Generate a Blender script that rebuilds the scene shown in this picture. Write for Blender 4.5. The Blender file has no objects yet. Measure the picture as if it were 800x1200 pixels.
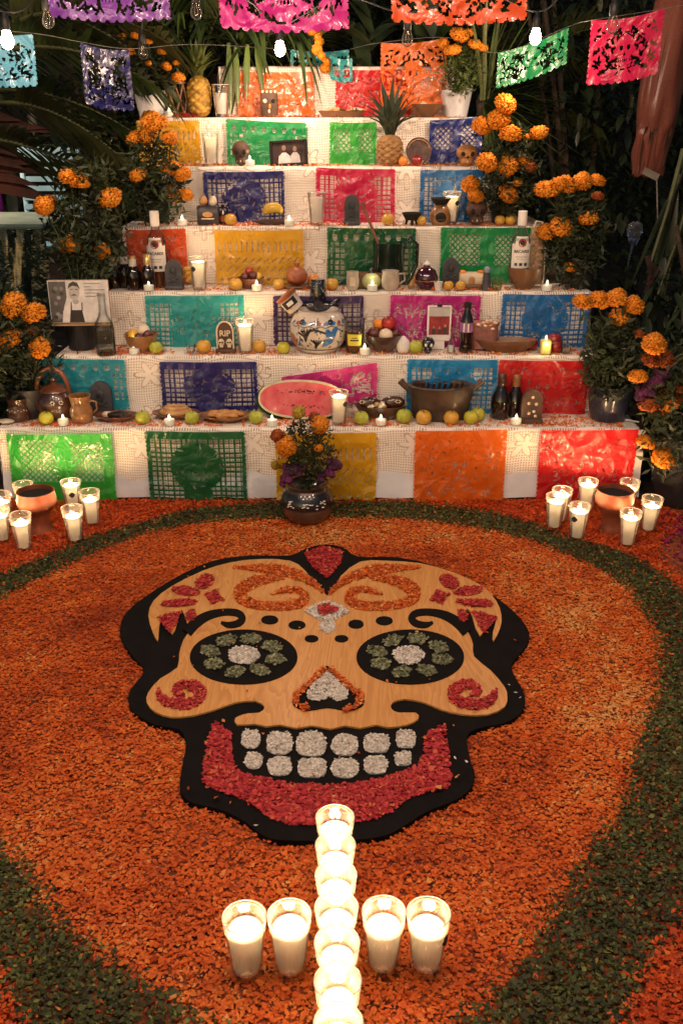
import bpy, bmesh, math, random
import numpy as np
from mathutils import Vector, Matrix, noise as mnoise
from mathutils.geometry import tessellate_polygon
random.seed(7); RNG = np.random.default_rng(7)
R = math.radians
SC = bpy.context.scene
COL = SC.collection

# ------------------------------------------------------------------ camera
FPX, CAMH, PITCH = 1100.0, 1.27, R(22.8)      # focal length in pixels of the 800 x 1200 photograph
cam_data = bpy.data.cameras.new('camera')
cam_data.sensor_fit = 'VERTICAL'; cam_data.sensor_height = 36.0; cam_data.lens = FPX / 1200 * 36
cam_data.clip_start = 0.02; cam_data.clip_end = 400
cam = bpy.data.objects.new('camera', cam_data); COL.objects.link(cam)
cam.location = (0, 0, CAMH); cam.rotation_euler = (R(90) - PITCH, 0, 0)
SC.camera = cam

# ------------------------------------------------------------------ night sky, moonlight, exposure
world = bpy.data.worlds.new('World'); SC.world = world; world.use_nodes = True
wn = world.node_tree
sky = wn.nodes.new('ShaderNodeTexSky'); sky.sky_type = 'NISHITA'; sky.sun_disc = False
sky.sun_elevation = R(9); sky.sun_rotation = R(200)
bg = wn.nodes['Background']; bg.inputs['Strength'].default_value = 0.030
wn.links.new(sky.outputs['Color'], bg.inputs['Color'])
sun_d = bpy.data.lights.new('sun', 'SUN'); sun_d.energy = 0.03; sun_d.angle = R(12); sun_d.color = (0.75, 0.85, 1.0)
sun_o = bpy.data.objects.new('sun', sun_d); COL.objects.link(sun_o)
sun_o.rotation_euler = (R(50), 0, R(-20))
SC.view_settings.view_transform = 'Standard'; SC.view_settings.look = 'None'
SC.view_settings.exposure = 0.9; SC.view_settings.gamma = 1.0
CANDLE_W, BULB_W, OVER_W = 0.55, 5.0, 13.5
cy = SC.cycles
cy.use_denoising = True
try: cy.denoiser = 'OPENIMAGEDENOISE'
except Exception: pass
cy.max_bounces = 7; cy.diffuse_bounces = 3; cy.glossy_bounces = 3; cy.transmission_bounces = 4
cy.transparent_max_bounces = 14; cy.caustics_reflective = False; cy.caustics_refractive = False
cy.sample_clamp_indirect = 6.0
try: cy.use_light_tree = True
except Exception: pass

# ------------------------------------------------------------------ pixels to places
CT, ST = math.cos(PITCH), math.sin(PITCH)
def depth(Y, Z): return Y * CT + (CAMH - Z) * ST
def ground(px, py, z=0.0):
    a = PITCH + math.atan((py - 600) / FPX)
    Y = (CAMH - z) / math.tan(a)
    return Vector(((px - 400) * depth(Y, z) / FPX, Y, z))
def zat(py, Y): return CAMH - Y * math.tan(PITCH + math.atan((py - 600) / FPX))
def wallp(px, py, Y):
    z = zat(py, Y); return Vector(((px - 400) * depth(Y, z) / FPX, Y, z))
# the altar's tiers: front edge distance, height, left and right end
TD = [3.14, 3.34, 3.51, 3.69, 3.87, 4.05, 4.23, 4.46]
TH = [.268, .476, .676, .889, 1.094, 1.27, 1.462]
XL = [-1.2, -1.03, -.86, -.83, -.70, -.80, -.50]
XR = [1.04, .93, .92, .78, .62, .56, .46]
def spot(px, t, back):
    Y = TD[t] + back; z = TH[t]
    return Vector(((px - 400) * depth(Y, z) / FPX, Y, z + .002))
def msz(n, loc): return n * depth(loc[1], loc[2]) / FPX
def hto(py, loc): return max(.004, zat(py, loc[1]) - loc[2])

# ------------------------------------------------------------------ materials
MATS = {}
def nodes_of(name):
    m = bpy.data.materials.new(name); m.use_nodes = True
    nt = m.node_tree; b = nt.nodes['Principled BSDF']; o = nt.nodes['Material Output']
    return m, nt, b, o
def mth(nt, op, a, b=None, c=None):
    n = nt.nodes.new('ShaderNodeMath'); n.operation = op
    for i, x in enumerate((a, b, c)):
        if x is None: continue
        if isinstance(x, (int, float)): n.inputs[i].default_value = x
        else: nt.links.new(x, n.inputs[i])
    return n.outputs[0]
def mixc(nt, fac, a, b, blend='MIX'):
    n = nt.nodes.new('ShaderNodeMix'); n.data_type = 'RGBA'; n.blend_type = blend
    for s, x in ((n.inputs[0], fac), (n.inputs[6], a), (n.inputs[7], b)):
        if isinstance(x, (int, float)): s.default_value = x
        elif isinstance(x, tuple): s.default_value = (*x[:3], 1)
        else: nt.links.new(x, s)
    return n.outputs[2]
def noise_tex(nt, scale, detail=3, vec=None, dist=0.0):
    n = nt.nodes.new('ShaderNodeTexNoise'); n.inputs['Scale'].default_value = scale
    n.inputs['Detail'].default_value = detail; n.inputs['Distortion'].default_value = dist
    if vec is None:
        tc = nt.nodes.new('ShaderNodeTexCoord'); vec = tc.outputs['Object']
    nt.links.new(vec, n.inputs['Vector']); return n.outputs['Fac']
def bump(nt, b, h, strength, dist=.002):
    n = nt.nodes.new('ShaderNodeBump'); n.inputs['Strength'].default_value = strength
    n.inputs['Distance'].default_value = dist
    nt.links.new(h, n.inputs['Height']); nt.links.new(n.outputs[0], b.inputs['Normal']); return n
def mat(name, col, rough=.5, var=.25, scale=30, bmp=.25, bdist=.0015, coat=0, spec=.5, sss=0, sssr=.01, transl=0, metal=0, col2=None, vscale=None):
    """plain surface: colour that wanders a little, fine relief, optional gloss coat / translucency"""
    if name in MATS: return MATS[name]
    m, nt, b, o = nodes_of(name)
    nz = noise_tex(nt, scale, 4)
    c2 = col2 if col2 else tuple(max(0, x * (1 - var * 1.6)) for x in col)
    c1 = tuple(min(1, x * (1 + var * .5)) for x in col) if not col2 else col
    ramp = nt.nodes.new('ShaderNodeMapRange'); ramp.inputs[1].default_value = .32; ramp.inputs[2].default_value = .68
    nt.links.new(nz, ramp.inputs[0])
    c = mixc(nt, ramp.outputs[0], c2, c1)
    nt.links.new(c, b.inputs['Base Color'])
    rr = mth(nt, 'MULTIPLY_ADD', nz, .25, max(.02, rough - .12)); nt.links.new(rr, b.inputs['Roughness'])
    b.inputs['Specular IOR Level'].default_value = spec; b.inputs['Metallic'].default_value = metal
    b.inputs['Coat Weight'].default_value = coat; b.inputs['Coat Roughness'].default_value = .08
    if sss:
        b.inputs['Subsurface Weight'].default_value = sss; b.inputs['Subsurface Radius'].default_value = (1, .7, .45)
        b.inputs['Subsurface Scale'].default_value = sssr
    if bmp: bump(nt, b, noise_tex(nt, vscale or scale * 3, 3), bmp, bdist)
    if transl:
        t = nt.nodes.new('ShaderNodeBsdfTranslucent'); nt.links.new(c, t.inputs['Color'])
        mx = nt.nodes.new('ShaderNodeMixShader'); mx.inputs[0].default_value = transl
        nt.links.new(b.outputs[0], mx.inputs[1]); nt.links.new(t.outputs[0], mx.inputs[2])
        nt.links.new(mx.outputs[0], o.inputs['Surface'])
    MATS[name] = m; return m
def glass_mat(name, tint=(.96, .97, .96), refl=.9, film=0.0):
    """thin clear glass or plastic: transparent with a fresnel sheen"""
    if name in MATS: return MATS[name]
    m, nt, b, o = nodes_of(name); nt.nodes.remove(b)
    tr = nt.nodes.new('ShaderNodeBsdfTransparent'); tr.inputs[0].default_value = (*tint, 1)
    gl = nt.nodes.new('ShaderNodeBsdfGlossy'); gl.inputs['Roughness'].default_value = .06
    gl.inputs['Color'].default_value = (1, 1, 1, 1)
    fr = nt.nodes.new('ShaderNodeLayerWeight'); fr.inputs[0].default_value = .22
    f = mth(nt, 'MULTIPLY', fr.outputs['Fresnel'], refl)
    mx = nt.nodes.new('ShaderNodeMixShader'); nt.links.new(f, mx.inputs[0])
    nt.links.new(tr.outputs[0], mx.inputs[1]); nt.links.new(gl.outputs[0], mx.inputs[2])
    out = mx
    if film:   # scattering film: greasy or moulded glass that picks up the flame
        df = nt.nodes.new('ShaderNodeBsdfTranslucent'); df.inputs[0].default_value = (.9, .86, .8, 1)
        d2 = nt.nodes.new('ShaderNodeBsdfDiffuse'); d2.inputs[0].default_value = (.9, .86, .8, 1)
        md = nt.nodes.new('ShaderNodeMixShader'); md.inputs[0].default_value = .4
        nt.links.new(df.outputs[0], md.inputs[1]); nt.links.new(d2.outputs[0], md.inputs[2])
        m2 = nt.nodes.new('ShaderNodeMixShader')
        ff = mth(nt, 'MULTIPLY_ADD', fr.outputs['Facing'], film * 2.2, film * .5)
        nt.links.new(ff, m2.inputs[0]); nt.links.new(mx.outputs[0], m2.inputs[1]); nt.links.new(md.outputs[0], m2.inputs[2]); out = m2
    nt.links.new(out.outputs[0], o.inputs['Surface']); MATS[name] = m; return m
def emit_mat(name, col, s):
    if name in MATS: return MATS[name]
    m, nt, b, o = nodes_of(name); nt.nodes.remove(b)
    e = nt.nodes.new('ShaderNodeEmission'); e.inputs[0].default_value = (*col, 1); e.inputs[1].default_value = s
    nt.links.new(e.outputs[0], o.inputs['Surface']); MATS[name] = m; return m
def film_mat(name, col, transl=.35):
    """glossy coloured plastic sheet, creased"""
    if name in MATS: return MATS[name]
    m, nt, b, o = nodes_of(name)
    tc = nt.nodes.new('ShaderNodeTexCoord')
    nz = noise_tex(nt, 9, 3, tc.outputs['Object'], .6)
    c = mixc(nt, nz, tuple(x * .72 for x in col), tuple(min(1, x * 1.2) for x in col))
    nt.links.new(c, b.inputs['Base Color']); b.inputs['Roughness'].default_value = .32
    b.inputs['Coat Weight'].default_value = .45; b.inputs['Coat Roughness'].default_value = .13
    b.inputs['Specular IOR Level'].default_value = .6
    vo = nt.nodes.new('ShaderNodeTexVoronoi'); vo.feature = 'F1'; vo.inputs['Scale'].default_value = 22
    mp = nt.nodes.new('ShaderNodeMapping'); mp.inputs['Scale'].default_value = (1, .4, .75)
    nt.links.new(tc.outputs['Object'], mp.inputs[0]); nt.links.new(mp.outputs[0], vo.inputs['Vector'])
    h = mth(nt, 'ADD', mth(nt, 'MULTIPLY', vo.outputs['Distance'], .6), mth(nt, 'MULTIPLY', noise_tex(nt, 14, 2, tc.outputs['Object'], 1.2), 1.0))
    bn = bump(nt, b, h, .4, .03); nt.links.new(bn.outputs[0], b.inputs['Coat Normal'])
    t = nt.nodes.new('ShaderNodeBsdfTranslucent'); nt.links.new(c, t.inputs['Color'])
    mx = nt.nodes.new('ShaderNodeMixShader'); mx.inputs[0].default_value = transl
    nt.links.new(b.outputs[0], mx.inputs[1]); nt.links.new(t.outputs[0], mx.inputs[2])
    nt.links.new(mx.outputs[0], o.inputs['Surface']); MATS[name] = m; return m
def flake_mat(name, ramp_cols, transl=.25, rough=.6):
    """chopped petals or leaves: each flake carries its own value v"""
    if name in MATS: return MATS[name]
    m, nt, b, o = nodes_of(name)
    at = nt.nodes.new('ShaderNodeAttribute'); at.attribute_name = 'v'
    cr = nt.nodes.new('ShaderNodeValToRGB'); el = cr.color_ramp.elements
    n = len(ramp_cols)
    while len(el) < n: el.new(.5)
    for i, (p, c) in enumerate(ramp_cols): el[i].position = p; el[i].color = (*c, 1)
    nt.links.new(at.outputs['Fac'], cr.inputs[0]); nt.links.new(cr.outputs[0], b.inputs['Base Color'])
    b.inputs['Roughness'].default_value = rough; b.inputs['Specular IOR Level'].default_value = .35
    t = nt.nodes.new('ShaderNodeBsdfTranslucent'); nt.links.new(cr.outputs[0], t.inputs['Color'])
    mx = nt.nodes.new('ShaderNodeMixShader'); mx.inputs[0].default_value = transl
    nt.links.new(b.outputs[0], mx.inputs[1]); nt.links.new(t.outputs[0], mx.inputs[2])
    nt.links.new(mx.outputs[0], o.inputs['Surface']); MATS[name] = m; return m
def lace_mat():
    m, nt, b, o = nodes_of('lace')
    tc = nt.nodes.new('ShaderNodeTexCoord'); sx = nt.nodes.new('ShaderNodeSeparateXYZ')
    nt.links.new(tc.outputs['Object'], sx.inputs[0])
    X = sx.outputs[0]; V = mth(nt, 'SUBTRACT', sx.outputs[2], sx.outputs[1])
    wob = mth(nt, 'MULTIPLY', mth(nt, 'SUBTRACT', noise_tex(nt, 4, 3), .5), .06)
    X = mth(nt, 'ADD', X, wob); V = mth(nt, 'ADD', V, wob)
    k = 2 * math.pi / .0125
    a = mth(nt, 'SINE', mth(nt, 'MULTIPLY', mth(nt, 'ADD', X, V), k * .7)); c = mth(nt, 'SINE', mth(nt, 'MULTIPLY', mth(nt, 'SUBTRACT', X, V), k * .7))
    net = mth(nt, 'GREATER_THAN', mth(nt, 'MULTIPLY', a, c), .42)
    # six-petalled flowers and leaf sprays worked into the net
    def flower(per, ox, ov, n, r0, amp, w):
        u = mth(nt, 'SUBTRACT', mth(nt, 'FRACT', mth(nt, 'DIVIDE', mth(nt, 'ADD', X, ox), per)), .5)
        v = mth(nt, 'SUBTRACT', mth(nt, 'FRACT', mth(nt, 'DIVIDE', mth(nt, 'ADD', V, ov), per * .8)), .5)
        r = mth(nt, 'SQRT', mth(nt, 'ADD', mth(nt, 'MULTIPLY', u, u), mth(nt, 'MULTIPLY', v, v)))
        g = mth(nt, 'ARCTAN2', v, u)
        rr = mth(nt, 'MULTIPLY_ADD', mth(nt, 'COSINE', mth(nt, 'MULTIPLY', g, n)), amp, r0)
        d = mth(nt, 'ABSOLUTE', mth(nt, 'SUBTRACT', r, rr))
        return mth(nt, 'LESS_THAN', d, w), mth(nt, 'LESS_THAN', r, mth(nt, 'ADD', rr, -.01))
    f1, in1 = flower(.19, .03, .02, 6, .22, .09, .022)
    f2, in2 = flower(.13, .07, .05, 4, .17, .11, .03)
    mask = noise_tex(nt, 6, 1); mk = mth(nt, 'GREATER_THAN', mask, .5)
    f2 = mth(nt, 'MULTIPLY', f2, mk)
    hole = mth(nt, 'MULTIPLY', net, mth(nt, 'SUBTRACT', 1, mth(nt, 'MAXIMUM', in1, f1)))
    motif = mth(nt, 'MAXIMUM', f1, f2)
    base = mixc(nt, noise_tex(nt, 7, 3), (.78, .72, .64), (.88, .83, .75))
    c1 = mixc(nt, mth(nt, 'MULTIPLY', hole, .8), base, (.27, .19, .13))
    c2 = mixc(nt, mth(nt, 'MULTIPLY', motif, mth(nt, 'MULTIPLY_ADD', noise_tex(nt, 9, 2), 1.4, -.15)), c1, (.34, .19, .10))
    nt.links.new(c2, b.inputs['Base Color']); b.inputs['Roughness'].default_value = .8; b.inputs['Specular IOR Level'].default_value = .2
    hh = mth(nt, 'SUBTRACT', mth(nt, 'MULTIPLY', in1, .5), mth(nt, 'MULTIPLY', hole, .6))
    hh = mth(nt, 'ADD', hh, mth(nt, 'MULTIPLY', noise_tex(nt, 60, 2), .6))
    hh = mth(nt, 'ADD', hh, mth(nt, 'MULTIPLY', noise_tex(nt, 11, 2, None, 1.0), 5.0))
    bump(nt, b, hh, .5, .003)
    return m
M_LACE = lace_mat()
def wood_mat(name, c1, c2, rough=.45, sc=1.0):
    if name in MATS: return MATS[name]
    m, nt, b, o = nodes_of(name)
    tc = nt.nodes.new('ShaderNodeTexCoord'); mp = nt.nodes.new('ShaderNodeMapping')
    mp.inputs['Scale'].default_value = (9 * sc, 1.1 * sc, 9 * sc); nt.links.new(tc.outputs['Object'], mp.inputs[0])
    n1 = noise_tex(nt, 1.2, 3, mp.outputs[0], 1.5)
    w = mth(nt, 'FRACT', mth(nt, 'MULTIPLY', n1, 11))
    fine = noise_tex(nt, 22, 3, mp.outputs[0])
    g = mth(nt, 'ADD', mth(nt, 'MULTIPLY', w, .7), mth(nt, 'MULTIPLY', fine, .5))
    c = mixc(nt, g, c1, c2); blot = noise_tex(nt, 4, 3)
    c = mixc(nt, mth(nt, 'MULTIPLY', blot, .45), c, tuple(x * .62 for x in c1))
    nt.links.new(c, b.inputs['Base Color']); b.inputs['Roughness'].default_value = rough
    b.inputs['Coat Weight'].default_value = .15; b.inputs['Coat Roughness'].default_value = .25
    bump(nt, b, fine, .15, .001); MATS[name] = m; return m

# ------------------------------------------------------------------ mesh building
class MB:
    def __init__(s): s.v = []; s.f = []
    def add(s, vs, fs):
        o = len(s.v); s.v += [tuple(x) for x in vs]; s.f += [tuple(i + o for i in f) for f in fs]; return s
    def lathe(s, prof, n=24, c=(0, 0, 0), sx=1, sy=1, flute=None):
        vs = []; fs = []
        for (r, z) in prof:
            for i in range(n):
                a = 2 * math.pi * i / n; rr = r
                if flute: rr = r * flute(a, z)
                vs.append((c[0] + rr * math.cos(a) * sx, c[1] + rr * math.sin(a) * sy, c[2] + z))
        for j in range(len(prof) - 1):
            for i in range(n):
                k = (i + 1) % n; fs.append((j * n + i, j * n + k, (j + 1) * n + k, (j + 1) * n + i))
        if prof[0][0] > 1e-6: fs.append(tuple(range(n - 1, -1, -1)))
        if prof[-1][0] > 1e-6: fs.append(tuple((len(prof) - 1) * n + i for i in range(n)))
        return s.add(vs, fs)
    def box(s, c, sz, rz=0, taper=1, bev=0):
        x, y, z = [q / 2 for q in sz]; ca, sa = math.cos(rz), math.sin(rz)
        if bev:
            b = min(bev, x * .9, y * .9); ring = [(x, y - b), (x - b, y), (-x + b, y), (-x, y - b), (-x, -y + b), (-x + b, -y), (x - b, -y), (x, -y + b)]
            lv = [(-z, 1 - b / max(x, y)), (-z + b, 1), (z - b, taper), (z, taper * (1 - b / max(x, y)))]
        else:
            ring = [(x, y), (-x, y), (-x, -y), (x, -y)]; lv = [(-z, 1), (z, taper)]
        vs = []; n = len(ring)
        for zz, k in lv:
            for (px, py) in ring:
                px, py = px * k, py * k
                vs.append((c[0] + px * ca - py * sa, c[1] + px * sa + py * ca, c[2] + zz))
        fs = [tuple(range(n - 1, -1, -1)), tuple((len(lv) - 1) * n + i for i in range(n))]
        for j in range(len(lv) - 1):
            for i in range(n): k = (i + 1) % n; fs.append((j * n + i, j * n + k, (j + 1) * n + k, (j + 1) * n + i))
        return s.add(vs, fs)
    def tube(s, pts, r, n=8):
        pts = [Vector(p) for p in pts]; m = len(pts); rs = r if isinstance(r, (list, tuple)) else [r] * m
        vs = []; up = Vector((0.13, 0.21, 1)).normalized(); fs = []
        for i, p in enumerate(pts):
            t = (pts[min(i + 1, m - 1)] - pts[max(i - 1, 0)])
            t = t.normalized() if t.length > 1e-9 else Vector((0, 0, 1))
            u = up - t * up.dot(t)
            if u.length < 1e-3: u = Vector((1, 0, 0)) - t * t.x
            u.normalize(); w = t.cross(u); up = u
            for k in range(n):
                a = 2 * math.pi * k / n; vs.append(p + (u * math.cos(a) + w * math.sin(a)) * rs[i])
        for j in range(m - 1):
            for k in range(n): q = (k + 1) % n; fs.append((j * n + k, j * n + q, (j + 1) * n + q, (j + 1) * n + k))
        fs += [tuple(range(n - 1, -1, -1)), tuple((m - 1) * n + k for k in range(n))]
        return s.add(vs, fs)
    def ball(s, c, r, n=16, m=10, nz=0, seed=0, nsc=2.0, top=1.0):
        if isinstance(r, (int, float)): r = (r, r, r)
        vs = []; fs = []
        for j in range(m + 1):
            ph = -math.pi / 2 + math.pi * j / m * top
            for i in range(n):
                a = 2 * math.pi * i / n; d = Vector((math.cos(ph) * math.cos(a), math.cos(ph) * math.sin(a), math.sin(ph)))
                k = 1 + (nz * mnoise.noise(d * nsc + Vector((seed * 3.7, seed, seed * 1.3))) if nz else 0)
                vs.append((c[0] + d.x * r[0] * k, c[1] + d.y * r[1] * k, c[2] + d.z * r[2] * k))
        for j in range(m):
            for i in range(n): k = (i + 1) % n; fs.append((j * n + i, j * n + k, (j + 1) * n + k, (j + 1) * n + i))
        return s.add(vs, fs)
    def strip(s, pts, ws, side=None, fold=0.0):
        """leaf blade along pts, widths ws, optional V fold"""
        pts = [Vector(p) for p in pts]; m = len(pts); vs = []; fs = []
        for i, p in enumerate(pts):
            t = (pts[min(i + 1, m - 1)] - pts[max(i - 1, 0)])
            if t.length < 1e-9: t = Vector((0, 0, 1))
            t.normalize(); sd = Vector(side) if side is not None else t.cross(Vector((0, 0, 1)))
            if sd.length < 1e-4: sd = Vector((1, 0, 0))
            sd = (sd - t * sd.dot(t)).normalized(); nn = sd.cross(t)
            w = ws[i] / 2
            vs += [p - sd * w + nn * w * fold, p, p + sd * w + nn * w * fold]
        for i in range(m - 1):
            a = i * 3; fs += [(a, a + 1, a + 4, a + 3), (a + 1, a + 2, a + 5, a + 4)]
        return s.add(vs, fs)
    def prism(s, pts, d):
        """closed flat outline (3D points) pushed back by vector d"""
        pts = [Vector(p) for p in pts]; d = Vector(d); n = len(pts)
        nrm = Vector((0, 0, 0))
        for i in range(n):
            a, b = pts[i], pts[(i + 1) % n]; nrm += a.cross(b)
        if nrm.dot(d) > 0: pts = pts[::-1]
        tris = tessellate_polygon([pts]); fs = []
        nn = -d
        for t in tris:
            a, b, c = [pts[i] for i in t]
            fs.append(tuple(t) if (b - a).cross(c - a).dot(nn) > 0 else tuple(reversed(t)))
        fs2 = [tuple(i + n for i in reversed(f)) for f in fs]
        sd = [(i, i + n, (i + 1) % n + n, (i + 1) % n) for i in range(n)]
        return s.add(pts + [p + d for p in pts], fs + fs2 + sd)
    def xf(s, M, i0=0):
        s.v[i0:] = [tuple(M @ Vector(p)) for p in s.v[i0:]]; return s
def mesh_of(name, mb, m, smooth=True, sharp=42):
    me = bpy.data.meshes.new(name); me.from_pydata(mb.v, [], mb.f)
    if m is not None: me.materials.append(m)
    if smooth:
        me.polygons.foreach_set('use_smooth', [True] * len(me.polygons))
        try: me.set_sharp_from_angle(angle=R(sharp))
        except Exception: pass
    me.update(); return me
def OM(name, me, parent=None, loc=None, rot=None, sc=None):
    o = bpy.data.objects.new(name, me); COL.objects.link(o)
    if parent is not None: o.parent = parent
    if loc is not None: o.location = loc
    if rot is not None: o.rotation_euler = rot
    if sc is not None: o.scale = (sc, sc, sc) if isinstance(sc, (int, float)) else sc
    return o
def O(name, mb, m, parent=None, smooth=True, loc=None, sharp=42, rot=None):
    return OM(name, mesh_of(name, mb, m, smooth, sharp), parent, loc, rot)
LABELS = set()
def tag(o, label, cat, group=None):
    o['label'] = label; o['category'] = cat
    if group: o['group'] = group
    return o
def T(name, label, cat, loc, group=None, rz=0):
    o = bpy.data.objects.new(name, None); COL.objects.link(o); o.empty_display_size = .02
    o.location = loc; o.rotation_euler = (0, 0, rz); return tag(o, label, cat, group)
def copy_tree(o, parent=None):
    c = o.copy(); COL.objects.link(c)
    if parent is not None: c.parent = parent
    for ch in list(o.children): copy_tree(ch, c)
    return c
def struct(o, kind='structure'): o['kind'] = kind; return o
def txt(s, size, m, parent, loc, rot, name='lettering', wrap=None, bold=0, sx=1):
    cu = bpy.data.curves.new(name, 'FONT'); cu.body = s; cu.size = size; cu.align_x = 'CENTER'; cu.align_y = 'CENTER'
    cu.resolution_u = 2; cu.offset = bold; cu.extrude = .0002
    ob = bpy.data.objects.new(name, cu); COL.objects.link(ob)
    dg = bpy.context.evaluated_depsgraph_get(); me = bpy.data.meshes.new_from_object(ob.evaluated_get(dg))
    bpy.data.objects.remove(ob)
    if wrap:
        for v in me.vertices:
            a = v.co.x * sx / wrap; v.co = Vector((wrap * math.sin(a), v.co.y, v.co.z - wrap * (1 - math.cos(a))))
    elif sx != 1:
        for v in me.vertices: v.co.x *= sx
    me.materials.clear(); me.materials.append(m)
    return OM(name, me, parent, loc, rot)
def smooth_closed(p, k=4):
    p = [Vector(q) for q in p]; n = len(p); out = []
    for i in range(n):
        a, b, c, d = p[i - 1], p[i], p[(i + 1) % n], p[(i + 2) % n]
        for j in range(k):
            t = j / k
            out.append(.5 * ((2 * b) + (c - a) * t + (2 * a - 5 * b + 4 * c - d) * t * t + (3 * b - a - 3 * c + d) * t ** 3))
    return out
def smooth_open(p, k=4):
    p = [Vector(q) for q in p]; p = [p[0] * 2 - p[1]] + p + [p[-1] * 2 - p[-2]]; out = []
    for i in range(1, len(p) - 2):
        a, b, c, d = p[i - 1], p[i], p[i + 1], p[i + 2]
        for j in range(k):
            t = j / k
            out.append(.5 * ((2 * b) + (c - a) * t + (2 * a - 5 * b + 4 * c - d) * t * t + (3 * b - a - 3 * c + d) * t ** 3))
    out.append(p[-2]); return out
def ribbon_outline(path):   # path of (x, y, halfwidth) -> closed outline
    q = smooth_open([Vector((a, b, c)) for a, b, c in path], 4); L = []; Rr = []
    for i, p in enumerate(q):
        t = q[min(i + 1, len(q) - 1)] - q[max(i - 1, 0)]; t.z = 0; t.normalize()
        n = Vector((-t.y, t.x, 0)); c = Vector((p.x, p.y, 0)); L.append(c + n * p.z); Rr.append(c - n * p.z)
    return L + Rr[::-1]
def inside(px, py, poly):
    r = np.zeros(px.shape, bool); n = len(poly)
    for i in range(n):
        x1, y1 = poly[i][0], poly[i][1]; x2, y2 = poly[(i + 1) % n][0], poly[(i + 1) % n][1]
        c = ((y1 > py) != (y2 > py)); xx = (x2 - x1) * (py - y1) / ((y2 - y1) if abs(y2 - y1) > 1e-12 else 1e-12) + x1
        r ^= c & (px < xx)
    return r
def flakes(name, X, Y, Z, m, size=(.009, .013), tilt=.6, parent=None, val=None, stuff=True):
    """thousands of small curled flakes as one mesh"""
    n = len(X); rng = RNG
    L = rng.uniform(size[0], size[1], n) * np.where(rng.random(n) < .05, 1.6, 1.0); W = L * rng.uniform(.45, .8, n)
    a = rng.uniform(0, 2 * np.pi, n); tx = rng.normal(0, tilt, n).clip(-1.2, 1.2); ty = rng.normal(0, tilt, n).clip(-1.2, 1.2)
    ex = np.stack([np.cos(a) * np.cos(tx), np.sin(a) * np.cos(tx), np.sin(tx)], 1)
    side = np.stack([-np.sin(a), np.cos(a), np.zeros(n)], 1)
    nz = np.cross(ex, side); ey = side * np.cos(ty)[:, None] + nz * np.sin(ty)[:, None]; nn = np.cross(ex, ey)
    c = np.stack([X, Y, Z], 1); curl = (L * rng.uniform(-.05, .18, n))[:, None]
    P = np.empty((n, 6, 3)); l = (L / 2)[:, None]; w = (W / 2)[:, None]
    P[:, 0] = c - ex * l + nn * curl; P[:, 1] = c - ey * w; P[:, 2] = c + ex * l * .55 - ey * w * .8
    P[:, 3] = c + ex * l + nn * curl; P[:, 4] = c + ex * l * .5 + ey * w * .85; P[:, 5] = c + ey * w
    me = bpy.data.meshes.new(name)
    me.vertices.add(n * 6); me.vertices.foreach_set('co', P.reshape(-1).astype(np.float32))
    base = (np.arange(n) * 6)[:, None]
    q = np.concatenate([base + np.array([[0, 1, 2, 5]]), base + np.array([[5, 2, 3, 4]])], 1).reshape(-1)
    me.loops.add(len(q)); me.loops.foreach_set('vertex_index', q.astype(np.int32))
    nf = n * 2; me.polygons.add(nf)
    me.polygons.foreach_set('loop_start', (np.arange(nf) * 4).astype(np.int32))
    me.update(calc_edges=True); me.validate()
    at = me.attributes.new('v', 'FLOAT', 'FACE')
    v = rng.uniform(0, 1, n) if val is None else val
    at.data.foreach_set('value', np.repeat(v, 2).astype(np.float32))
    me.materials.append(m)
    o = OM(name, me, parent)
    if stuff: o['kind'] = 'stuff'
    return o
# ================================================================== ground and petal carpet
M_GROUND = mat('ground_earth', (.055, .03, .018), .9, .5, 14, .6, .01)
g = MB(); g.add([(-150, -120, 0), (150, -120, 0), (150, 180, 0), (-150, 180, 0)], [(0, 1, 2, 3)])
struct(O('ground', g, M_GROUND))
def gp(lst): return [tuple(ground(a, b)[:2]) for a, b in lst]
INNER = gp([(400, 608), (480, 609), (560, 620), (620, 634), (662, 651), (704, 669), (737, 690), (758, 723), (776, 750), (775, 785), (767, 825), (752, 870), (738, 926), (722, 964), (695, 997), (665, 1045), (631, 1105), (597, 1153), (557, 1190)]) + [(.1, .94), (-.06, .94)] + \
    gp([(236, 1200), (182, 1166), (142, 1139), (98, 1109), (57, 1075), (34, 1021), (0, 1002)]) + [(-.8, 1.62), (-.95, 1.95), (-.99, 2.2)] + \
    gp([(0, 702), (67, 669), (121, 645), (175, 625), (219, 617), (256, 612), (330, 609)])
OUTER = gp([(400, 590), (480, 590), (560, 600), (620, 613), (659, 631), (695, 640), (728, 648), (752, 660), (782, 678), (800, 699)]) + [(1.1, 2.15), (1.06, 1.75), (.88, 1.45)] + \
    gp([(800, 1072), (766, 1119), (739, 1166), (729, 1200)]) + [(.25, .76), (-.25, .76)] + gp([(20, 1200), (0, 1139)]) + [(-.8, 1.3), (-1.1, 1.8), (-1.13, 2.2)] + \
    gp([(0, 674), (20, 669), (61, 652), (101, 632), (142, 622), (175, 612), (216, 600), (270, 594), (330, 590)])
SKULL_PX = [(377, 638), (401, 641), (419, 652), (464, 653), (506, 662), (542, 677), (581, 700), (607, 722), (619, 740), (618, 753), (609, 766), (599, 779), (603, 793), (612, 808), (615, 823), (609, 836), (591, 847), (562, 853), (547, 862), (550, 888), (556, 907), (550, 925), (532, 938), (500, 951), (474, 967), (451, 979), (415, 984), (367, 985), (325, 984), (305, 977), (289, 964), (260, 949), (224, 940), (211, 925), (213, 901), (218, 871), (210, 855), (182, 849), (159, 836), (151, 823), (153, 808), (169, 786), (156, 769), (143, 750), (141, 734), (149, 717), (172, 698), (211, 674), (250, 657), (292, 651), (338, 651), (356, 644)]
BZ = .017
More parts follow.
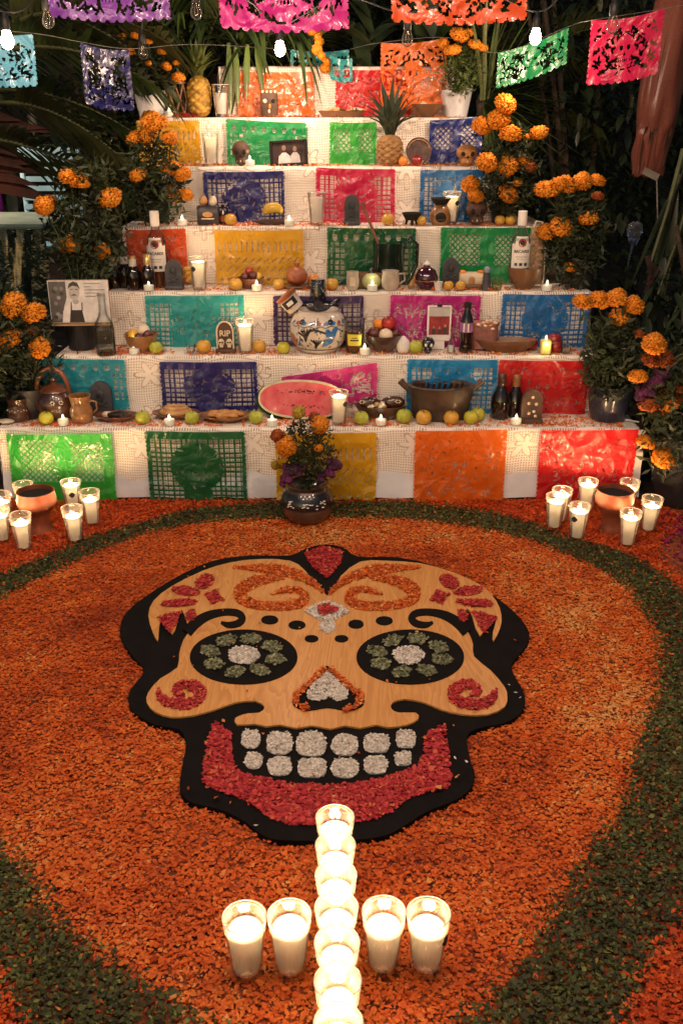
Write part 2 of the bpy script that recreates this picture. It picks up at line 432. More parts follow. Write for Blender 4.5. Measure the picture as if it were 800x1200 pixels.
def sk(lst, z): return [ground(a, b, z) for a, b in lst]
SKULL_W = [tuple(p[:2]) for p in smooth_closed(sk(SKULL_PX, BZ), 3)]
def noisy(x, y, s, k): 
    return np.array([mnoise.noise(Vector((a * s, b * s, k))) for a, b in zip(x, y)])
def carpet():
    N = 390000
    x = RNG.uniform(-1.6, 1.35, N); y = RNG.uniform(.55, 3.12, N)
    # fewer flakes are needed off to the sides, all of the carpet in view stays dense
    jx = x + RNG.normal(0, .014, N); jy = y + RNG.normal(0, .014, N)
    sk_in = inside(x, y, SKULL_W)
    inn = inside(jx, jy, INNER); out = inside(jx, jy, OUTER)
    green = out & ~inn
    right_edge = 1.06 + .08 * np.sin(y * 9) + RNG.normal(0, .02, N)
    oth = ~out & (x > right_edge) & (y > 2.2)
    keep = ~sk_in & ~oth
    tone = noisy(x, y, 2.3, 1.0) * .5 + noisy(x, y, 7.0, 4.0) * .3 + noisy(x, y, 22.0, 7.0) * .25  # petal tone varies; broad patches also put candlelit unevenness into the colour
    z = .004 + np.abs(RNG.normal(0, .0030, N)) + .006 * np.clip(noisy(x, y, 9, 8), 0, 1)
    d_in = inn & keep
    # rim: petals heaped a little against the board
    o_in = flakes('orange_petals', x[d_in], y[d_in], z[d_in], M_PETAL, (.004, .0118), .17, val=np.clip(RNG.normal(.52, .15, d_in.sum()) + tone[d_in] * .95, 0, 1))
    tag(o_in, 'bed of chopped orange marigold petals around the skull inside the green ring', 'petals')
    d_gr = green & keep
    # some flakes stray between orange and green
    stray = RNG.random(N) < .022
    a = d_gr & ~stray
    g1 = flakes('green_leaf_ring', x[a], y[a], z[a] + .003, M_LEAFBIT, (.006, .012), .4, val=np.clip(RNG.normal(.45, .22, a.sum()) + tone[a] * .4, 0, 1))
    tag(g1, 'ring of chopped green leaves laid around the orange petal bed', 'leaves')
    d_out = ((~out & keep) | (d_gr & stray))
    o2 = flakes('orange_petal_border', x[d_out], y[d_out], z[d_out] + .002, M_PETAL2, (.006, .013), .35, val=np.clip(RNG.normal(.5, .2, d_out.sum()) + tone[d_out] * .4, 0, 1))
    tag(o2, 'red-orange petal border between the green ring and the altar cloth', 'petals')
    n = 2600; xx = RNG.uniform(1.03, 1.75, n); yy = RNG.uniform(2.3, 3.0, n); kk = (xx - 1.02) * 1.2 + RNG.normal(0, .08, n) > .05
    o3 = flakes('magenta_petals', xx[kk], yy[kk], .004 + np.abs(RNG.normal(0, .005, kk.sum())), M_MAGENTA, (.012, .022), .6)
    tag(o3, 'strewn magenta petals on dark ground beyond the orange border', 'petals')
M_PETAL = flake_mat('marigold_petals', [(0, (.36, .050, .009)), (.3, (.62, .115, .017)), (.6, (.80, .18, .026)), (.86, (.86, .30, .055)), (1, (.86, .52, .18))], .38)
M_PETAL2 = flake_mat('red_marigold_petals', [(0, (.34, .032, .008)), (.35, (.62, .080, .014)), (.7, (.78, .14, .02)), (1, (.82, .27, .05))], .35)
M_LEAFBIT = flake_mat('chopped_leaves', [(0, (.018, .022, .008)), (.4, (.048, .058, .017)), (.72, (.10, .12, .027)), (.92, (.22, .26, .06)), (1, (.34, .16, .04))], .2)
M_MAGENTA = flake_mat('magenta_petals', [(0, (.12, .005, .04)), (1, (.42, .02, .16))])
M_REDP = flake_mat('red_petals', [(0, (.28, .012, .018)), (.5, (.50, .028, .040)), (.85, (.62, .06, .06)), (1, (.66, .18, .06))], .2)
M_EYELEAF = flake_mat('pale_dried_leaves', [(0, (.06, .07, .035)), (.5, (.17, .19, .10)), (1, (.36, .38, .22))], .15)
M_WHITEGR = flake_mat('white_grains', [(0, (.42, .38, .32)), (.5, (.66, .62, .55)), (1, (.8, .77, .7))], .1)
carpet()
bed = MB(); nb = 120
bed.add([(-1.6 + 2.95 * i / nb, .55 + 2.57 * j / nb, .0025 + .003 * mnoise.noise(Vector((i * .31, j * .31, 1)))) for j in range(nb + 1) for i in range(nb + 1)], [(j * (nb + 1) + i, j * (nb + 1) + i + 1, (j + 1) * (nb + 1) + i + 1, (j + 1) * (nb + 1) + i) for j in range(nb) for i in range(nb)])
struct(tag(O('petal_dust', bed, mat('petal_dust', (.30, .062, .015), .9, .5, 60, .8, .006)), 'fine brown-orange petal dust under the petal carpet', 'petals'), 'stuff')

# ================================================================== the skull board
M_BLACK = mat('matte_black_paint', (.007, .006, .006), .85, .3, 25, .3, .001, spec=.12)
M_PLY = wood_mat('birch_plywood', (.47, .19, .038), (.72, .365, .10))
M_PLYEDGE = mat('plywood_edge', (.35, .24, .14), .7)
skull = T('skull_board', 'large plywood sugar skull with black outline lying on the orange petals', 'skull', ground(383, 800))
SO = skull.location.copy()
def sk_part(name, outline, z, th, m, parent=skull, sm=3):
    p = smooth_closed(sk(outline, z), sm) if sm else sk(outline, z)
    return O(name, MB().prism([q - SO for q in p], (0, 0, -th)), m, parent, sharp=30)
board = sk_part('backing_board', SKULL_PX, BZ, BZ - .001, M_BLACK)
FACE = [(383, 698), (399, 675), (422, 658), (451, 657), (493, 660), (532, 671), (565, 687), (581, 704), (587, 720), (586, 735), (578, 751), (577, 742), (581, 723), (562, 745), (553, 722), (547, 713), (541, 729), (549, 742), (554, 755), (555, 769), (575, 786), (591, 805), (594, 816), (591, 828), (571, 837), (542, 837), (516, 831), (497, 823), (474, 819), (460, 823), (458, 830), (467, 835), (487, 835), (490, 842), (477, 849), (454, 852), (440, 849), (422, 853), (404, 850), (387, 854), (366, 850), (347, 853), (328, 849), (312, 851), (299, 848), (278, 849), (276, 841), (290, 836), (304, 835), (310, 828), (299, 821), (276, 823), (253, 831), (227, 838), (201, 840), (182, 834), (172, 823), (174, 811), (188, 795), (208, 782), (210, 766), (215, 750), (222, 738), (219, 729), (213, 714), (208, 728), (202, 743), (189, 727), (186, 742), (185, 751), (179, 740), (174, 721), (180, 704), (201, 687), (237, 669), (270, 659), (305, 655), (340, 657), (358, 669)]
face = sk_part('wooden_face', FACE, BZ + .005, .0045, M_PLY, sm=2)
zb = BZ + .0075
def mir(p): return [(766 - a[0],) + tuple(a[1:]) for a in p]
def fill(outline, m, n, name, parent, z, size=(.006, .011), tilt=.4, dome=.004):
    P = [tuple(q[:2]) for q in sk(outline, z)]
    xs = [p[0] for p in P]; ys = [p[1] for p in P]
    area = (max(xs) - min(xs)) * (max(ys) - min(ys)); k = max(60, int(area * n * 2.3)); tilt *= .6
    x = RNG.uniform(min(xs), max(xs), k); y = RNG.uniform(min(ys), max(ys), k)
    i = inside(x + RNG.normal(0, .0012, k), y + RNG.normal(0, .0012, k), P); x = x[i]; y = y[i]
    zz = z + .001 + np.abs(RNG.normal(0, dome * .6, len(x)))
    return flakes(name, x - SO.x, y - SO.y, zz - SO.z, m, size, tilt, parent)
def oval(cx, cy, rx, ry, n=20, rot=0, k=0, amp=0):
    out = []
    for i in range(n):
        a = 2 * math.pi * i / n; r = 1 + amp * math.cos(k * a)
        x, y = rx * r * math.cos(a), ry * r * math.sin(a)
        out.append((cx + x * math.cos(rot) - y * math.sin(rot), cy + x * math.sin(rot) + y * math.cos(rot)))
    return out
# swirling black strokes at the temples
curl = [(219, 741, 6), (229, 730, 6), (244, 721, 5), (262, 717, 4), (278, 718, 4), (284, 724, 4), (279, 730, 4), (268, 732, 3.4), (259, 729, 1.5)]
for c in (curl, mir(curl)):
    ol = [q - SO for q in sk([tuple(p[:2]) for p in ribbon_outline(c)], zb)]; n_ = len(ol) // 2; vs = []
    for k in range(n_): vs += [ol[k], ol[2 * n_ - 1 - k], ol[k] - Vector((0, 0, .003)), ol[2 * n_ - 1 - k] - Vector((0, 0, .003))]
    fs = []
    for k in range(n_ - 1): a = 4 * k; fs += [(a, a + 1, a + 5, a + 4), (a, a + 4, a + 6, a + 2), (a + 1, a + 3, a + 7, a + 5), (a + 2, a + 6, a + 7, a + 3)]
    O('temple_swirl', MB().add(vs, fs), M_BLACK, face, sharp=30)
for p in ((316, 726, 10, 5), (348, 732, 10, 5), (365, 748, 8, 4), (450, 727, 10, 5), (417, 731, 9, 5), (400, 748, 8, 4)):
    sk_part('forehead_dot', oval(*p), zb, .003, M_BLACK, face, 0)
for cx, wx in ((285.5, 285.5), (480.5, 478.5)):
    eye = sk_part('eye', oval(cx, 769.5, 63, 32, 48), zb, .003, M_BLACK, skull, 0)
    fill(oval(wx, 768, 18, 10.5, 24, 0, 5, .04), M_WHITEGR, 60000, 'pupil', eye, zb, (.006, .010), .4, .002)
    for q in range(8):
        a = 2 * math.pi * q / 8 + .25
        fill(oval(cx - 1 + 39 * math.cos(a), 768.5 + 20 * math.sin(a), 11.5, 6.2, 14, .3 * math.sin(q * 2.1), 5, .13), M_EYELEAF, 42000, 'leaf_tuft', eye, zb, (.007, .012), .4, .003)
NOSE = [(383, 780), (396, 790), (412, 803), (426, 817), (423, 828), (405, 832), (384, 829), (363, 832), (346, 828), (343, 818), (356, 803), (371, 790)]
nose = sk_part('nose', NOSE, zb, .003, M_BLACK, skull)
fill([(384, 786), (396, 797), (407, 810), (406, 819), (396, 822), (385, 817), (373, 822), (362, 820), (360, 812), (372, 797)], M_WHITEGR, 60000, 'white_spade', nose, zb, (.006, .010), .4, .002)
for lo in ([(379, 781), (344, 815), (343, 824), (352, 831), (364, 833), (362, 829), (350, 825), (350, 816), (382, 787)], [(387, 781), (426, 815), (426, 824), (414, 832), (402, 834), (404, 829), (417, 825), (418, 816), (385, 787)]):
    fill(lo, M_PETAL, 40000, 'petal_trim', nose, zb + .001, (.007, .012))
# third eye, gem, forehead scrolls, flowers, cheek spirals
fill([(357, 716), (370, 708), (383, 704), (397, 709), (409, 717), (397, 724), (391, 728), (392, 738), (384, 743), (374, 738), (376, 728), (368, 724)], M_WHITEGR, 60000, 'forehead_diamond', face, BZ + .005, (.006, .010), .4, .002)
fill(oval(383, 714.5, 12, 6, 16, 0, 3, .12), M_REDP, 45000, 'forehead_heart', face, BZ + .009, (.006, .011))
fill([(357, 649), (377, 641), (402, 646), (398, 661), (383, 679), (365, 663)], M_REDP, 42000, 'crown_gem', board, BZ, (.008, .013))
s1 = [(273, 665, 1), (312, 667, 5.5), (338, 671, 6), (364, 682, 4), (380, 696, 1)]
s2 = [(333, 677, 2), (303, 681, 6), (283, 691, 7), (283, 702, 6), (300, 709, 5), (325, 711, 5), (350, 708, 5.5), (358, 700, 4.5), (350, 693, 4), (335, 692, 3.4), (318, 697, 1)]
for s_ in (s1, s2, mir(s1), mir(s2)):
    fill([tuple(p[:2]) for p in ribbon_outline(s_)], M_PETAL, 42000, 'petal_scroll', face, BZ + .005, (.006, .011))
fl = [oval(240, 682, 12, 8, 12, -.5), oval(218, 693, 17, 5.5, 12, .12), oval(210, 707, 22, 4.5, 12, -.08), oval(251, 700, 10, 7, 12, .3, 4, .35), [(184, 724), (204, 718), (213, 717), (206, 732), (199, 742)], oval(224, 722, 6, 8, 10, .5)]
for q in fl:
    fill(q, M_REDP, 45000, 'red_petal_flower', face, BZ + .005, (.006, .011))
    fill(mir(q), M_REDP, 45000, 'red_petal_flower', face, BZ + .005, (.006, .011))
sp = [(186, 808, 1.5), (190, 820, 4.5), (206, 826, 6), (226, 824, 6), (236, 814, 6), (228, 805, 6.5), (213, 803, 5), (206, 812, 4), (216, 815, 2)]
fill([tuple(p[:2]) for p in ribbon_outline(sp)], M_REDP, 42000, 'cheek_spiral', face, BZ + .005, (.006, .011))
fill([tuple(p[:2]) for p in ribbon_outline(mir(sp))], M_REDP, 42000, 'cheek_spiral', face, BZ + .005, (.006, .011))
LIP = [(250, 846), (262, 855), (270, 862), (271, 881), (276, 905), (312, 914), (341, 919), (390, 921), (430, 917), (460, 909), (490, 901), (497, 881), (498, 863), (521, 850), (523, 875), (529, 914), (523, 924), (484, 933), (464, 946), (445, 959), (415, 965), (375, 968), (338, 967), (312, 956), (296, 943), (273, 933), (240, 922), (237, 910), (242, 878)]
fill(LIP, M_REDP, 40000, 'jaw_petals', board, BZ, (.007, .013), .35, .004)
n_ = RNG.integers(0, 1)
TEETH = [(294, 866.5, 11, 10.5), (327.5, 871, 15, 13), (364.5, 872, 17, 14), (404, 873, 15.5, 12.5), (441.5, 871, 15, 11), (475, 866, 11.5, 10.5), (297, 891, 10.5, 9.5), (327.5, 898, 14, 10.5), (365.5, 900, 16.5, 11), (404, 900, 16, 11.5), (440, 896.5, 13.5, 10.5), (472, 889, 9.5, 8)]
for i, (a, b_, c, d) in enumerate(TEETH):
    pts = []
    for q in range(20):
        an = 2 * math.pi * q / 20; ca, sa = math.cos(an), math.sin(an); e = .82 - .1 * (i % 3); jj = 1 + .07 * mnoise.noise(Vector((ca * 2, sa * 2, i * 3.1)))
        pts.append((a + jj * c * math.copysign(abs(ca) ** e, ca), b_ + jj * d * math.copysign(abs(sa) ** e, sa)))
    t_ = O('tooth', MB().prism([q - SO for q in sk(pts, BZ + .002)], (0, 0, -.0025)), mat('white_rice', (.66, .62, .55), .85, .2, 120, .9, .004), board)
    fill(pts, M_WHITEGR, 60000, 'rice_grains', t_, BZ + .002, (.005, .008), .4, .002)
# stray white petals fallen on the black
for (a, b_) in ((604, 812), (609, 818), (596, 803), (533, 889), (546, 893), (537, 909), (452, 895), (300, 968), (336, 651)):
    flakes('stray_petal', np.array([ground(a, b_, BZ).x - SO.x]), np.array([ground(a, b_, BZ).y - SO.y]), np.array([BZ + .002 - SO.z]), M_WHITEGR, (.007, .01), .3, board, stuff=False)

xs_ = RNG.uniform(-.55, .55, 420); ys_ = RNG.uniform(1.4, 2.75, 420); ok_ = inside(xs_, ys_, SKULL_W) & (RNG.random(420) < .3)
struct(flakes('stray_petals', xs_[ok_] - SO.x, ys_[ok_] - SO.y, np.full(ok_.sum(), BZ + .010) - SO.z, M_PETAL, (.005, .011), .3, board), 'stuff')
# ================================================================== candles in glasses
M_GLASS = glass_mat('candle_glass', (.98, .98, .975), .8, .022)
M_RIM = mat('glass_rim', (.80, .78, .74), .15, .05, 20, 0, coat=.6, transl=.3)
M_CLEAR = glass_mat('clear_glass', (.93, .95, .94), 1.0, .02)
M_WAX = mat('candle_wax', (.93, .91, .87), .45, .02, 20, .0, transl=.5)
M_FLAME = emit_mat('flame', (1.0, .66, .30), 60)
M_WICK = mat('wick', (.02, .015, .01), .9)
M_MARK = mat('printed_mark', (.03, .03, .035), .6)
GR, GH = .0345, .118
def glass_mesh():
    n = 48; pr = [(.0, .004), (.022, .004), (.0235, .0), (.0245, .003), (.0262, .03), (.0292, .07), (.0318, .092), (.0335, .108), (GR, GH), (GR - .0018, GH + .0006), (GR - .0032, GH - .002), (.0308, .104), (.0290, .09), (.0268, .07), (.0238, .03), (.0222, .010), (0, .009)]
    def fl(a, z): return 1 + (.008 * math.cos(24 * a) if .012 < z < .098 else 0)
    return MB().lathe(pr, n, flute=fl)
ME_GLASS = mesh_of('glass', glass_mesh(), M_GLASS, sharp=80)
def wax_mesh(h):
    rt = .0225 + (h - .01) / .09 * .0065
    return mesh_of('wax', MB().lathe([(0, .0105), (.0208, .0105), (.0222, .02), (rt * .992, h - .004), (rt * .985, h), (rt * .86, h + .0005), (rt * .78, h - .006), (rt * .66, h - .026), (rt * .5, h - .030), (0, h - .031)], 32), M_WAX, sharp=60)
ME_WAX = {k: wax_mesh(k) for k in (.076, .080, .084, .088, .092, .096, .100, .103)}
ME_RIM = mesh_of('rim', MB().tube([(GR * math.cos(a) * .985, GR * math.sin(a) * .985, GH) for a in [2 * math.pi * k / 40 for k in range(41)]], .0011, 6), M_RIM)
def flame_mesh(s=1.0): return MB().lathe([(0, 0), (.0030 * s, .003 * s), (.0042 * s, .008 * s), (.0034 * s, .014 * s), (.0015 * s, .020 * s), (0, .025 * s)], 12)
ME_FLAME = mesh_of('flame', flame_mesh(), M_FLAME)
ME_WICK = mesh_of('wick', MB().tube([(0, 0, 0), (.0006, 0, .006), (.0012, 0, .011)], .0009, 6), M_WICK)
mk = MB()
for q in range(7):
    a0 = -.34 + q * .1; 
    mk.add([(0.0302 * math.sin(a0 + da), -.0302 * math.cos(a0 + da), z) for da, z in ((0, .078 - .010 * math.sin(math.pi * (q + .02) / 7)), (.1, .078 - .010 * math.sin(math.pi * (q + 1) / 7)), (.1, .078 + .010 * math.sin(math.pi * (q + 1) / 7)), (0, .078 + .010 * math.sin(math.pi * (q + .02) / 7)))], [(0, 1, 2, 3)])
ME_MARK = mesh_of('round_mark', mk.xf(Matrix.Scale(1.07, 4, (1, 0, 0)) @ Matrix.Scale(1.07, 4, (0, 1, 0))), M_MARK)
def candle(loc, label, group=None, wax=.092, lit=True, mark=None, power=1.0, lean=(0, 0)):
    t = T('glass_candle', label, 'candle', loc, group, random.uniform(-3, 3) if mark is None else mark)
    t.rotation_euler[0] = lean[0]; t.rotation_euler[1] = lean[1]
    OM('rim', ME_RIM, OM('glass', ME_GLASS, t)); OM('wax', ME_WAX[wax], t); OM('wick', ME_WICK, t, (0, 0, wax - .032))
    if mark is not None: OM('round_mark', ME_MARK, t)
    if lit:
        OM('flame', ME_FLAME, t, (0, 0, wax - .024))
        L = bpy.data.lights.new('candle_light', 'POINT'); L.energy = CANDLE_W * power; L.color = (1, .60, .28); L.shadow_soft_size = .008
        OM('candle_light', L, t, (0, 0, wax - .006))
    return t
# the cross of candles on the petals
Zp = .006
for i in range(8):
    Y = 1.327 - .0685 * i
    candle((-.0115 + .0012 * i, Y, Zp), {0: "lit candle glass at the head of the candle cross, by the skull's jaw", 1: 'lit candle glass second from the head of the candle cross', 2: 'lit candle glass in the upright just above the side arms of the cross', 3: 'lit candle glass at the centre of the cross, between the two side arms', 4: 'lit candle glass in the upright just below the side arms of the cross'}.get(i, 'lit candle glass in the foot of the candle cross'), 'upright of the candle cross', (.088, .080, .084, .088, .084, .076, .088, .084)[i], power=5.2)
for x, yo in ((-.151, .010), (-.0815, .006), (.0665, .000), (.136, .002)):
    candle((x, 1.112 - yo, Zp), 'lit candle glass next to the upright in a side arm of the cross' if abs(x) < .1 else ('lit candle glass with dark mark at the end of a cross arm' if x > 0 else 'lit unmarked candle glass at the end of a cross arm'), 'side arms of the candle cross', (.084, .092, .096, .088)[int(x * 10 + 2.6) % 4], power=5.2, mark=1.0 if x > .1 else None)
def gcand(px, py, lab, grp, **k):
    p = ground(px, py, .006); return candle(p, lab, grp, **k)
for (px, py, mk_) in ((4, 634, None), (6, 617, None), (29, 643, None), (32, 604, None), (87, 601, .3), (89, 634, None), (109, 614, None)):
    gcand(px, py, 'lit candle glass with round mark between the bright green flag and the censer' if mk_ else ('lit candle glass half hidden behind the censer before the bright green flag' if px == 32 else 'lit candle glass beside the clay censer in front of the bright green flag'), 'candles round the censer before the green flag', wax=random.choice((.088, .096, .100, .103)), mark=mk_, power=2.2)
for (px, py, mk_) in ((655, 611, None), (648, 619, None), (685, 600, None), (675, 631, -.7), (733, 601, None), (734, 639, None), (758, 622, None)):
    gcand(px, py, 'lit candle glass with dark mark beside the censer before the wide red flag' if mk_ else ('lit candle glass half hidden behind the censer before the wide red flag' if px == 733 else 'lit candle glass beside the clay censer in front of the wide red flag'), 'candles round the censer before the red flag', wax=random.choice((.088, .096, .100, .103)), mark=mk_, power=2.2, lean=(0, .03 if px > 740 else 0))
M_TERRA = mat('terracotta', (.25, .062, .024), .6, .35, 18, .3)
random.seed(21)
M_SOOT = mat('soot', (.012, .010, .009), .9)
def censer(px, py, top, w, label):
    p = ground(px, py, .004); h = hto(top, p) * .98; r = msz(w, p) / 2
    t = T('clay_censer', label, 'censer', p)
    O('bowl', MB().lathe([(.0, .0), (.66 * r, 0), (.70 * r, .03 * h), (.56 * r, .14 * h), (.54 * r, .34 * h), (.62 * r, .48 * h), (.86 * r, .60 * h), (.99 * r, .72 * h), (1.0 * r, .82 * h), (.93 * r, .93 * h), (.95 * r, h), (.87 * r, h), (.84 * r, .92 * h), (.86 * r, .8 * h)], 36), M_TERRA, t, sharp=60)
    O('burnt_inside', MB().lathe([(0, .76 * h), (.8 * r, .77 * h), (.85 * r, .9 * h)], 30), M_SOOT, t)
    for s in (-1, 1):
        O('knob', MB().ball((.96 * r * s * .7, -.96 * r * .7, .68 * h), r * .07, 8, 6), M_TERRA, t)
    return t
censer(48, 622, 574, 45, 'terracotta pedestal censer ringed by candles before the bright green flag')
censer(715, 622, 573, 44, 'terracotta pedestal censer ringed by candles before the wide red flag')

# ================================================================== the altar
M_UNDER = mat('white_sheet', (.70, .72, .76), .8, .1, 6, .5, .006)
M_BOARDW = mat('pine_board', (.35, .22, .11), .7)
altar = T('stepped_altar', 'seven-tier stepped altar draped in cream lace tablecloths', 'altar', (0, 3.14, 0))
AO = altar.location.copy()
for i in range(7):
    zb0 = TH[i - 1] if i else 0.0
    x0, x1 = XL[i], XR[i]; y0, y1 = TD[i], TD[i + 1] + (.0 if i < 6 else 0)
    bx = MB().box(((x0 + x1) / 2 - AO.x, (y0 + 4.46) / 2 + .012 - AO.y, (zb0 + TH[i] - .012) / 2), (x1 - x0 - .03, 4.46 - y0 - .03, TH[i] - .012 - zb0))
    O('step', bx, M_BOARDW, altar, smooth=False)
    # cloth: over the tread, round the edge, down the riser, with the two ends hanging at the sides
    nx = 90; prof = [(y1 + .02, TH[i])]
    prof += [(y1 - (y1 - y0 - .012) * k / 4, TH[i]) for k in range(1, 5)]
    prof += [(y0 + .012 - .012 * math.sin(a), TH[i] - .012 + .012 * math.cos(a)) for a in (R(30), R(60), R(90))]
    zlow = (zb0 + (.034 if i == 0 else .002))
    for k in range(1, 9): prof.append((y0, TH[i] - .012 - (TH[i] - .012 - zlow) * k / 8))
    vs = []; fs = []
    for a in range(nx + 1):
        x = x0 + (x1 - x0) * a / nx
        for b_, (yy, zz) in enumerate(prof):
            low = max(0, (b_ - 7) / 9)
            d = .0035 * mnoise.noise(Vector((x * 9, i * 5, zz * 5))) + low * .022 * mnoise.noise(Vector((x * 6 + i * 9, 3, 0))) + (.004 * mnoise.noise(Vector((x * 4, i * 2, 5))))
            ez = .0
            if b_ == len(prof) - 1: ez = .004 * mnoise.noise(Vector((x * 20, i, 1))) + (.010 * mnoise.noise(Vector((x * 3, 1, 4))) if i == 0 else 0)
            tz = .0022 * mnoise.noise(Vector((x * 12, yy * 12, i)))
            vs.append((x - AO.x, yy - abs(d) * (1 if b_ > 4 else 0) - AO.y, zz + ez + (tz if b_ < 5 else 0)))
    m_ = len(prof)
    for a in range(nx):
        for b_ in range(m_ - 1): fs.append((a * m_ + b_, a * m_ + b_ + 1, (a + 1) * m_ + b_ + 1, (a + 1) * m_ + b_))
    cl = MB().add(vs, fs)
    for xs, sg in ((x0, -1), (x1, 1)):
        q = [(xs + sg * .002, y0 + .004 + (4.44 - y0) * k / 6, 0) for k in range(7)]
        vv = []; ff = []
        for k, p in enumerate(q):
            for j in range(6):
                zz = TH[i] - (TH[i] - zb0) * j / 5
                vv.append((p[0] + sg * (.0 if j == 0 else .006 + .010 * mnoise.noise(Vector((p[1] * 6, j * .5, i)))) - AO.x, p[1] - AO.y, zz))
        for k in range(6):
            for j in range(5): ff.append((k * 6 + j, k * 6 + j + 1, (k + 1) * 6 + j + 1, (k + 1) * 6 + j))
        cl.add(vv, ff)
    O('lace_cloth', cl, M_LACE, altar, sharp=60)
us = MB(); vs = []; fs = []
for a in range(121):
    x = XL[0] - .005 + (XR[0] + .03 - XL[0]) * a / 120
    for k in range(6):
        zz = .262 - .25 * k / 5
        vs.append((x, -.004 + .0 * k - (.010 + .016 * mnoise.noise(Vector((x * 5, 2, .4 * k)))) * k / 5 * (1 if k > 3 else .2), zz + (.006 * mnoise.noise(Vector((x * 8, 0, 0))) if k == 5 else 0)))
for a in range(120):
    for k in range(5): fs.append((a * 6 + k, a * 6 + k + 1, (a + 1) * 6 + k + 1, (a + 1) * 6 + k))
vs = [(x, (y + .006 if k % 6 < 4 else y), z) for k, (x, y, z) in enumerate(vs)]
O('under_sheet', us.add(vs, fs), M_UNDER, altar)
for i in range(7):   # petals strewn along each tread, thickest by the edge
    n = (2600, 2000, 1300, 1100, 800, 800, 250)[i]
    x = RNG.uniform(XL[i] + .05, XR[i] - .05, n); dep = TD[i + 1] - TD[i]
    nz_ = noisy(x, x, 4.5, i * 3.0); k = nz_ + RNG.normal(0, .25, n) > -.05; x = x[k]
    y = TD[i] + .012 + RNG.beta(1.1, 2.2, len(x)) * (dep - .02)
    o = flakes('tread_petals', x - AO.x, y - AO.y, TH[i] + .003 + np.abs(RNG.normal(0, .002, len(x))), M_PETAL, (.008, .014), .45, altar, val=np.clip(RNG.normal(.62, .2, len(x)), 0, 1))

# ================================================================== cut plastic flags (papel picado)
FC = {'green': (.03, .42, .05), 'dark green': (.008, .13, .045), 'yellow': (.72, .40, .015), 'orange': (.80, .16, .015), 'red': (.60, .015, .02), 'turquoise': (.02, .34, .46),
      'navy': (.018, .02, .17), 'pink': (.62, .03, .25), 'sky blue': (.02, .28, .62), 'teal': (.02, .36, .38), 'purple': (.05, .02, .12), 'magenta': (.55, .02, .27),
      'blue': (.02, .16, .46), 'orange-red': (.62, .08, .02), 'crimson': (.62, .015, .09), 'emerald': (.01, .30, .09), 'violet': (.20, .055, .40), 'light blue': (.10, .36, .55), 'indigo': (.016, .016, .12), 'royal': (.012, .03, .22)}
def skullmask(U, V, cx, cy, rx, ry):
    d = ((U - cx) / rx) ** 2 + ((V - cy) / ry) ** 2 < 1
    jaw = (np.abs(U - cx) < rx * .55) & (V > cy) & (V < cy + ry * 1.35)
    e = ((np.abs(U - cx) - rx * .38) / (rx * .2)) ** 2 + ((V - cy) / (ry * .2)) ** 2 < 1
    n = (np.abs(U - cx) < (V - cy - ry * .28) * .35) & (V < cy + ry * .6)
    t = (V > cy + ry * .85) & (V < cy + ry * 1.1) & (np.mod((U - cx) / (rx * .22), 1) < .45) & (np.abs(U - cx) < rx * .5)
    return (d | jaw), (e | n | t)
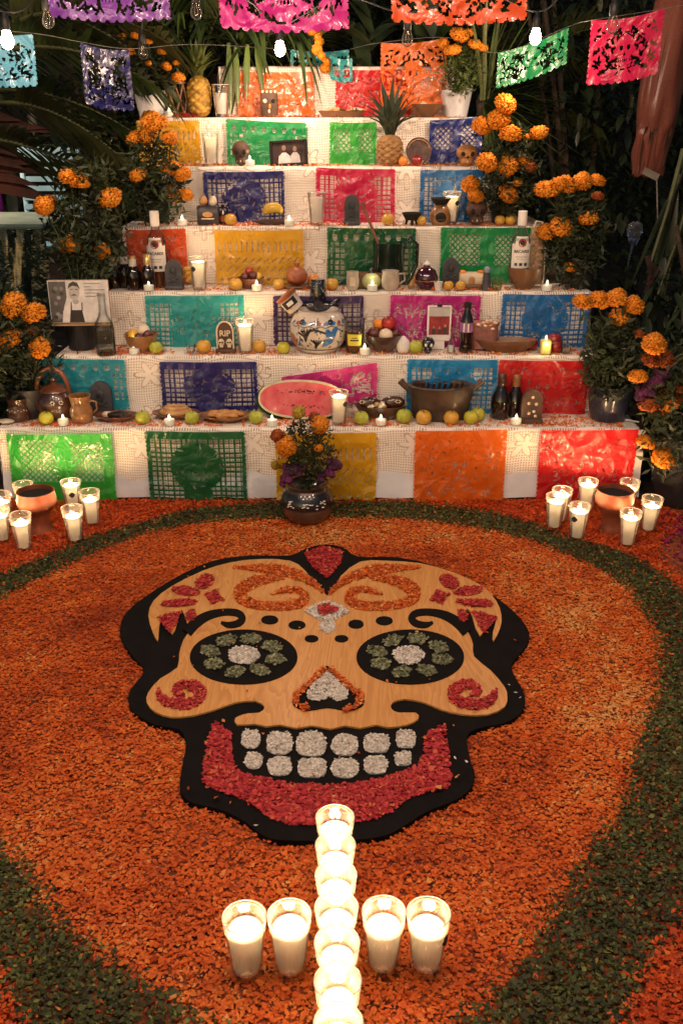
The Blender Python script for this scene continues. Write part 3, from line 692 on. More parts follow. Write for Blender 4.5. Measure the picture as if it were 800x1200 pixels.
def pattern(kind, U, V, w, h, rng):
    keep = np.ones(U.shape, bool); cx, cy = w / 2, h / 2
    mrg = (U > .012) & (U < w - .012) & (V > .022) & (V < h - .016)
    if kind in ('grid', 'gridhalf'):
        c = .0185; hole = (np.mod(U - .012, c) > .0056) & (np.mod(V - .022, c * .95) > .0056)
        body, cut = skullmask(U, V, cx, cy * .95, w * .27, h * .33)
        if kind == 'gridhalf': body |= (np.abs(U - cx) < w * .24); cut &= False
        cut = np.zeros_like(body)
        for q in range(26):
            ax, ay, ang = rng.uniform(w * .25, w * .75), rng.uniform(h * .15, h * .8), rng.uniform(0, 3.14); dx, dy = U - ax, V - ay
            p = dx * math.cos(ang) + dy * math.sin(ang); s = -dx * math.sin(ang) + dy * math.cos(ang); cut |= (p / rng.uniform(.006, .013)) ** 2 + (s / .0028) ** 2 < 1
        keep &= ~(mrg & ((hole & ~body) | (cut & body)))
    elif kind == 'diamond':
        c = .021; a = np.mod(U + V, c); b = np.mod(U - V, c); hole = (a > .007) & (b > .007)
        side = (np.abs(U - w * .27) < w * .17) & (np.abs(V - h * .38) < h * .3) | (np.abs(U - w * .75) < w * .15) & (np.abs(V - h * .4) < h * .28)
        keep &= ~(mrg & hole & side)
    elif kind == 'hearts':
        hole = (np.abs(V - h * .16) < .012) & (np.mod(U - .02, .04) < .018) & (np.abs(np.mod(U - .02, .04) - .009) < .012 - (V - h * .16) * .6)
        c = .022; g_ = (np.mod(U, c) > .008) & (np.mod(V, c) > .008) & ((U < w * .2) | (U > w * .82)) & (V > h * .25) & (V < h * .8)
        keep &= ~(mrg & (hole | g_))
    elif kind == 'slits':
        hole = (np.mod(U, .021) > .014) & (np.abs(V - h * .3) < h * .09) | (np.mod(U + V, .028) > .021) & (np.abs(V - h * .62) < h * .14) & (np.mod(V, .03) > .01)
        low = (np.abs(V - (h - .022)) < .006) & (np.mod(U, .03) > .016) & (U > .012) & (U < w - .012)
        keep &= ~(mrg & hole | low)
    else:   # 'lace': mirrored cut-outs of leaves and petals round a centre figure, plus a row of arches
        u = np.abs(U - cx)
        for q in range({'lace': 60, 'sparse': 44}[kind]):
            ax, ay = rng.uniform(.01, w / 2 - .014), rng.uniform(.024, h - .022); ang = rng.uniform(0, 3.14)
            L, W = (rng.uniform(.006, .015), rng.uniform(.0024, .0048)) if kind == 'lace' else (rng.uniform(.004, .009), rng.uniform(.0018, .0032))
            dx, dy = u - ax, V - ay; p = dx * math.cos(ang) + dy * math.sin(ang); s = -dx * math.sin(ang) + dy * math.cos(ang)
            keep &= ~(((p / L) ** 2 + (s / W) ** 2 < 1) & mrg)
        body, cut = skullmask(U, V, cx, cy * .9, w * .13, h * .2)
        keep |= body; keep &= ~(cut & body & mrg)
        if kind == 'lace':
            r = np.sqrt((U - cx) ** 2 + ((V - cy) * 1.1) ** 2); keep &= ~((np.abs(r - w * .26) < .0035) & (np.mod(np.arctan2(V - cy, U - cx) * 7 / np.pi, 1) > .35) & mrg)
    sw = .024
    keep &= V < h - .011 + .011 * np.sqrt(np.clip(1 - (2 * np.mod(U / sw, 1) - 1) ** 2, 0, 1))
    es = .005 * np.sqrt(np.clip(1 - (2 * np.mod(V / .016, 1) - 1) ** 2, 0, 1))
    keep &= (U > .005 - es) & (U < w - .005 + es)
    return keep
def flag(colour, label, x0, x1, y0, y1, Y, kind, tilt=0, group=None, cat='paper flag', wr=.006, seed=0, yaw=0, lift=.010, curl=.012, stp=.0034, hfix=None):
    """a cut flag whose top edge runs x0..x1 at pixel row y0 on the upright plane at distance Y"""
    a = wallp(x0, y0, Y); b = wallp(x1, y0 + tilt, Y)
    w = abs(b.x - a.x); h = hfix if hfix else a.z - zat(y1, Y); dz = (b.z - a.z) / w
    nx, ny = max(8, int(w / stp)), max(8, int(h / stp)); rng = random.Random(seed * 31 + len(label))
    uc = (np.arange(nx) + .5) * w / nx; vc = (np.arange(ny) + .5) * h / ny; U, V = np.meshgrid(uc, vc)
    K = pattern(kind, U, V, w, h, rng)
    gx = np.linspace(0, w, nx + 1); gy = np.linspace(0, h, ny + 1)
    idx = {}; vs = []; fs = []; cy_, sy_ = math.cos(yaw), math.sin(yaw)
    def vid(j, i):
        k = (j, i)
        if k not in idx:
            u, v = gx[i], gy[j]; f = v / h
            d = lift + wr * (.9 * mnoise.noise(Vector((u * 11 + seed * 7.1, v * 7, seed))) + .5 * mnoise.noise(Vector((u * 30, v * 24 + seed * 3, 2)))) * (.35 + f) + curl * f * f * (.6 + .8 * mnoise.noise(Vector((u * 6, seed, 9))))
            d = max(d, .003) if lift < .05 else d
            xx = u - .0 + .006 * f * mnoise.noise(Vector((v * 9, seed * 2.2, 3)))
            sag = -.01 * math.sin(math.pi * u / w) * (1 if wr > .008 else .25)
            idx[k] = len(vs); vs.append((xx * cy_, -d + xx * sy_, -v + dz * u + sag))
        return idx[k]
    for j in range(ny):
        for i in range(nx):
            if K[j, i]: fs.append((vid(j, i), vid(j + 1, i), vid(j + 1, i + 1), vid(j, i + 1)))
    o = O('paper_flag', MB().add(vs, fs), film_mat('film_' + colour.replace(' ', '_').replace('-', '_'), FC[colour]), smooth=True, sharp=180)
    o.location = a; return tag(o, label, cat, group)
tiers = ['bottom riser', 'second riser', 'third riser', 'fourth riser', 'fifth riser', 'sixth riser', 'top riser']
FL = [  # colour, tier, x0, x1, y0, y1, pattern, tilt
 ('green', 0, 8, 131, 508, 588, 'diamond', -1), ('dark green', 0, 170, 287, 504, 588, 'grid', 1), ('yellow', 0, 322, 441, 506, 586, 'slits', 0), ('orange', 0, 486, 594, 504, 590, 'sparse', -2), ('red', 0, 633, 747, 503, 592, 'sparse', -1),
 ('turquoise', 1, 50, 147, 418, 476, 'hearts', 3), ('navy', 1, 187, 301, 423, 480, 'grid', 0), ('pink', 1, 330, 442, 441, 482, 'lace', -17), ('sky blue', 1, 477, 583, 420, 482, 'gridhalf', 1), ('red', 1, 584, 690, 421, 486, 'sparse', 1),
 ('teal', 2, 170, 286, 346, 412, 'gridhalf', -1), ('purple', 2, 320, 426, 346, 404, 'grid', 0), ('magenta', 2, 457, 563, 345, 406, 'lace', 1), ('blue', 2, 588, 691, 344, 406, 'gridhalf', 0),
 ('orange-red', 3, 148, 218, 269, 333, 'sparse', -2), ('yellow', 3, 251, 355, 269, 333, 'slits', 0), ('dark green', 3, 383, 487, 266, 334, 'hearts', 1), ('emerald', 3, 516, 622, 266, 330, 'diamond', 0),
 ('navy', 4, 238, 333, 201, 262, 'grid', -1), ('crimson', 4, 370, 463, 196, 261, 'gridhalf', 2), ('blue', 4, 492, 566, 199, 260, 'gridhalf', -1),
 ('yellow', 5, 160, 234, 141, 196, 'slits', 0), ('emerald', 5, 265, 359, 139, 196, 'hearts', 5), ('green', 5, 386, 441, 143, 194, 'diamond', 0), ('royal', 5, 503, 566, 141, 192, 'diamond', -5),
 ('orange', 6, 277, 367, 84, 136, 'sparse', 0), ('red', 6, 393, 482, 82, 136, 'sparse', -1)]
for i, (c, t, x0, x1, y0, y1, kd, tl) in enumerate(FL):
    flag(c, f"{c} cut plastic flag hanging on the altar's {tiers[t]}", x0, x1, y0, y1, TD[t] - .012, kd, tl, 'cut flags on the altar risers', seed=i + 1)
# flags hung on strings overhead
flag('violet', 'violet scalloped cut flag on the overhead string between two unlit bulbs', 52, 196, -52, 20, 2.7, 'lace', 3, 'flags on the overhead strings', wr=.010, seed=40, lift=.0, stp=.003)
flag('magenta', 'wide magenta cut flag on the overhead string above the orange garland', 254, 409, -72, 33, 2.5, 'lace', 1, 'flags on the overhead strings', wr=.010, seed=41, lift=.0, stp=.003)
flag('orange-red', 'red-orange cut flag on the overhead string above the bouquet in white paper', 459, 622, -80, 26, 2.42, 'lace', -3, 'flags on the overhead strings', wr=.012, seed=42, lift=.0, stp=.003)
flag('crimson', 'pink cut flag on the string in front of the reddish trunk', 692, 778, 24, 100, 3.5, 'lace', -14, 'flags on the overhead strings', wr=.010, seed=43, lift=.0, stp=.0026)
flag('emerald', 'small green cut flag behind the lit bulb beside the palm frond', 583, 666, 62, 90, 3.98, 'lace', -30, 'flags on the overhead strings', wr=.010, seed=44, lift=.0, stp=.0026, hfix=.125)
flag('light blue', 'pale blue cut flag behind the lit bulb over the dark leaves', -45, 39, 36, 97, 3.55, 'lace', 4, 'flags on the overhead strings', wr=.010, seed=45, lift=.0, stp=.003)
flag('indigo', 'deep indigo cut flag hanging slack in front of dark leaves', 94, 152, 50, 122, 3.6, 'lace', 8, 'flags on the overhead strings', wr=.03, seed=46, lift=.0, stp=.003)
flag('orange', 'orange cut flag draped over the end of the top riser', 446, 524, 50, 128, 4.16, 'lace', -6, 'flags on the overhead strings', wr=.02, seed=47, lift=.0, stp=.003)
flag('teal', 'small teal cut flag behind the orange garland strand', 340, 409, 58, 84, 4.3, 'lace', 0, 'flags on the overhead strings', wr=.014, seed=48, lift=.0, stp=.003)
flag('teal', 'teal flag scrap hanging over the left corner of the top red flag', 386, 413, 64, 92, 4.2, 'sparse', 4, 'flags on the overhead strings', wr=.02, seed=49, lift=.0, stp=.003)
# strings and bulbs
M_CORD = mat('black_cord', (.02, .02, .02), .5, bmp=0)
M_TWINE = mat('clear_twine', (.16, .15, .14), .5, bmp=0)
def cord(label, pts, r, m, name='string'):
    q = smooth_open([Vector(p) for p in pts], 6); o = O(name, MB().tube([p - q[0] for p in q], r, 6), m); o.location = q[0]; return tag(o, label, 'string')
cord('twine carrying the violet, magenta and red-orange flags', [wallp(-120, -52, 2.8), wallp(52, -52, 2.7), wallp(254, -70, 2.5), wallp(459, -79, 2.42), wallp(640, -80, 2.4), wallp(900, -110, 2.5)], .0008, M_TWINE)
cord('twine carrying the pale blue and indigo flags', [wallp(-80, 30, 3.56), wallp(39, 39, 3.57), wallp(94, 49, 3.6), wallp(152, 57, 3.6), wallp(230, 52, 4.0), wallp(340, 58, 4.3)], .0009, M_TWINE)
cord('twine carrying the pink and green flags', [wallp(900, -12, 3.4), wallp(778, 10, 3.5), wallp(692, 24, 3.52), wallp(666, 31, 3.98), wallp(583, 62, 3.98), wallp(524, 44, 4.16), wallp(446, 50, 4.2), wallp(409, 58, 4.3)], .0009, M_TWINE)
BULBS = [  # px, py of the glass, distance, lit
 (9, 48, 3.2, 1), (328, 58, 3.8, 1), (627, 44, 3.62, 1), (57, 24, 3.3, 0), (230, 14, 3.4, 0), (168, 62, 3.9, 0), (477, 46, 3.5, 0), (717, 30, 3.3, 0)]
M_BULBLIT = emit_mat('lit_bulb', (1, .80, .52), 45)
M_BULBG = glass_mat('bulb_glass', (.95, .93, .9), 1.0, .03)
M_SOCK = mat('bulb_socket', (.015, .015, .015), .5, bmp=0)
M_FIL = mat('filament', (.5, .42, .3), .3, bmp=0, metal=1)
BPROF = [(0, -.052), (.008, -.050), (.0155, -.043), (.019, -.033), (.0185, -.024), (.014, -.010), (.0115, 0), (.0115, .004)]
ME_BG = mesh_of('bulb_glass', MB().lathe(BPROF, 20), M_BULBG); ME_BL = mesh_of('bulb_glow', MB().lathe(BPROF, 20), M_BULBLIT)
ME_SK = mesh_of('socket', MB().lathe([(0, .0), (.0125, 0), (.0140, .004), (.0140, .03), (.010, .036), (.006, .05), (0, .052)], 18), M_SOCK)
ME_FI = mesh_of('filament', MB().tube([(0, 0, 0), (-.004, 0, -.012), (-.005, 0, -.03), (-.002, 0, -.04), (.002, 0, -.04), (.005, 0, -.03), (.004, 0, -.012), (0, 0, 0)], .0006, 5), M_FIL)
def bulb(p, lit, label, group=None, power=None):
    t = T('string_bulb', label, 'light bulb', p, group)
    OM('socket', ME_SK, t)
    if lit:
        OM('bulb_glow', ME_BL, t)
        L = bpy.data.lights.new('bulb_light', 'POINT'); L.energy = power or BULB_W; L.color = (1, .66, .455); L.shadow_soft_size = .03
        OM('bulb_light', L, t, (0, 0, -.09))
    else: OM('bulb_glass', ME_BG, t); OM('filament', ME_FI, t)
    return t
BL = ['lit string bulb in front of the pale blue flag', 'lit string bulb above the top orange flag', 'lit string bulb in front of the green flag and palm frond', 'unlit string bulb under the violet flag end', 'unlit string bulb between the violet and magenta flags', 'unlit string bulb among the small marigolds in the white pot', 'unlit string bulb above the draped orange flag', 'unlit string bulb hanging over the pink flag']
tops = []
for (px, py, D, lit), lb in zip(BULBS, BL):
    p = wallp(px, py, D); p.z += .028; bulb(p, lit, lb); tops.append(p + Vector((0, 0, .05)))
cord('black light cord over the pale blue flag and the leaves', [wallp(-160, -40, 3.1), tops[0], tops[3] + Vector((0, 0, .0)), wallp(140, -12, 3.3), tops[4], wallp(290, 0, 3.7), tops[1], wallp(400, -4, 3.7), tops[6], wallp(560, -10, 3.65), tops[2], wallp(668, -12, 3.6), tops[7], wallp(900, -60, 3.2)], .0028, M_CORD, 'light_cord')
cord('black drop cord of the bulb among the small marigolds', [tops[5], tops[5] + Vector((.01, 0, .06)), wallp(165, -20, 3.9)], .0025, M_CORD, 'light_cord')
# added bulbs and cords, out of view overhead, lighting the carpet and altar
over = [(-1.9, 2.1, 2.3), (-1.1, 1.75, 2.2), (-.37, 1.7, 2.15), (.37, 1.7, 2.15), (1.1, 1.75, 2.2), (1.9, 2.1, 2.3)]
over2 = [(-1.6, .9, 2.4), (-.75, .95, 2.3), (0, .92, 2.25), (.75, .95, 2.3), (1.6, .9, 2.4)]
for p in over[1:5] + over2[1:4]: bulb(Vector(p), 1, 'added unseen lit bulb high over the petal carpet', 'added bulbs out of view over the carpet', OVER_W)
cord('added unseen light cord crossing high over the candle cross', [Vector(p) + Vector((0, 0, .05)) for p in over2], .0028, M_CORD, 'light_cord')
cord('added unseen light cord crossing high over the petal carpet', [Vector(p) + Vector((0, 0, .05)) for p in over], .0028, M_CORD, 'light_cord')
# ================================================================== offerings: shared pieces
M_CLAY = mat('glazed_clay', (.20, .065, .028), .32, .4, 14, .15, coat=.6)
M_CLAYD = mat('dark_glazed_clay', (.075, .030, .018), .3, .4, 14, .15, coat=.7)
M_CLAYO = mat('ochre_clay', (.33, .15, .05), .35, .35, 18, .15, coat=.5)
M_STONE = mat('slate_clay', (.055, .06, .075), .6, .35, 20, .5, .003)
M_BROWNCL = mat('brown_unglazed_clay', (.10, .05, .032), .7, .35, 24, .5, .003)
M_WOODB = wood_mat('carved_wood', (.12, .05, .02), (.24, .11, .045), .5, 4)
M_CREAM = mat('cream_paint', (.72, .62, .46), .4, .15, 20, .1)
M_WHITE = mat('white_paint', (.75, .73, .70), .5, .08, 20, .1)
M_DARK = mat('dark_hollow', (.012, .008, .006), .9, bmp=0)
M_PEELY = mat('yellow_green_apple', (.52, .47, .035), .35, .3, 22, .08, coat=.3, col2=(.40, .42, .03))
M_PEELG = mat('green_apple', (.42, .46, .04), .35, .25, 22, .08, coat=.3)
M_PEELO = mat('golden_apple', (.62, .40, .045), .35, .3, 22, .08, coat=.3, col2=(.56, .26, .04))
M_PEELR = mat('red_apple', (.36, .02, .018), .32, .5, 16, .08, coat=.4)
M_PEELP = mat('dull_purple_fruit', (.10, .02, .02), .4, .4, 14, .1, coat=.3)
M_STEM = mat('fruit_stem', (.07, .04, .02), .8)
M_ORANGE = mat('orange_peel', (.75, .25, .02), .4, .15, 60, .5, .001, coat=.2)
M_BREAD = mat('bread_crust', (.36, .17, .06), .7, .5, 26, .7, .006, col2=(.58, .34, .14))
M_MOLE = mat('dark_sauce', (.02, .010, .008), .35, .4, 40, .8, .006)
M_LED = mat('tealight_plastic', (.78, .80, .74), .35, .05, 20, 0, sss=.5, sssr=.01)
M_LEDF = emit_mat('led_flame', (1.0, .93, .55), 3.2)
M_GOLD = mat('gold_foil', (.72, .52, .25), .3, .2, 30, .1, metal=.7)
M_BBROWN = mat('dark_bottle_glass', (.012, .006, .005), .12, .2, 10, 0, coat=.8)
M_LABELW = mat('paper_label', (.70, .68, .64), .6, .08, 20, 0)
M_INK = mat('label_ink', (.02, .018, .02), .6, bmp=0)
M_INKR = mat('label_red', (.35, .03, .03), .5, bmp=0)
M_INKB = mat('label_blue', (.03, .06, .22), .5, bmp=0)
AP = [(0, .16), (.10, .08), (.26, .0), (.52, .04), (.80, .24), (.97, .55), (1.0, .88), (.92, 1.25), (.70, 1.55), (.42, 1.68), (.20, 1.63), (.07, 1.50), (0, 1.46)]
ME_APPLE = {}
def apple_mesh(m):
    if m.name not in ME_APPLE: ME_APPLE[m.name] = mesh_of('flesh', MB().lathe(AP, 22, flute=lambda a, z: 1 + .025 * math.cos(5 * a) * (1 if z < .5 else .4)), m, sharp=80)
    return ME_APPLE[m.name]
ME_ASTEM = mesh_of('stem', MB().tube([(0, 0, 1.44), (.05, .02, 1.62), (.14, .03, 1.82)], [.06, .045, .06], 6), M_STEM)
def apple(px, d, t, back, m, label, group='apples along the tiers', name='apple', z=0):
    p = spot(px, t, back); r = msz(d, p) / 2; p.z += z
    o = T(name, label, 'apple' if name == 'apple' else name, p, group, random.uniform(0, 6))
    o.scale = (r, r, r); o.rotation_euler[0] = random.uniform(-.15, .15)
    OM('flesh', apple_mesh(m), o); OM('stem', ME_ASTEM, o); return o
ME_TL = mesh_of('plastic_cup', MB().lathe([(0, 0), (.018, 0), (.0188, .002), (.0188, .018), (.0175, .0205), (.013, .0205), (.006, .024), (0, .025)], 24), M_LED)
ME_TLF = mesh_of('flame_tip', MB().lathe([(0, .022), (.0038, .0235), (.0045, .028), (.0032, .033), (.0011, .037), (0, .039)], 12), M_LEDF)
def tealight(px, t, back, label, dim=False):
    p = spot(px, t, back); o = T('tealight', label, 'tealight', p, 'battery tealights on the tiers')
    OM('plastic_cup', ME_TL, o); OM('flame_tip', ME_TLF, o)
    L = bpy.data.lights.new('tealight_glow', 'POINT'); L.energy = .012; L.color = (1, .9, .55); L.shadow_soft_size = .006
    OM('tealight_glow', L, o, (0, -.001, .052)); return o
def acandle(px, t, back, label, lit=True, wax=.100, power=1.5, mark=None):
    return candle(spot(px, t, back), label, 'glass candles on the tiers', wax, lit, mark, power)
def patch(r, z0, z1, ha, n=10, r2=None):
    mb = MB(); vs = []; r2 = r2 or r
    for i in range(n + 1):
        a = -ha + 2 * ha * i / n; vs += [(r * math.sin(a), -r * math.cos(a), z0), (r2 * math.sin(a), -r2 * math.cos(a), z1)]
    return mb.add(vs, [(2 * i, 2 * i + 2, 2 * i + 3, 2 * i + 1) for i in range(n)])
def plate(t_, r, h, m, name='plate'):
    return O(name, MB().lathe([(0, 0), (r * .55, 0), (r * .62, h * .12), (r, h * .85), (r * 1.0, h), (r * .95, h * .97), (r * .6, h * .32), (0, h * .25)], 36), m, t_, sharp=60)
def bowl(t_, r, h, m, name='bowl', sx=1):
    return O(name, MB().lathe([(0, 0), (r * .42, 0), (r * .5, h * .04), (r * .82, h * .45), (r, h), (r * .94, h), (r * .76, h * .48), (r * .4, h * .14), (0, h * .1)], 36, sx=sx), m, t_, sharp=60)
def fruit_in(t_, lst, r0):
    for (x, y, z, r, m, nm) in lst:
        o = tag(O(nm, MB().ball((0, 0, 0), (r, r, r * .92), 18, 12, .05, seed=x * 9), m), '', '')
        yield o

# ---------------------------------------------------------------- bottom tier (tread 1)
p = spot(24, 0, .09); h = hto(466, p); r = msz(13.5, p)
t = T('clay_jar', 'small dark brown glazed jar with white dots beside the teapot', 'jar', p)
O('body', MB().lathe([(0, 0), (.72 * r, 0), (.95 * r, .18 * h), (r, .38 * h), (.9 * r, .58 * h), (.80 * r, .68 * h), (.86 * r, .85 * h), (.92 * r, h), (.82 * r, h), (.74 * r, .75 * h), (.8 * r, .45 * h), (0, .2 * h)], 30), M_CLAYD, t)
for k in range(9):
    a = -R(60) + k * R(15); O('dot', MB().ball((r * .97 * math.sin(a), -r * .97 * math.cos(a), h * (.5 + .05 * (k % 2))), (.002, .002, .002), 6, 4), M_CREAM, t)
p = spot(8, 0, .05); t = T('clay_spoon', 'pale flat spoon lying at the end of the bottom tier', 'spoon', p)
O('bowl', MB().ball((0, 0, .008), (.03, .02, .008), 16, 8), M_CREAM, t); O('handle', MB().tube([(-.02, 0, .01), (-.07, .01, .012), (-.12, .02, .013)], [.006, .005, .006], 8), M_CREAM, t)
p = spot(68, 0, .12); r = msz(22, p); h = hto(450, p)
t = T('clay_teapot', 'dark brown clay teapot with arched overhead handle and flower dots', 'teapot', p)
O('body', MB().lathe([(0, 0), (.7 * r, 0), (.95 * r, .15 * h), (1.05 * r, .38 * h), (.98 * r, .6 * h), (.78 * r, .78 * h), (.72 * r, .82 * h)], 32), M_CLAYD, t)
lid = O('lid', MB().lathe([(.78 * r, .82 * h), (.76 * r, .86 * h), (.5 * r, .96 * h), (.2 * r, 1.02 * h), (.12 * r, 1.06 * h), (.2 * r, 1.12 * h), (.14 * r, 1.18 * h), (0, 1.2 * h)], 28), M_CLAY, t)
O('spout', MB().tube([(-.8 * r, -.1 * r, .22 * h), (-1.3 * r, -.15 * r, .42 * h), (-1.75 * r, -.2 * r, .66 * h)], [.3 * r, .22 * r, .14 * r], 12), M_CLAYD, t)
hh = hto(431, p)
O('handle', MB().tube([(.86 * r * math.cos(a) - .08 * r, 0, .62 * h + (hh - .62 * h) * math.sin(a) ** .8) for a in [math.pi * k / 14 for k in range(15)]], .13 * r, 10), M_CLAY, t)
for cx in (.12, .55):
    for k in range(6):
        a = R(60 * k); th = cx + .09 * math.cos(a); zz = .58 * h + .05 * h * math.sin(a); O('flower_dot', MB().ball((1.0 * r * math.sin(th), -1.0 * r * math.cos(th), zz), .0024, 6, 4), M_CREAM, t)
p = spot(97, 0, .07); r = msz(13.5, p); h = hto(463, p)
t = T('clay_mug', 'small ochre glazed mug with wide rim beside the teapot', 'mug', p)
O('body', MB().lathe([(0, 0), (.7 * r, 0), (.92 * r, .12 * h), (r, .32 * h), (.95 * r, .5 * h), (.8 * r, .62 * h), (.84 * r, .8 * h), (.93 * r, h), (.84 * r, h), (.74 * r, .7 * h), (.85 * r, .4 * h), (0, .2 * h)], 30), M_CLAYO, t)
O('handle', MB().tube([(.8 * r, .2 * r, .78 * h), (1.25 * r, .3 * r, .72 * h), (1.3 * r, .3 * r, .45 * h), (.95 * r, .2 * r, .3 * h)], .1 * r, 8), M_CLAYO, t)
def tomb(px, t_, back, w, top, m, label, relief='face', thick=.022):
    p = spot(px, t_, back); W = msz(w, p); H = hto(top, p)
    o = T('toy_tombstone', label, 'tombstone', p)
    pts = [(-W * .44, 0, H * .12), (-W * .44, 0, H * .66)] + [(-W * .44 * math.cos(a), 0, H * .66 + H * .34 * math.sin(a)) for a in [math.pi * k / 10 for k in range(1, 10)]] + [(W * .44, 0, H * .66), (W * .44, 0, H * .12)]
    O('slab', MB().prism([(x, -thick / 2, z) for x, y, z in pts], (0, thick, 0)), m, o, sharp=30)
    O('plinth', MB().box((0, -.002, H * .065), (W, thick * 1.5, H * .13), bev=.003), m, o)
    if relief == 'face':
        O('relief_skull', MB().ball((0, -thick * .5, H * .62), (W * .17, .006, H * .13), 12, 8).box((0, -thick * .5 - .001, H * .48), (W * .18, .006, H * .08)), m, o)
        O('relief_bones', MB().tube([(-W * .28, -thick * .55, H * .25), (W * .28, -thick * .55, H * .42)], .0035, 6).tube([(W * .28, -thick * .55, H * .25), (-W * .28, -thick * .55, H * .42)], .0035, 6), m, o)
    elif relief == 'dots':
        for k, (x, z) in enumerate(((.0, .78), (-.16, .6), (.16, .58), (.08, .36), (-.12, .3), (.16, .22))):
            O('bead', MB().ball((W * x, -thick * .52, H * z), (W * .07, .003, W * .07), 10, 6), M_CREAM, o)
    elif relief == 'rip':
        txt('RIP', H * .26, M_CREAM, o, (0, -thick * .5 - .0012, H * .62), (R(90), 0, 0), bold=.0006)
        for x in (-.2, .2):
            O('relief_skull', MB().ball((W * x, -thick * .5, H * .34), (W * .16, .006, W * .19), 12, 8), M_CREAM, o)
            O('relief_jaw', MB().box((W * x, -thick * .5, H * .22), (W * .18, .008, H * .06)), M_CREAM, o)
            for s in (-1, 1): O('eye_socket', MB().ball((W * (x + .06 * s), -thick * .5 - .006, H * .35), (W * .045, .002, W * .05), 8, 6), M_DARK, o)
        O('border', MB().tube([(x * .93, -thick * .5, z * .97 + .003) for x, y, z in pts], .003, 6), M_CREAM, o)
    return o
tomb(121, 0, .16, 28, 447, M_STONE, 'slate blue toy tombstone behind the ochre mug')
def dish(px, t_, back, w, top, m, label, food, cat='plate'):
    p = spot(px, t_, back); r = msz(w, p) / 2; o = T('clay_plate', label, cat, p); o.scale = (1, .62, 1)
    plate(o, r, .022, m)
    if food == 'mole':
        O('sauce', MB().ball((.1 * r, 0, .018), (r * .55, r * .5, .014), 20, 8, .3, 2), M_MOLE, o)
        O('rice', MB().ball((-.4 * r, .1 * r, .018), (r * .28, r * .3, .012), 14, 8, .3, 3), M_CREAM, o)
    if food == 'bread':
        O('bread', MB().ball((0, 0, .022), (r * .72, r * .7, .018), 28, 10, .12, 4), M_BREAD, o)
        O('bread_ring', MB().tube([(r * .45 * math.cos(a), r * .45 * math.sin(a), .036) for a in [2 * math.pi * k / 20 for k in range(21)]], .008, 8), M_BREAD, o)
    if food == 'tamal':
        for k in range(7):
            a = k * .9; O('filling', MB().ball((r * .45 * math.cos(a), r * .45 * math.sin(a), .022), (r * .28, r * .2, .011), 12, 8, .35, k), mat('orange_stew', (.42, .15, .035), .45, .5, 40, .6, .004, col2=(.60, .34, .12)), o)
        O('topping', MB().ball((0, 0, .024), (r * .35, r * .3, .013), 14, 8, .4, 8), MATS['orange_stew'], o)
    return o
dish(137, 0, .09, 50, 477, M_CLAY, 'clay plate of dark sauce between the ochre mug and an apple', 'mole')
dish(207, 0, .12, 56, 474, M_CLAY, 'clay plate holding round ringed bread', 'bread')
dish(264, 0, .09, 60, 474, M_CLAYO, 'clay plate of orange stew beside the watermelon', 'tamal')
for px, d, m, back, lb in ((55, 17, M_PEELY, .045, 'yellow apple in front of the clay teapot'), (168, 17.5, M_PEELG, .05, 'yellow-green apple beside the plate of dark sauce'), (225, 17, M_PEELG, .05, 'yellow-green apple between the bread plate and the stew plate'), (300, 17, M_PEELG, .055, 'green apple beside the end of the watermelon'),
        (423, 17.5, M_PEELG, .045, 'green apple in front of the dotted clay dish'), (473, 18.5, M_PEELG, .06, 'large green apple by the handle of the ribbed pot'), (495.5, 18.5, M_PEELO, .05, 'golden apple in front of the ribbed pot, next to a green one'), (527.5, 18, M_PEELO, .045, 'brownish golden apple in front of the ribbed pot, next to a paired yellow one'), (552, 17.5, M_PEELY, .05, 'yellow-green apple leading the pair beside the ribbed pot'), (559, 17, M_PEELY, .09, 'yellow-green apple at the back of the pair beside the ribbed pot')):
    apple(px, d, 0, back, m, lb)
for px, back, lb in ((75, .035, 'battery tealight in front of the clay teapot'), (199, .035, 'battery tealight in front of the ringed bread'), (319, .03, 'battery tealight in front of the watermelon'), (446, .035, 'battery tealight in front of the dotted clay dish'), (604, .04, 'battery tealight by the beaded brown tombstone')):
    tealight(px, 0, back, lb)
# watermelon half
p = spot(354, 0, .115); a_, b_ = msz(51, p), msz(21.5, p) * 1.06
t = T('watermelon_half', 'halved watermelon showing red flesh, propped on the bottom tier', 'watermelon', p + Vector((0, 0, b_ * .99)))
rind = MB(); n1, n2 = 40, 12; vs = []; fs = []
for j in range(n2 + 1):
    ph = math.pi / 2 * j / n2
    for i in range(n1):
        a = 2 * math.pi * i / n1; e = .86
        ca = math.copysign(abs(math.cos(a)) ** e, math.cos(a)); sa = math.copysign(abs(math.sin(a)) ** e, math.sin(a))
        vs.append((a_ * ca * math.cos(ph), .062 * math.sin(ph), b_ * sa * math.cos(ph)))
for j in range(n2):
    for i in range(n1): k = (i + 1) % n1; fs.append((j * n1 + i, j * n1 + k, (j + 1) * n1 + k, (j + 1) * n1 + i))
tilt = Matrix.Rotation(-R(14), 4, 'X') @ Matrix.Rotation(R(2), 4, 'Y')
M_RIND = mat('watermelon_skin', (.03, .10, .02), .35, .5, 14, .1, coat=.3, col2=(.10, .2, .05))
O('skin', rind.add(vs, fs).xf(tilt @ Matrix.Translation((0, .001, -.005)) @ Matrix.Diagonal((1.035, 1, 1.06, 1))), M_RIND, t)
def mel(k, y): 
    q = []
    for i in range(n1):
        a = 2 * math.pi * i / n1; e = .86
        q.append((a_ * k[0] * math.copysign(abs(math.cos(a)) ** e, math.cos(a)), y, b_ * k[1] * math.copysign(abs(math.sin(a)) ** e, math.sin(a))))
    return q
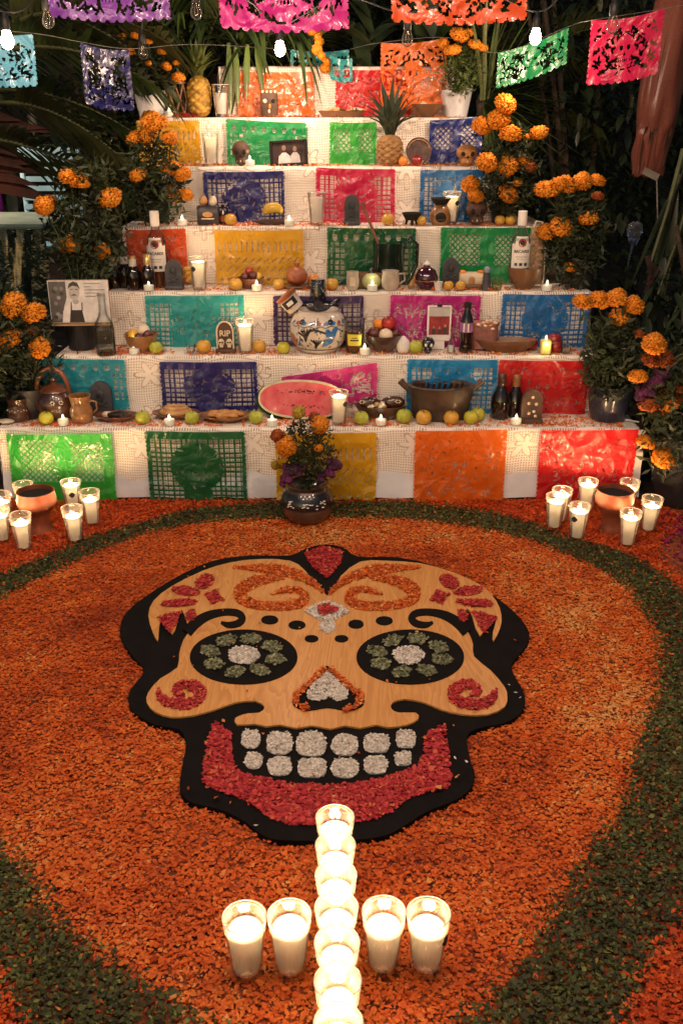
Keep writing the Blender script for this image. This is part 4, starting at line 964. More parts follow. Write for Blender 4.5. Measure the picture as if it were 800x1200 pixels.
O('pale_rind', MB().prism(mel((.995, .99), -.001), (0, .004, 0)).xf(tilt), mat('pale_rind', (.62, .60, .38), .4, .15, 30, .1), t)
O('flesh', MB().prism(mel((.945, .875), -.0025), (0, .004, 0)).xf(tilt), mat('watermelon_flesh', (.58, .05, .075), .35, .4, 28, .4, .002, coat=.2, sss=.3, sssr=.01, col2=(.70, .15, .15)), t)
sd = MB()
for k in range(64):
    row = random.choice((-.36, .40, .40)); xx = random.triangular(-.6, .6, .1 if row > 0 else .25); sd.ball((a_ * xx, -.0032, b_ * (row * math.sqrt(max(.2, 1 - xx * xx)) + random.gauss(0, .05))), (random.uniform(.0018, .0032), .0012, .0016), 6, 4)
struct(O('seeds', sd.xf(tilt), M_DARK, t), 'stuff')
acandle(397, 0, .045, 'lit candle glass with a round mark in front of the watermelon', wax=.100, power=.6, mark=.75)
# dotted clay dish (round lidded dish of mole with painted flowers)
p = spot(446, 0, .11); r = msz(31, p)
t = T('dotted_dish', 'dark brown clay dish with cream painted flowers and crumbled contents', 'dish', p); t.scale = (1, .55, 1)
bowl(t, r, .052, M_CLAYD)
O('rim_lobe', MB().ball((-.45 * r, -.2 * r, .062), (.42 * r, .4 * r, .022), 20, 10, .1), M_CLAYD, t); O('rim_lobe', MB().ball((.45 * r, 0, .060), (.45 * r, .4 * r, .024), 20, 10, .1), M_CLAYD, t)
for k in range(14): O('crumb', MB().ball((random.uniform(-.45, .15) * r, random.uniform(-.8, -.3) * r, random.uniform(.05, .066)), (.009, .012, .007), 8, 6, .4, k), M_CREAM if k % 3 else M_BREAD, t)
for cx, cz in ((-.72, .07), (.62, .072)):
    for k in range(6): O('painted_petal', MB().ball((cx * r + .009 * math.cos(k * 1.05), -.62 * r, cz + .005 * math.sin(k * 1.05)), (.0034, .004, .0022), 8, 5), M_CREAM, t)
# ribbed pot
p = spot(515, 0, .12); r = msz(37, p); h = hto(450, p)
t = T('ribbed_pot', 'wide dark clay pot with dark ribbed inside and two upswept handles', 'pot', p); t.scale = (1, .62, 1)
M_RIBPOT = mat('ribbed_pot_clay', (.075, .045, .03), .5, .4, 16, .3, coat=.2)
O('body', MB().lathe([(0, 0), (.78 * r, 0), (.86 * r, .06 * h), (.92 * r, .5 * h), (1.0 * r, .93 * h), (1.05 * r, .97 * h), (1.03 * r, h), (.95 * r, h), (.9 * r, .9 * h), (.82 * r, .3 * h), (0, .1 * h)], 72, flute=lambda a, z: 1 + (.016 * math.cos(36 * a) if z < .9 * h else 0)), M_RIBPOT, t, sharp=70)
for s in (-1, 1): O('handle', MB().tube([(s * .98 * r, 0, .86 * h), (s * 1.16 * r, 0, .98 * h), (s * 1.28 * r, 0, 1.10 * h)], [.12 * r, .1 * r, .11 * r], 10), M_RIBPOT, t)
for k in range(9): O('rib', MB().tube([(r * (-.72 + .18 * k), .52 * r, .96 * h), (r * (-.80 + .18 * k), .78 * r * (1 - .1), .55 * h)], .006, 6), M_CLAYD, t)
def jug(px, t_, back, w, top, label, m=M_BBROWN, cap=M_GOLD):
    p = spot(px, t_, back); r = msz(w, p) / 2; h = hto(top, p)
    o = T('dark_bottle', label, 'bottle', p)
    O('glass', MB().lathe([(0, 0), (.9 * r, 0), (r, .04 * h), (r, .34 * h), (.9 * r, .5 * h), (.55 * r, .66 * h), (.38 * r, .74 * h), (.36 * r, .84 * h), (.4 * r, .86 * h)], 28), m, o)
    O('cap', MB().lathe([(.43 * r, .84 * h), (.46 * r, .86 * h), (.46 * r, h * .98), (.4 * r, h), (0, h)], 20), cap, o)
    O('collar', MB().lathe([(.40 * r, .72 * h), (.44 * r, .74 * h), (.43 * r, .83 * h), (.38 * r, .835 * h)], 20), M_LABELW if cap is M_GOLD else cap, o)
    return o
jug(585, 0, .125, 23, 437, 'round dark bottle standing against the sky blue flag edge', cap=M_CLAYD)
jug(602, 0, .14, 20, 439, 'round dark bottle behind the beaded brown tombstone', cap=M_CLAYO)
tomb(621, 0, .06, 27, 456, M_BROWNCL, 'brown clay toy tombstone set with pale beads', 'dots')
a = spot(690, 0, .15); b = spot(748, 0, .05); t = O('white_stick', MB().tube([(0, 0, .005), (b.x - a.x, b.y - a.y, .005)], [.0035, .003], 8), M_WHITE); t.location = a; tag(t, 'thin white stick lying at the end of the bottom tier', 'stick')

# ---------------------------------------------------------------- second tier (tread 2)
def printbox(t_, w, h, th, m, name='frame', bev=.002): return O(name, MB().box((0, 0, h / 2), (w, th, h), bev=bev), m, t_)
def flat(name, pts, y, m, parent): return O(name, MB().prism([(x, y, z) for x, z in pts], (0, .0006, 0)), m, parent, smooth=False)
def ov(cx, cz, rx, rz, n=16): return [(cx + rx * math.cos(2 * math.pi * k / n), cz + rz * math.sin(2 * math.pi * k / n)) for k in range(n)]
GREY = lambda v: mat(f'print_grey_{int(v * 100)}', (v, v, v * 1.03), .35, .12, 40, 0, coat=.3)
p = spot(100, 1, .03); W = msz(69, p); z0 = hto(381, p); H = hto(328, p) - z0
t = T('photo_stand', 'black and white portrait print on thin wire stand at the tier end', 'photograph', p, rz=.06)
board_ = O('backing', MB().box((0, .004, z0 + H / 2), (W, .008, H), bev=.003), M_BOARDW, t)
pr = flat('print', [(-W * .49, z0 + H * .06), (W * .49, z0 + H * .06), (W * .49, z0 + H * .99), (-W * .49, z0 + H * .99)], -.0015, GREY(.62), t)
def fq(name, pts, y, m): return flat(name, [(-W / 2 + W * x, z0 + H * z) for x, z in pts], y, m, pr)
fq('garden', [(.02, .07), (.20, .07), (.24, .4), (.30, .62), (.30, .97), (.02, .97)], -.0022, GREY(.10))
for k in range(10): fq('leaves', ov(random.uniform(.06, .24), random.uniform(.15, .9), .035, .045, 7), -.0028, GREY(random.choice((.2, .3, .05))))
fq('shirt', [(.19, .07), (.22, .32), (.30, .46), (.40, .52), (.52, .50), (.57, .40), (.59, .07)], -.0024, GREY(.70))
fq('apron', [(.31, .07), (.34, .32), (.36, .34), (.53, .34), (.56, .07)], -.003, GREY(.03)); fq('apron_strap', [(.34, .32), (.36, .52), (.375, .52), (.365, .32)], -.003, GREY(.05)); fq('apron_strap', [(.525, .32), (.53, .5), (.545, .5), (.54, .32)], -.003, GREY(.05))
fq('neck', ov(.44, .53, .05, .06), -.0028, GREY(.35)); fq('head', ov(.43, .73, .085, .17), -.0032, GREY(.42)); fq('hair', [(.33, .80), (.36, .92), (.43, .97), (.50, .93), (.53, .80), (.49, .86), (.42, .88), (.37, .85)], -.0037, GREY(.05))
fq('moustache', [(.37, .66), (.43, .70), (.48, .66), (.43, .665)], -.0037, GREY(.06)); fq('brow', [(.37, .80), (.42, .81), (.42, .795), (.37, .785)], -.0037, GREY(.08)); fq('brow', [(.45, .81), (.50, .80), (.50, .785), (.45, .795)], -.0037, GREY(.08))
for k, (a, b) in enumerate(((.60, .86), (.60, .70), (.60, .93), (.60, .84), (.60, .78))): fq('text_line', [(a, .93 - .07 * k), (b, .93 - .07 * k), (b, .915 - .07 * k), (a, .915 - .07 * k)], -.0025, GREY(.22))
for x in (-.12, .22): O('wire_leg', MB().tube([(W * x, .004, z0 + .004), (W * x, -.004, 0)], .0022, 6), M_CORD, t)
O('wire_leg', MB().tube([(0, .008, z0 + H * .4), (0, .07, 0)], .0022, 6), M_CORD, t); O('ledge', MB().box((0, -.004, z0 + .002), (W * .98, .014, .004)), M_BOARDW, t)
p = spot(125, 1, .0225); r = msz(11.5, p); h = hto(344, p); p.y = TD[1] + .026
t = T('clear_bottle', 'clear glass bottle with narrow neck in front of the portrait print', 'bottle', p)
O('glass', MB().lathe([(0, 0), (.95 * r, 0), (r, .03 * h), (r, .42 * h), (.9 * r, .52 * h), (.45 * r, .64 * h), (.36 * r, .7 * h), (.34 * r, .95 * h), (.4 * r, .96 * h), (.4 * r, h), (.3 * r, h)], 26), M_CLEAR, t)
O('liquid', MB().lathe([(0, .01), (.92 * r, .01), (.93 * r, .36 * h), (0, .36 * h)], 24), glass_mat('pale_liquid', (.72, .76, .72), .6, .03), t)
def fruitbowl(px, t_, back, w, top, m, label, fr, cat='bowl', sx=1):
    p = spot(px, t_, back); r = msz(w, p) / 2; h = hto(top, p); o = T('fruit_bowl', label, cat, p)
    if sx != 1: o.scale = (1, sx, 1)
    bowl(o, r, h, m)
    for k, (x, y, z, q, mm, nm, lb) in enumerate(fr):
        f = O(nm, MB().ball((0, 0, 0), (q, q, q * .93), 18, 12, .06, seed=k + px), mm); f.location = p + Vector((x * r, y * r * sx, z * h)); tag(f, lb, nm.replace('_', ' '))
    return o
fruitbowl(167, 1, .07, 40, 391, M_CLAYO, 'shallow clay bowl of fruit at the green tier end', [(-.42, -.1, 1.0, .021, M_PEELO, 'guava', 'golden guava in the shallow bowl by the portrait'), (.15, .1, 1.15, .024, M_CREAM, 'garlic_bulb', 'pale garlic bulb on top of the shallow fruit bowl'), (.4, -.1, .95, .02, M_PEELP, 'plum', 'dark plum in the shallow clay bowl'), (-.05, -.35, .85, .018, M_PEELP, 'plum', 'dark plum under the garlic bulb')])
tealight(158, 1, .03, 'battery tealight in front of the shallow fruit bowl')
for px, d, m, back, lb in ((183.5, 16, M_PEELG, .035, 'green apple beside the shallow fruit bowl'), (240, 17.5, M_PEELO, .045, 'golden apple beside the carved tombstone'), (304, 16, M_PEELO, .06, 'orange-gold apple beside the lit candle glass on the second tier'), (332, 15.5, M_PEELY, .04, 'yellow apple beside the painted jar'), (486.5, 17, M_PEELG, .045, 'green apple between the white jar and the black skull')):
    apple(px, d, 1, back, m, lb)
p = spot(224, 1, .05); t = T('small_glass', 'tiny clear glass in front of the teal flag', 'glass', p)
O('glass', MB().lathe([(0, 0), (.012, 0), (.014, .002), (.018, .03), (.0165, .03), (.012, .004), (0, .004)], 20), M_CLEAR, t)
tomb(265, 1, .05, 23, 376, M_BROWNCL, 'toy tombstone lettered RIP with two skulls beside the candle', 'rip')
acandle(288, 1, .05, 'lit candle glass beside the carved tombstone', wax=.100)
# painted jar with black bottle rising behind it
p = spot(373, 1, .088); r = msz(33, p); h = hto(363, p)
t = T('painted_jar', 'round cream painted jar with blue bird and scrolls', 'jar', p)
M_JAR = mat('jar_glaze', (.62, .56, .48), .3, .15, 12, .05, coat=.6)
jp = [(0, 0), (.62 * r, 0), (.70 * r, .05 * h), (.90 * r, .22 * h), (1.0 * r, .48 * h), (.97 * r, .72 * h), (.84 * r, .90 * h), (.70 * r, .97 * h), (.72 * r, 1.02 * h), (.62 * r, 1.02 * h), (.5 * r, .9 * h), (0, .85 * h)]
O('body', MB().lathe(jp, 48), M_JAR, t, sharp=60)
def jr(z):
    for (r0, z0_), (r1, z1) in zip(jp[1:-3], jp[2:-2]):
        if z0_ <= z <= z1: return r0 + (r1 - r0) * (z - z0_) / max(1e-9, z1 - z0_)
    return r
def onjar(pts, m, name, th=.0016):   # pts in (angle, height fraction); a thin painted patch on the curve
    q = [];
    for a, z in pts: rr = jr(z * h) + th; q.append(Vector((rr * math.sin(a), -rr * math.cos(a), z * h)))
    mb = MB(); n = len(q); c = sum((Vector((a, z, 0)) for a, z in pts), Vector()) / n
    tr = tessellate_polygon([[Vector((a, z * 1.5, 0)) for a, z in pts]]); mb.add(q, [tuple(f) for f in tr]); O(name, mb, m, t)
def jline(path, w, m, name):
    out = ribbon_outline([(a, z, w) for a, z in path]); L = len(out) // 2
    mb = MB(); vs = []
    for k in range(L):
        for s in (out[k], out[2 * L - 1 - k]):
            z = min(max(s.y, .06), .97); rr = jr(z * h) + .0012; vs.append((rr * math.sin(s.x), -rr * math.cos(s.x), z * h))
    O(name, mb.add(vs, [(2 * k, 2 * k + 1, 2 * k + 3, 2 * k + 2) for k in range(L - 1)]), m, t)
M_COB = mat('cobalt_glaze', (.03, .16, .42), .3, .2, 30, 0, coat=.5); M_BLK = mat('black_glaze', (.012, .011, .014), .3, .2, 30, 0, coat=.5); M_RUST = mat('rust_glaze', (.38, .09, .03), .35, .3, 20, 0, coat=.4)
bird = [(.15, .22), (.30, .24), (.52, .30), (.62, .42), (.70, .58), (.80, .64), (.70, .68), (.55, .66), (.48, .58), (.38, .66), (.28, .64), (.26, .54), (.32, .44), (.22, .34)]
onjar(bird, M_COB, 'painted_bird', .0035)
for k in range(9):
    a0 = -.62 + .05 * k; jline([(-.45, .34), (a0 * .8 - .02, .48 + .02 * k), (-.75 + .13 * k, .56 + .11 * math.sin(k * .4))], .022, M_BLK, 'painted_plume')
for k in range(6): jline([(-.1, .18), (-.1 + .03 * k, .3), (-.25 + .1 * k, .40)], .02, M_BLK, 'painted_leaf')
for c in (-.62, -.05, .5):
    jline([(c + .13 * (1 - k / 12) * math.cos(k * .9), .80 + .055 * (1 - k / 12) * math.sin(k * .9)) for k in range(10)], .02, M_BLK, 'painted_scroll')
    onjar([(c - .28, .77), (c - .1, .75), (c + .1, .90), (c - .12, .92)], M_BLK, 'painted_wave', .0008)
jline([(-1.2 + .12 * k, .70 + .02 * math.sin(k * 1.9)) for k in range(21)], .008, M_BLK, 'painted_line'); jline([(-1.2 + .12 * k, .12) for k in range(21)], .012, M_BLK, 'painted_line')
for k in range(70):
    ca, cz = random.uniform(-1.15, 1.1), random.uniform(.15, .68); an = random.uniform(0, 3.14); dl = random.uniform(.03, .07)
    if .1 < ca < .8 and .2 < cz < .7: continue
    jline([(ca - dl * math.cos(an), cz - dl * .5 * math.sin(an)), (ca, cz + .01), (ca + dl * math.cos(an), cz + dl * .5 * math.sin(an))], random.uniform(.010, .02), M_BLK if k % 4 else M_COB, 'painted_stroke')
for k in range(9): onjar([(-1.2 + .28 * k, .735), (-1.03 + .28 * k, .735), (-.96 + .28 * k, .80), (-1.08 + .28 * k, .83)], M_RUST if k % 3 == 1 else M_COB, 'painted_tile', .0014)
onjar([(-1.2, .2), (-.95, .18), (-.85, .34), (-1.0, .48), (-1.2, .5)], M_RUST, 'painted_flower', .003)
p = spot(373, 1, .135); h2 = hto(327, p); r2 = msz(9.5, p)
t = T('black_bottle', 'black speckled bottle with tall neck and side knob behind the painted jar', 'bottle', p); t.location.y = TD[1] + .150
M_SPECK = mat('black_speckled_glaze', (.006, .006, .016), .15, .3, 20, .5, .002, coat=1.0)
O('body', MB().lathe([(0, 0), (.022, 0), (.0235, .02), (.0235, h2 * .52), (r2 * 1.05, h2 * .72), (r2, h2 * .76), (r2 * .97, h2 * .93), (r2 * .8, h2 * .99), (0, h2)], 28, sy=.9), M_SPECK, t)
O('shoulder', MB().ball((0, -.002, h2 * .60), (msz(24, p), .02, h2 * .10), 20, 10), M_SPECK, t)
O('side_knob', MB().tube([(r2 * 1.3, 0, h2 * .62), (r2 * 2.1, -.004, h2 * .66), (r2 * 2.5, -.004, h2 * .72)], [.014, .011, .009], 10), M_SPECK, t)
for k in range(46):
    a, z = random.uniform(-1.4, 1.4), random.uniform(.74, .97); rr = r2 * 1.0; O('speck', MB().ball((rr * math.sin(a), -rr * .9 * math.cos(a), h2 * z), .0011, 5, 4), M_WHITE, t)
p = spot(348, 1, .09); p.z = zat(362, p.y)
t = T('tilted_cup', 'small painted cup tipped over on the shoulder of the painted jar', 'cup', p)
M_ = Matrix.Rotation(-R(38), 4, 'Y'); r3, h3 = msz(12.5, p), msz(21, p)
i0 = MB().lathe([(0, 0), (.8 * r3, 0), (.85 * r3, .08 * h3), (1.0 * r3, .9 * h3), (1.04 * r3, h3), (.93 * r3, h3), (.8 * r3, .2 * h3), (0, .15 * h3)], 28).xf(M_)
O('body', i0, M_JAR, t); O('rim_band', MB().lathe([(1.02 * r3, .80 * h3), (1.055 * r3, .86 * h3), (1.055 * r3, 1.0 * h3), (1.0 * r3, 1.01 * h3)], 28).xf(M_), M_RUST, t)
O('painted_wave', patch(.96 * r3 + .0015, .3 * h3, .75 * h3, .7, 10, 1.01 * r3 + .0015).xf(M_), M_BLK, t); O('painted_scroll', patch(.97 * r3 + .003, .40 * h3, .62 * h3, .3, 8, 1.0 * r3 + .003).xf(M_), M_WHITE, t)
# plastic cup of drink
p = spot(415, 1, .06); r = msz(12.5, p); h = hto(373, p)
t = T('plastic_cup', 'clear plastic cup of amber drink with yellow label', 'cup', p)
O('cup', MB().lathe([(0, 0), (.74 * r, 0), (.78 * r, .03 * h), (.97 * r, .96 * h), (1.03 * r, .98 * h), (1.02 * r, h), (.95 * r, .99 * h)], 28), M_CLEAR, t)
O('drink', MB().lathe([(0, .004), (.74 * r, .004), (.88 * r, .64 * h), (0, .64 * h)], 26), mat('amber_drink', (.20, .075, .02), .15, .2, 20, 0, coat=.5), t)
lb = O('label', patch(.885 * r, .24 * h, .58 * h, .75, 10, .955 * r), mat('yellow_label', (.66, .58, .06), .5, .08, 20, 0), t)
O('label_print', patch(.925 * r, .38 * h, .42 * h, .45, 8, .935 * r).add(patch(.93 * r, .46 * h, .48 * h, .3, 8, .945 * r).v, patch(.93 * r, .46 * h, .48 * h, .3, 8).f), M_INK, lb)
tealight(427, 1, .025, 'battery tealight in front of the plastic cup')
fruitbowl(449, 1, .075, 44, 391, M_CLAYD, 'clay bowl of mixed fruit beside the plastic cup', [(-.5, -.1, 1.05, .025, M_PEELP, 'plum', 'large dark plum in the mixed fruit bowl'), (.25, .05, 1.6, .028, M_PEELR, 'red_apple', 'red apple on top of the mixed fruit bowl'), (.1, -.4, 1.0, .026, M_CREAM, 'pale_squash', 'pale squash at the front of the mixed fruit bowl'), (-.25, .2, 1.5, .022, M_ORANGE, 'orange', 'orange at the back of the mixed fruit bowl'), (.6, 0, 1.0, .020, M_PEELP, 'plum', 'small dark plum at the rim of the mixed fruit bowl')])
p = spot(472, 1, .05); r = msz(8, p); h = hto(393, p); t = T('white_jar', 'small white ceramic jar with pointed lid beside a green apple', 'jar', p)
O('body', MB().lathe([(0, 0), (.7 * r, 0), (r, .2 * h), (r, .55 * h), (.75 * r, .75 * h), (.6 * r, .78 * h)], 22), M_WHITE, t); O('lid', MB().lathe([(.62 * r, .78 * h), (.4 * r, .9 * h), (.12 * r, .96 * h), (0, h)], 18), M_WHITE, t)
def skullpot(px, t_, back, w, top, m, eye, label, bead=True):
    p = spot(px, t_, back); W = msz(w, p) / 2; H = hto(top, p); o = T('skull_figure', label, 'skull', p)
    O('cranium', MB().ball((0, 0, H * .62), (W, W * .95, H * .38), 24, 16), m, o); O('jaw', MB().ball((0, -W * .18, H * .24), (W * .66, W * .62, H * .25), 20, 12), m, o)
    for s in (-1, 1):
        e = O('eye_socket', MB().ball((s * W * .40, -W * .80, H * .56), (W * .24, W * .16, H * .11), 12, 8), eye, o)
    O('nose_hole', MB().ball((0, -W * .88, H * .40), (W * .10, W * .08, H * .06), 8, 6), M_DARK, o)
    for k in range(5): O('tooth', MB().box((W * (-.36 + .18 * k), -W * .74 + abs(k - 2) * W * .07, H * .20), (W * .13, W * .12, H * .10), bev=.001), M_CREAM, o)
    if bead:
        for k in range(5): O('bead', MB().ball((W * (-.5 + .25 * k), -W * (.62 - abs(k - 2) * .07), H * (.86 - .03 * abs(k - 2))), W * .09, 8, 6), M_CREAM, o)
    return o
skullpot(501, 1, .04, 15, 395, M_BLK, M_WHITE, 'small glossy black skull beside a green apple', False)
p = spot(513, 1, .10); W, z0, H = msz(28, p), hto(399, p), hto(358, p) - hto(399, p)
t = T('small_picture', 'small white-framed colour picture leaning before the magenta flag', 'picture', p)
O('frame', MB().box((0, 0, z0 + H / 2), (W, .006, H), bev=.002), M_WHITE, t); O('stand', MB().box((0, .015, z0 * .6), (W * .5, .03, z0 * 1.2)), M_WHITE, t)
pr = flat('print', [(-W * .42, z0 + H * .17), (W * .42, z0 + H * .17), (W * .42, z0 + H * .96), (-W * .42, z0 + H * .96)], -.0038, mat('print_red', (.30, .03, .04), .4, .3, 60, 0), t)
flat('sky', [(-W * .42, z0 + H * .70), (W * .42, z0 + H * .70), (W * .42, z0 + H * .95), (-W * .42, z0 + H * .95)], -.0046, GREY(.45), pr)
for x, zz in ((-.22, .34), (.02, .32), (.25, .38)): flat('figure', [(W * (x - .08), z0 + H * .19), (W * (x + .08), z0 + H * .19), (W * (x + .07), z0 + H * zz), (W * (x - .07), z0 + H * zz)], -.0047, GREY(.05), pr); flat('face', ov(W * x, z0 + H * (zz + .05), W * .05, H * .04, 10), -.005, mat('print_skin', (.4, .22, .15), .5, bmp=0), pr)
O('clip', MB().box((0, -.001, z0 + H), (W * .2, .008, H * .06)), M_DARK, t)
p = spot(528, 1, .05); h = hto(397, p); t = T('glass_vial', 'small clear vial in front of the white-framed picture', 'bottle', p)
O('glass', MB().lathe([(0, 0), (.013, 0), (.014, .003), (.0135, h * .6), (.008, h * .8), (.007, h), (.005, h)], 20), M_CLEAR, t); O('salt', MB().lathe([(0, .002), (.012, .002), (.012, h * .5), (0, h * .5)], 18), M_WHITE, t)
p = spot(545, 1, .055); r = msz(8.5, p); h = hto(354, p)
t = T('cola_bottle', 'waisted bottle of dark cola with purple label band', 'bottle', p)
O('bottle', MB().lathe([(0, 0), (.85 * r, 0), (.98 * r, .04 * h), (.92 * r, .14 * h), (.80 * r, .24 * h), (.95 * r, .38 * h), (.92 * r, .62 * h), (.7 * r, .74 * h), (.42 * r, .86 * h), (.40 * r, .90 * h)], 28), M_BBROWN, t)
O('cap', MB().lathe([(.46 * r, .89 * h), (.50 * r, .90 * h), (.50 * r, .98 * h), (.44 * r, h), (0, h)], 20), M_DARK, t)
O('label', MB().lathe([(.955 * r, .42 * h), (.965 * r, .43 * h), (.955 * r, .60 * h), (.945 * r, .61 * h)], 28), mat('purple_label', (.30, .12, .30), .35, .3, 40, 0, coat=.4), t)
for a in (-.5, .1): O('label_stripe', patch(.985 * r, .43 * h, .60 * h, .09, 4).xf(Matrix.Rotation(a, 4, 'Z')), M_WHITE, t)
p = spot(565, 1, .09); w_ = msz(34, p); h = hto(381, p)
t = T('snack_bag', 'open pinkish bag of pale snacks in the long wooden bowl', 'bag', p + Vector((0, 0, .012)))
O('bag', MB().lathe([(0, .0), (.42 * w_, 0), (.50 * w_, .3 * h), (.48 * w_, .8 * h), (.52 * w_, h)], 24, sy=.6, flute=lambda a, z: 1 + .06 * math.sin(7 * a + z * 90)), mat('pink_paper', (.48, .20, .17), .6, .3, 20, .6, .004, transl=.2), t)
for k in range(34): O('snack', MB().ball((random.uniform(-.36, .36) * w_, random.uniform(-.34, .1) * w_, h * random.uniform(.72, 1.05)), (.008, .006, .005), 7, 5, .6, k), M_CREAM if k % 4 else M_BREAD, t)
p = spot(592, 1, .07); t = T('wooden_trough', 'long carved wooden bowl before the blue flag', 'bowl', p); w_ = msz(37, p)
O('bowl', MB().lathe([(0, 0), (.55 * w_, 0), (.8 * w_, .016), (1.0 * w_, .044), (.95 * w_, .045), (.7 * w_, .022), (0, .014)], 36, sy=.38), M_WOODB, t)
for px, d, lb, bk in ((622, 16, 'red apple at the back of the long wooden bowl end', .10), (647, 18, 'dark red apple behind the glowing square candle', .09), (650, 15, 'red apple beside the glowing square candle', .05)):
    apple(px, d, 1, bk, M_PEELR, lb, z=.012 if px == 647 else 0)
p = spot(638, 1, .03); t = T('square_candle', 'glowing yellow square battery candle at the wooden bowl end', 'candle', p); h = hto(398, p)
O('wax_body', MB().box((0, 0, h / 2), (.036, .036, h), bev=.004), mat('yellow_wax', (.70, .66, .22), .4, .1, 20, 0, sss=.8, sssr=.03), t); O('flame_tip', MB(), M_LEDF, t) if False else OM('flame_tip', ME_TLF, t, (0, 0, h - .022))
L = bpy.data.lights.new('square_candle_light', 'POINT'); L.energy = .05; L.color = (1, .85, .35); L.shadow_soft_size = .01; OM('square_candle_light', L, t, (0, -.024, h * .75))
p = spot(662, 1, .04); t = T('small_glass', 'tiny clear glass at the dark end of the second tier', 'glass', p); O('glass', MB().lathe([(0, 0), (.014, 0), (.017, .003), (.019, .034), (.0175, .034), (.014, .006), (0, .005)], 20), M_CLEAR, t)

# ---------------------------------------------------------------- third tier (tread 3)
for px, back, top, lb in ((135, .09, 300, 'dark beer bottle with white neck foil at the tier end'), (148, .10, 297, 'dark beer bottle with black cap second from the tier end'), (158, .05, 300, 'dark beer bottle with white neck foil in front of the orange-red flag'), (175, .045, 298, 'dark beer bottle with gold neck foil touching the rum bottle')):
    p = spot(px, 2, back); r = msz(8.3, p); h = hto(top, p); t = T('beer_bottle', lb, 'bottle', p)
    O('glass', MB().lathe([(0, 0), (.95 * r, 0), (r, .03 * h), (r, .5 * h), (.8 * r, .62 * h), (.48 * r, .72 * h), (.42 * r, .9 * h)], 24), M_BBROWN, t)
    O('neck_foil', MB().lathe([(.55 * r, .70 * h), (.56 * r, .72 * h), (.48 * r, .92 * h), (.44 * r, .93 * h)], 20), M_GOLD if 'gold' in lb else M_LABELW, t); O('cap', MB().lathe([(.5 * r, .92 * h), (.52 * r, .93 * h), (.5 * r, h), (0, h)], 18), M_DARK if 'black' in lb else M_GOLD, t)
def rum(px, t_, back, w, top, base_z, liquid, cap, label, glassm):
    p = spot(px, t_, back); p.z += base_z; r = msz(w, p) / 2; h = hto(top, p)
    o = T('rum_bottle', label, 'bottle', p)
    O('glass', MB().lathe([(0, 0), (.94 * r, 0), (r, .02 * h), (r, .56 * h), (.92 * r, .63 * h), (.55 * r, .72 * h), (.40 * r, .78 * h), (.38 * r, .9 * h)], 32), glassm, o)
    if liquid: O('rum', MB().lathe([(0, .004), (.93 * r, .004), (.95 * r, .50 * h), (0, .50 * h)], 28), liquid, o)
    O('cap', MB().lathe([(.42 * r, .80 * h), (.46 * r, .805 * h), (.46 * r, .995 * h), (.42 * r, h), (0, h)], 24), cap, o)
    lab = O('label', patch(r * 1.012, .22 * h, .56 * h, 1.15, 14), M_LABELW, o)
    O('label_top', patch(r * 1.012, .56 * h, .66 * h, .75, 10, .86 * r), M_LABELW, o)
    dk = MB(); n = 14
    dk.add([(r * 1.03 * math.sin(.42 * math.cos(a)), -r * 1.03 * math.cos(.42 * math.cos(a)), h * .575 + .42 * r * math.sin(a)) for a in [2 * math.pi * k / n for k in range(n)]], [tuple(range(n))])
    em = O('emblem', dk, M_INKR, lab); 
    dk2 = MB().add([(r * 1.036 * math.sin(.25 * math.cos(a)), -r * 1.036 * math.cos(.25 * math.cos(a)), h * .575 + .26 * r * math.sin(a)) for a in [2 * math.pi * k / n for k in range(n)]], [tuple(range(n))]); O('emblem_bat', dk2, M_INK, em)
    txt('BACARDI', r * .40, M_INK, lab, (0, -r * 1.03, h * .455), (R(90), 0, 0), wrap=r * 1.03, bold=.0004)
    O('label_line', patch(r * 1.02, .375 * h, .385 * h, .6, 8).add(patch(r * 1.02, .345 * h, .352 * h, .5, 8).v, patch(r, 0, 1, .5, 8).f), GREY(.3), lab)
    for k in range(3): O('label_block', patch(r * 1.02, .255 * h, .295 * h, .16, 4).xf(Matrix.Rotation(-.55 + .5 * k, 4, 'Z')), M_INK if k else M_INKB, lab)
    return o
M_RUMB = glass_mat('rum_glass', (.86, .80, .72), 1.0, .03)
rum(187, 2, .11, 23, 247, 0, mat('brown_rum', (.14, .05, .02), .12, .2, 10, 0, coat=.7), M_WHITE, 'bottle of brown rum with white cap and printed label', M_RUMB)
tealight(175, 2, .022, 'battery tealight in front of the dark beer bottles')
tomb(205, 2, .045, 22, 304, M_STONE, 'dark slate toy tombstone beside the brown rum')
p = spot(224, 2, .10); t = T('bananas', 'bunch of mottled bananas behind the candle glass on the third tier', 'bananas', p)
M_BAN = mat('banana_skin', (.62, .36, .04), .45, .4, 12, .1, col2=(.42, .2, .03))
def banana(parent, a, L, rr, z0, tilt, m=M_BAN):
    pts = []; rs = []
    for k in range(9):
        s = k / 8; an = -.75 + 1.5 * s
        pts.append((L * .62 * math.sin(an), 0, L * (math.cos(an) - .73) * .9)); rs.append(rr * (.35 if k in (0, 8) else .8 if k in (1, 7) else 1))
    mb = MB().tube(pts, rs, 10).xf(Matrix.Translation((0, 0, z0)) @ Matrix.Rotation(a, 4, 'Z') @ Matrix.Rotation(tilt, 4, 'X')); return O('banana', mb, m, parent)
for k in range(3): banana(t, .5 + .35 * k, .085, .014, .05 - .012 * k, .5 + .15 * k)
O('stalk', MB().tube([(-.05, 0, .05), (-.06, 0, .06), (-.065, 0, .07)], .006, 6), M_STEM, t)
acandle(234, 2, .045, 'lit candle glass beside the dark slate tombstone', wax=.100, power=.7, mark=-.5)
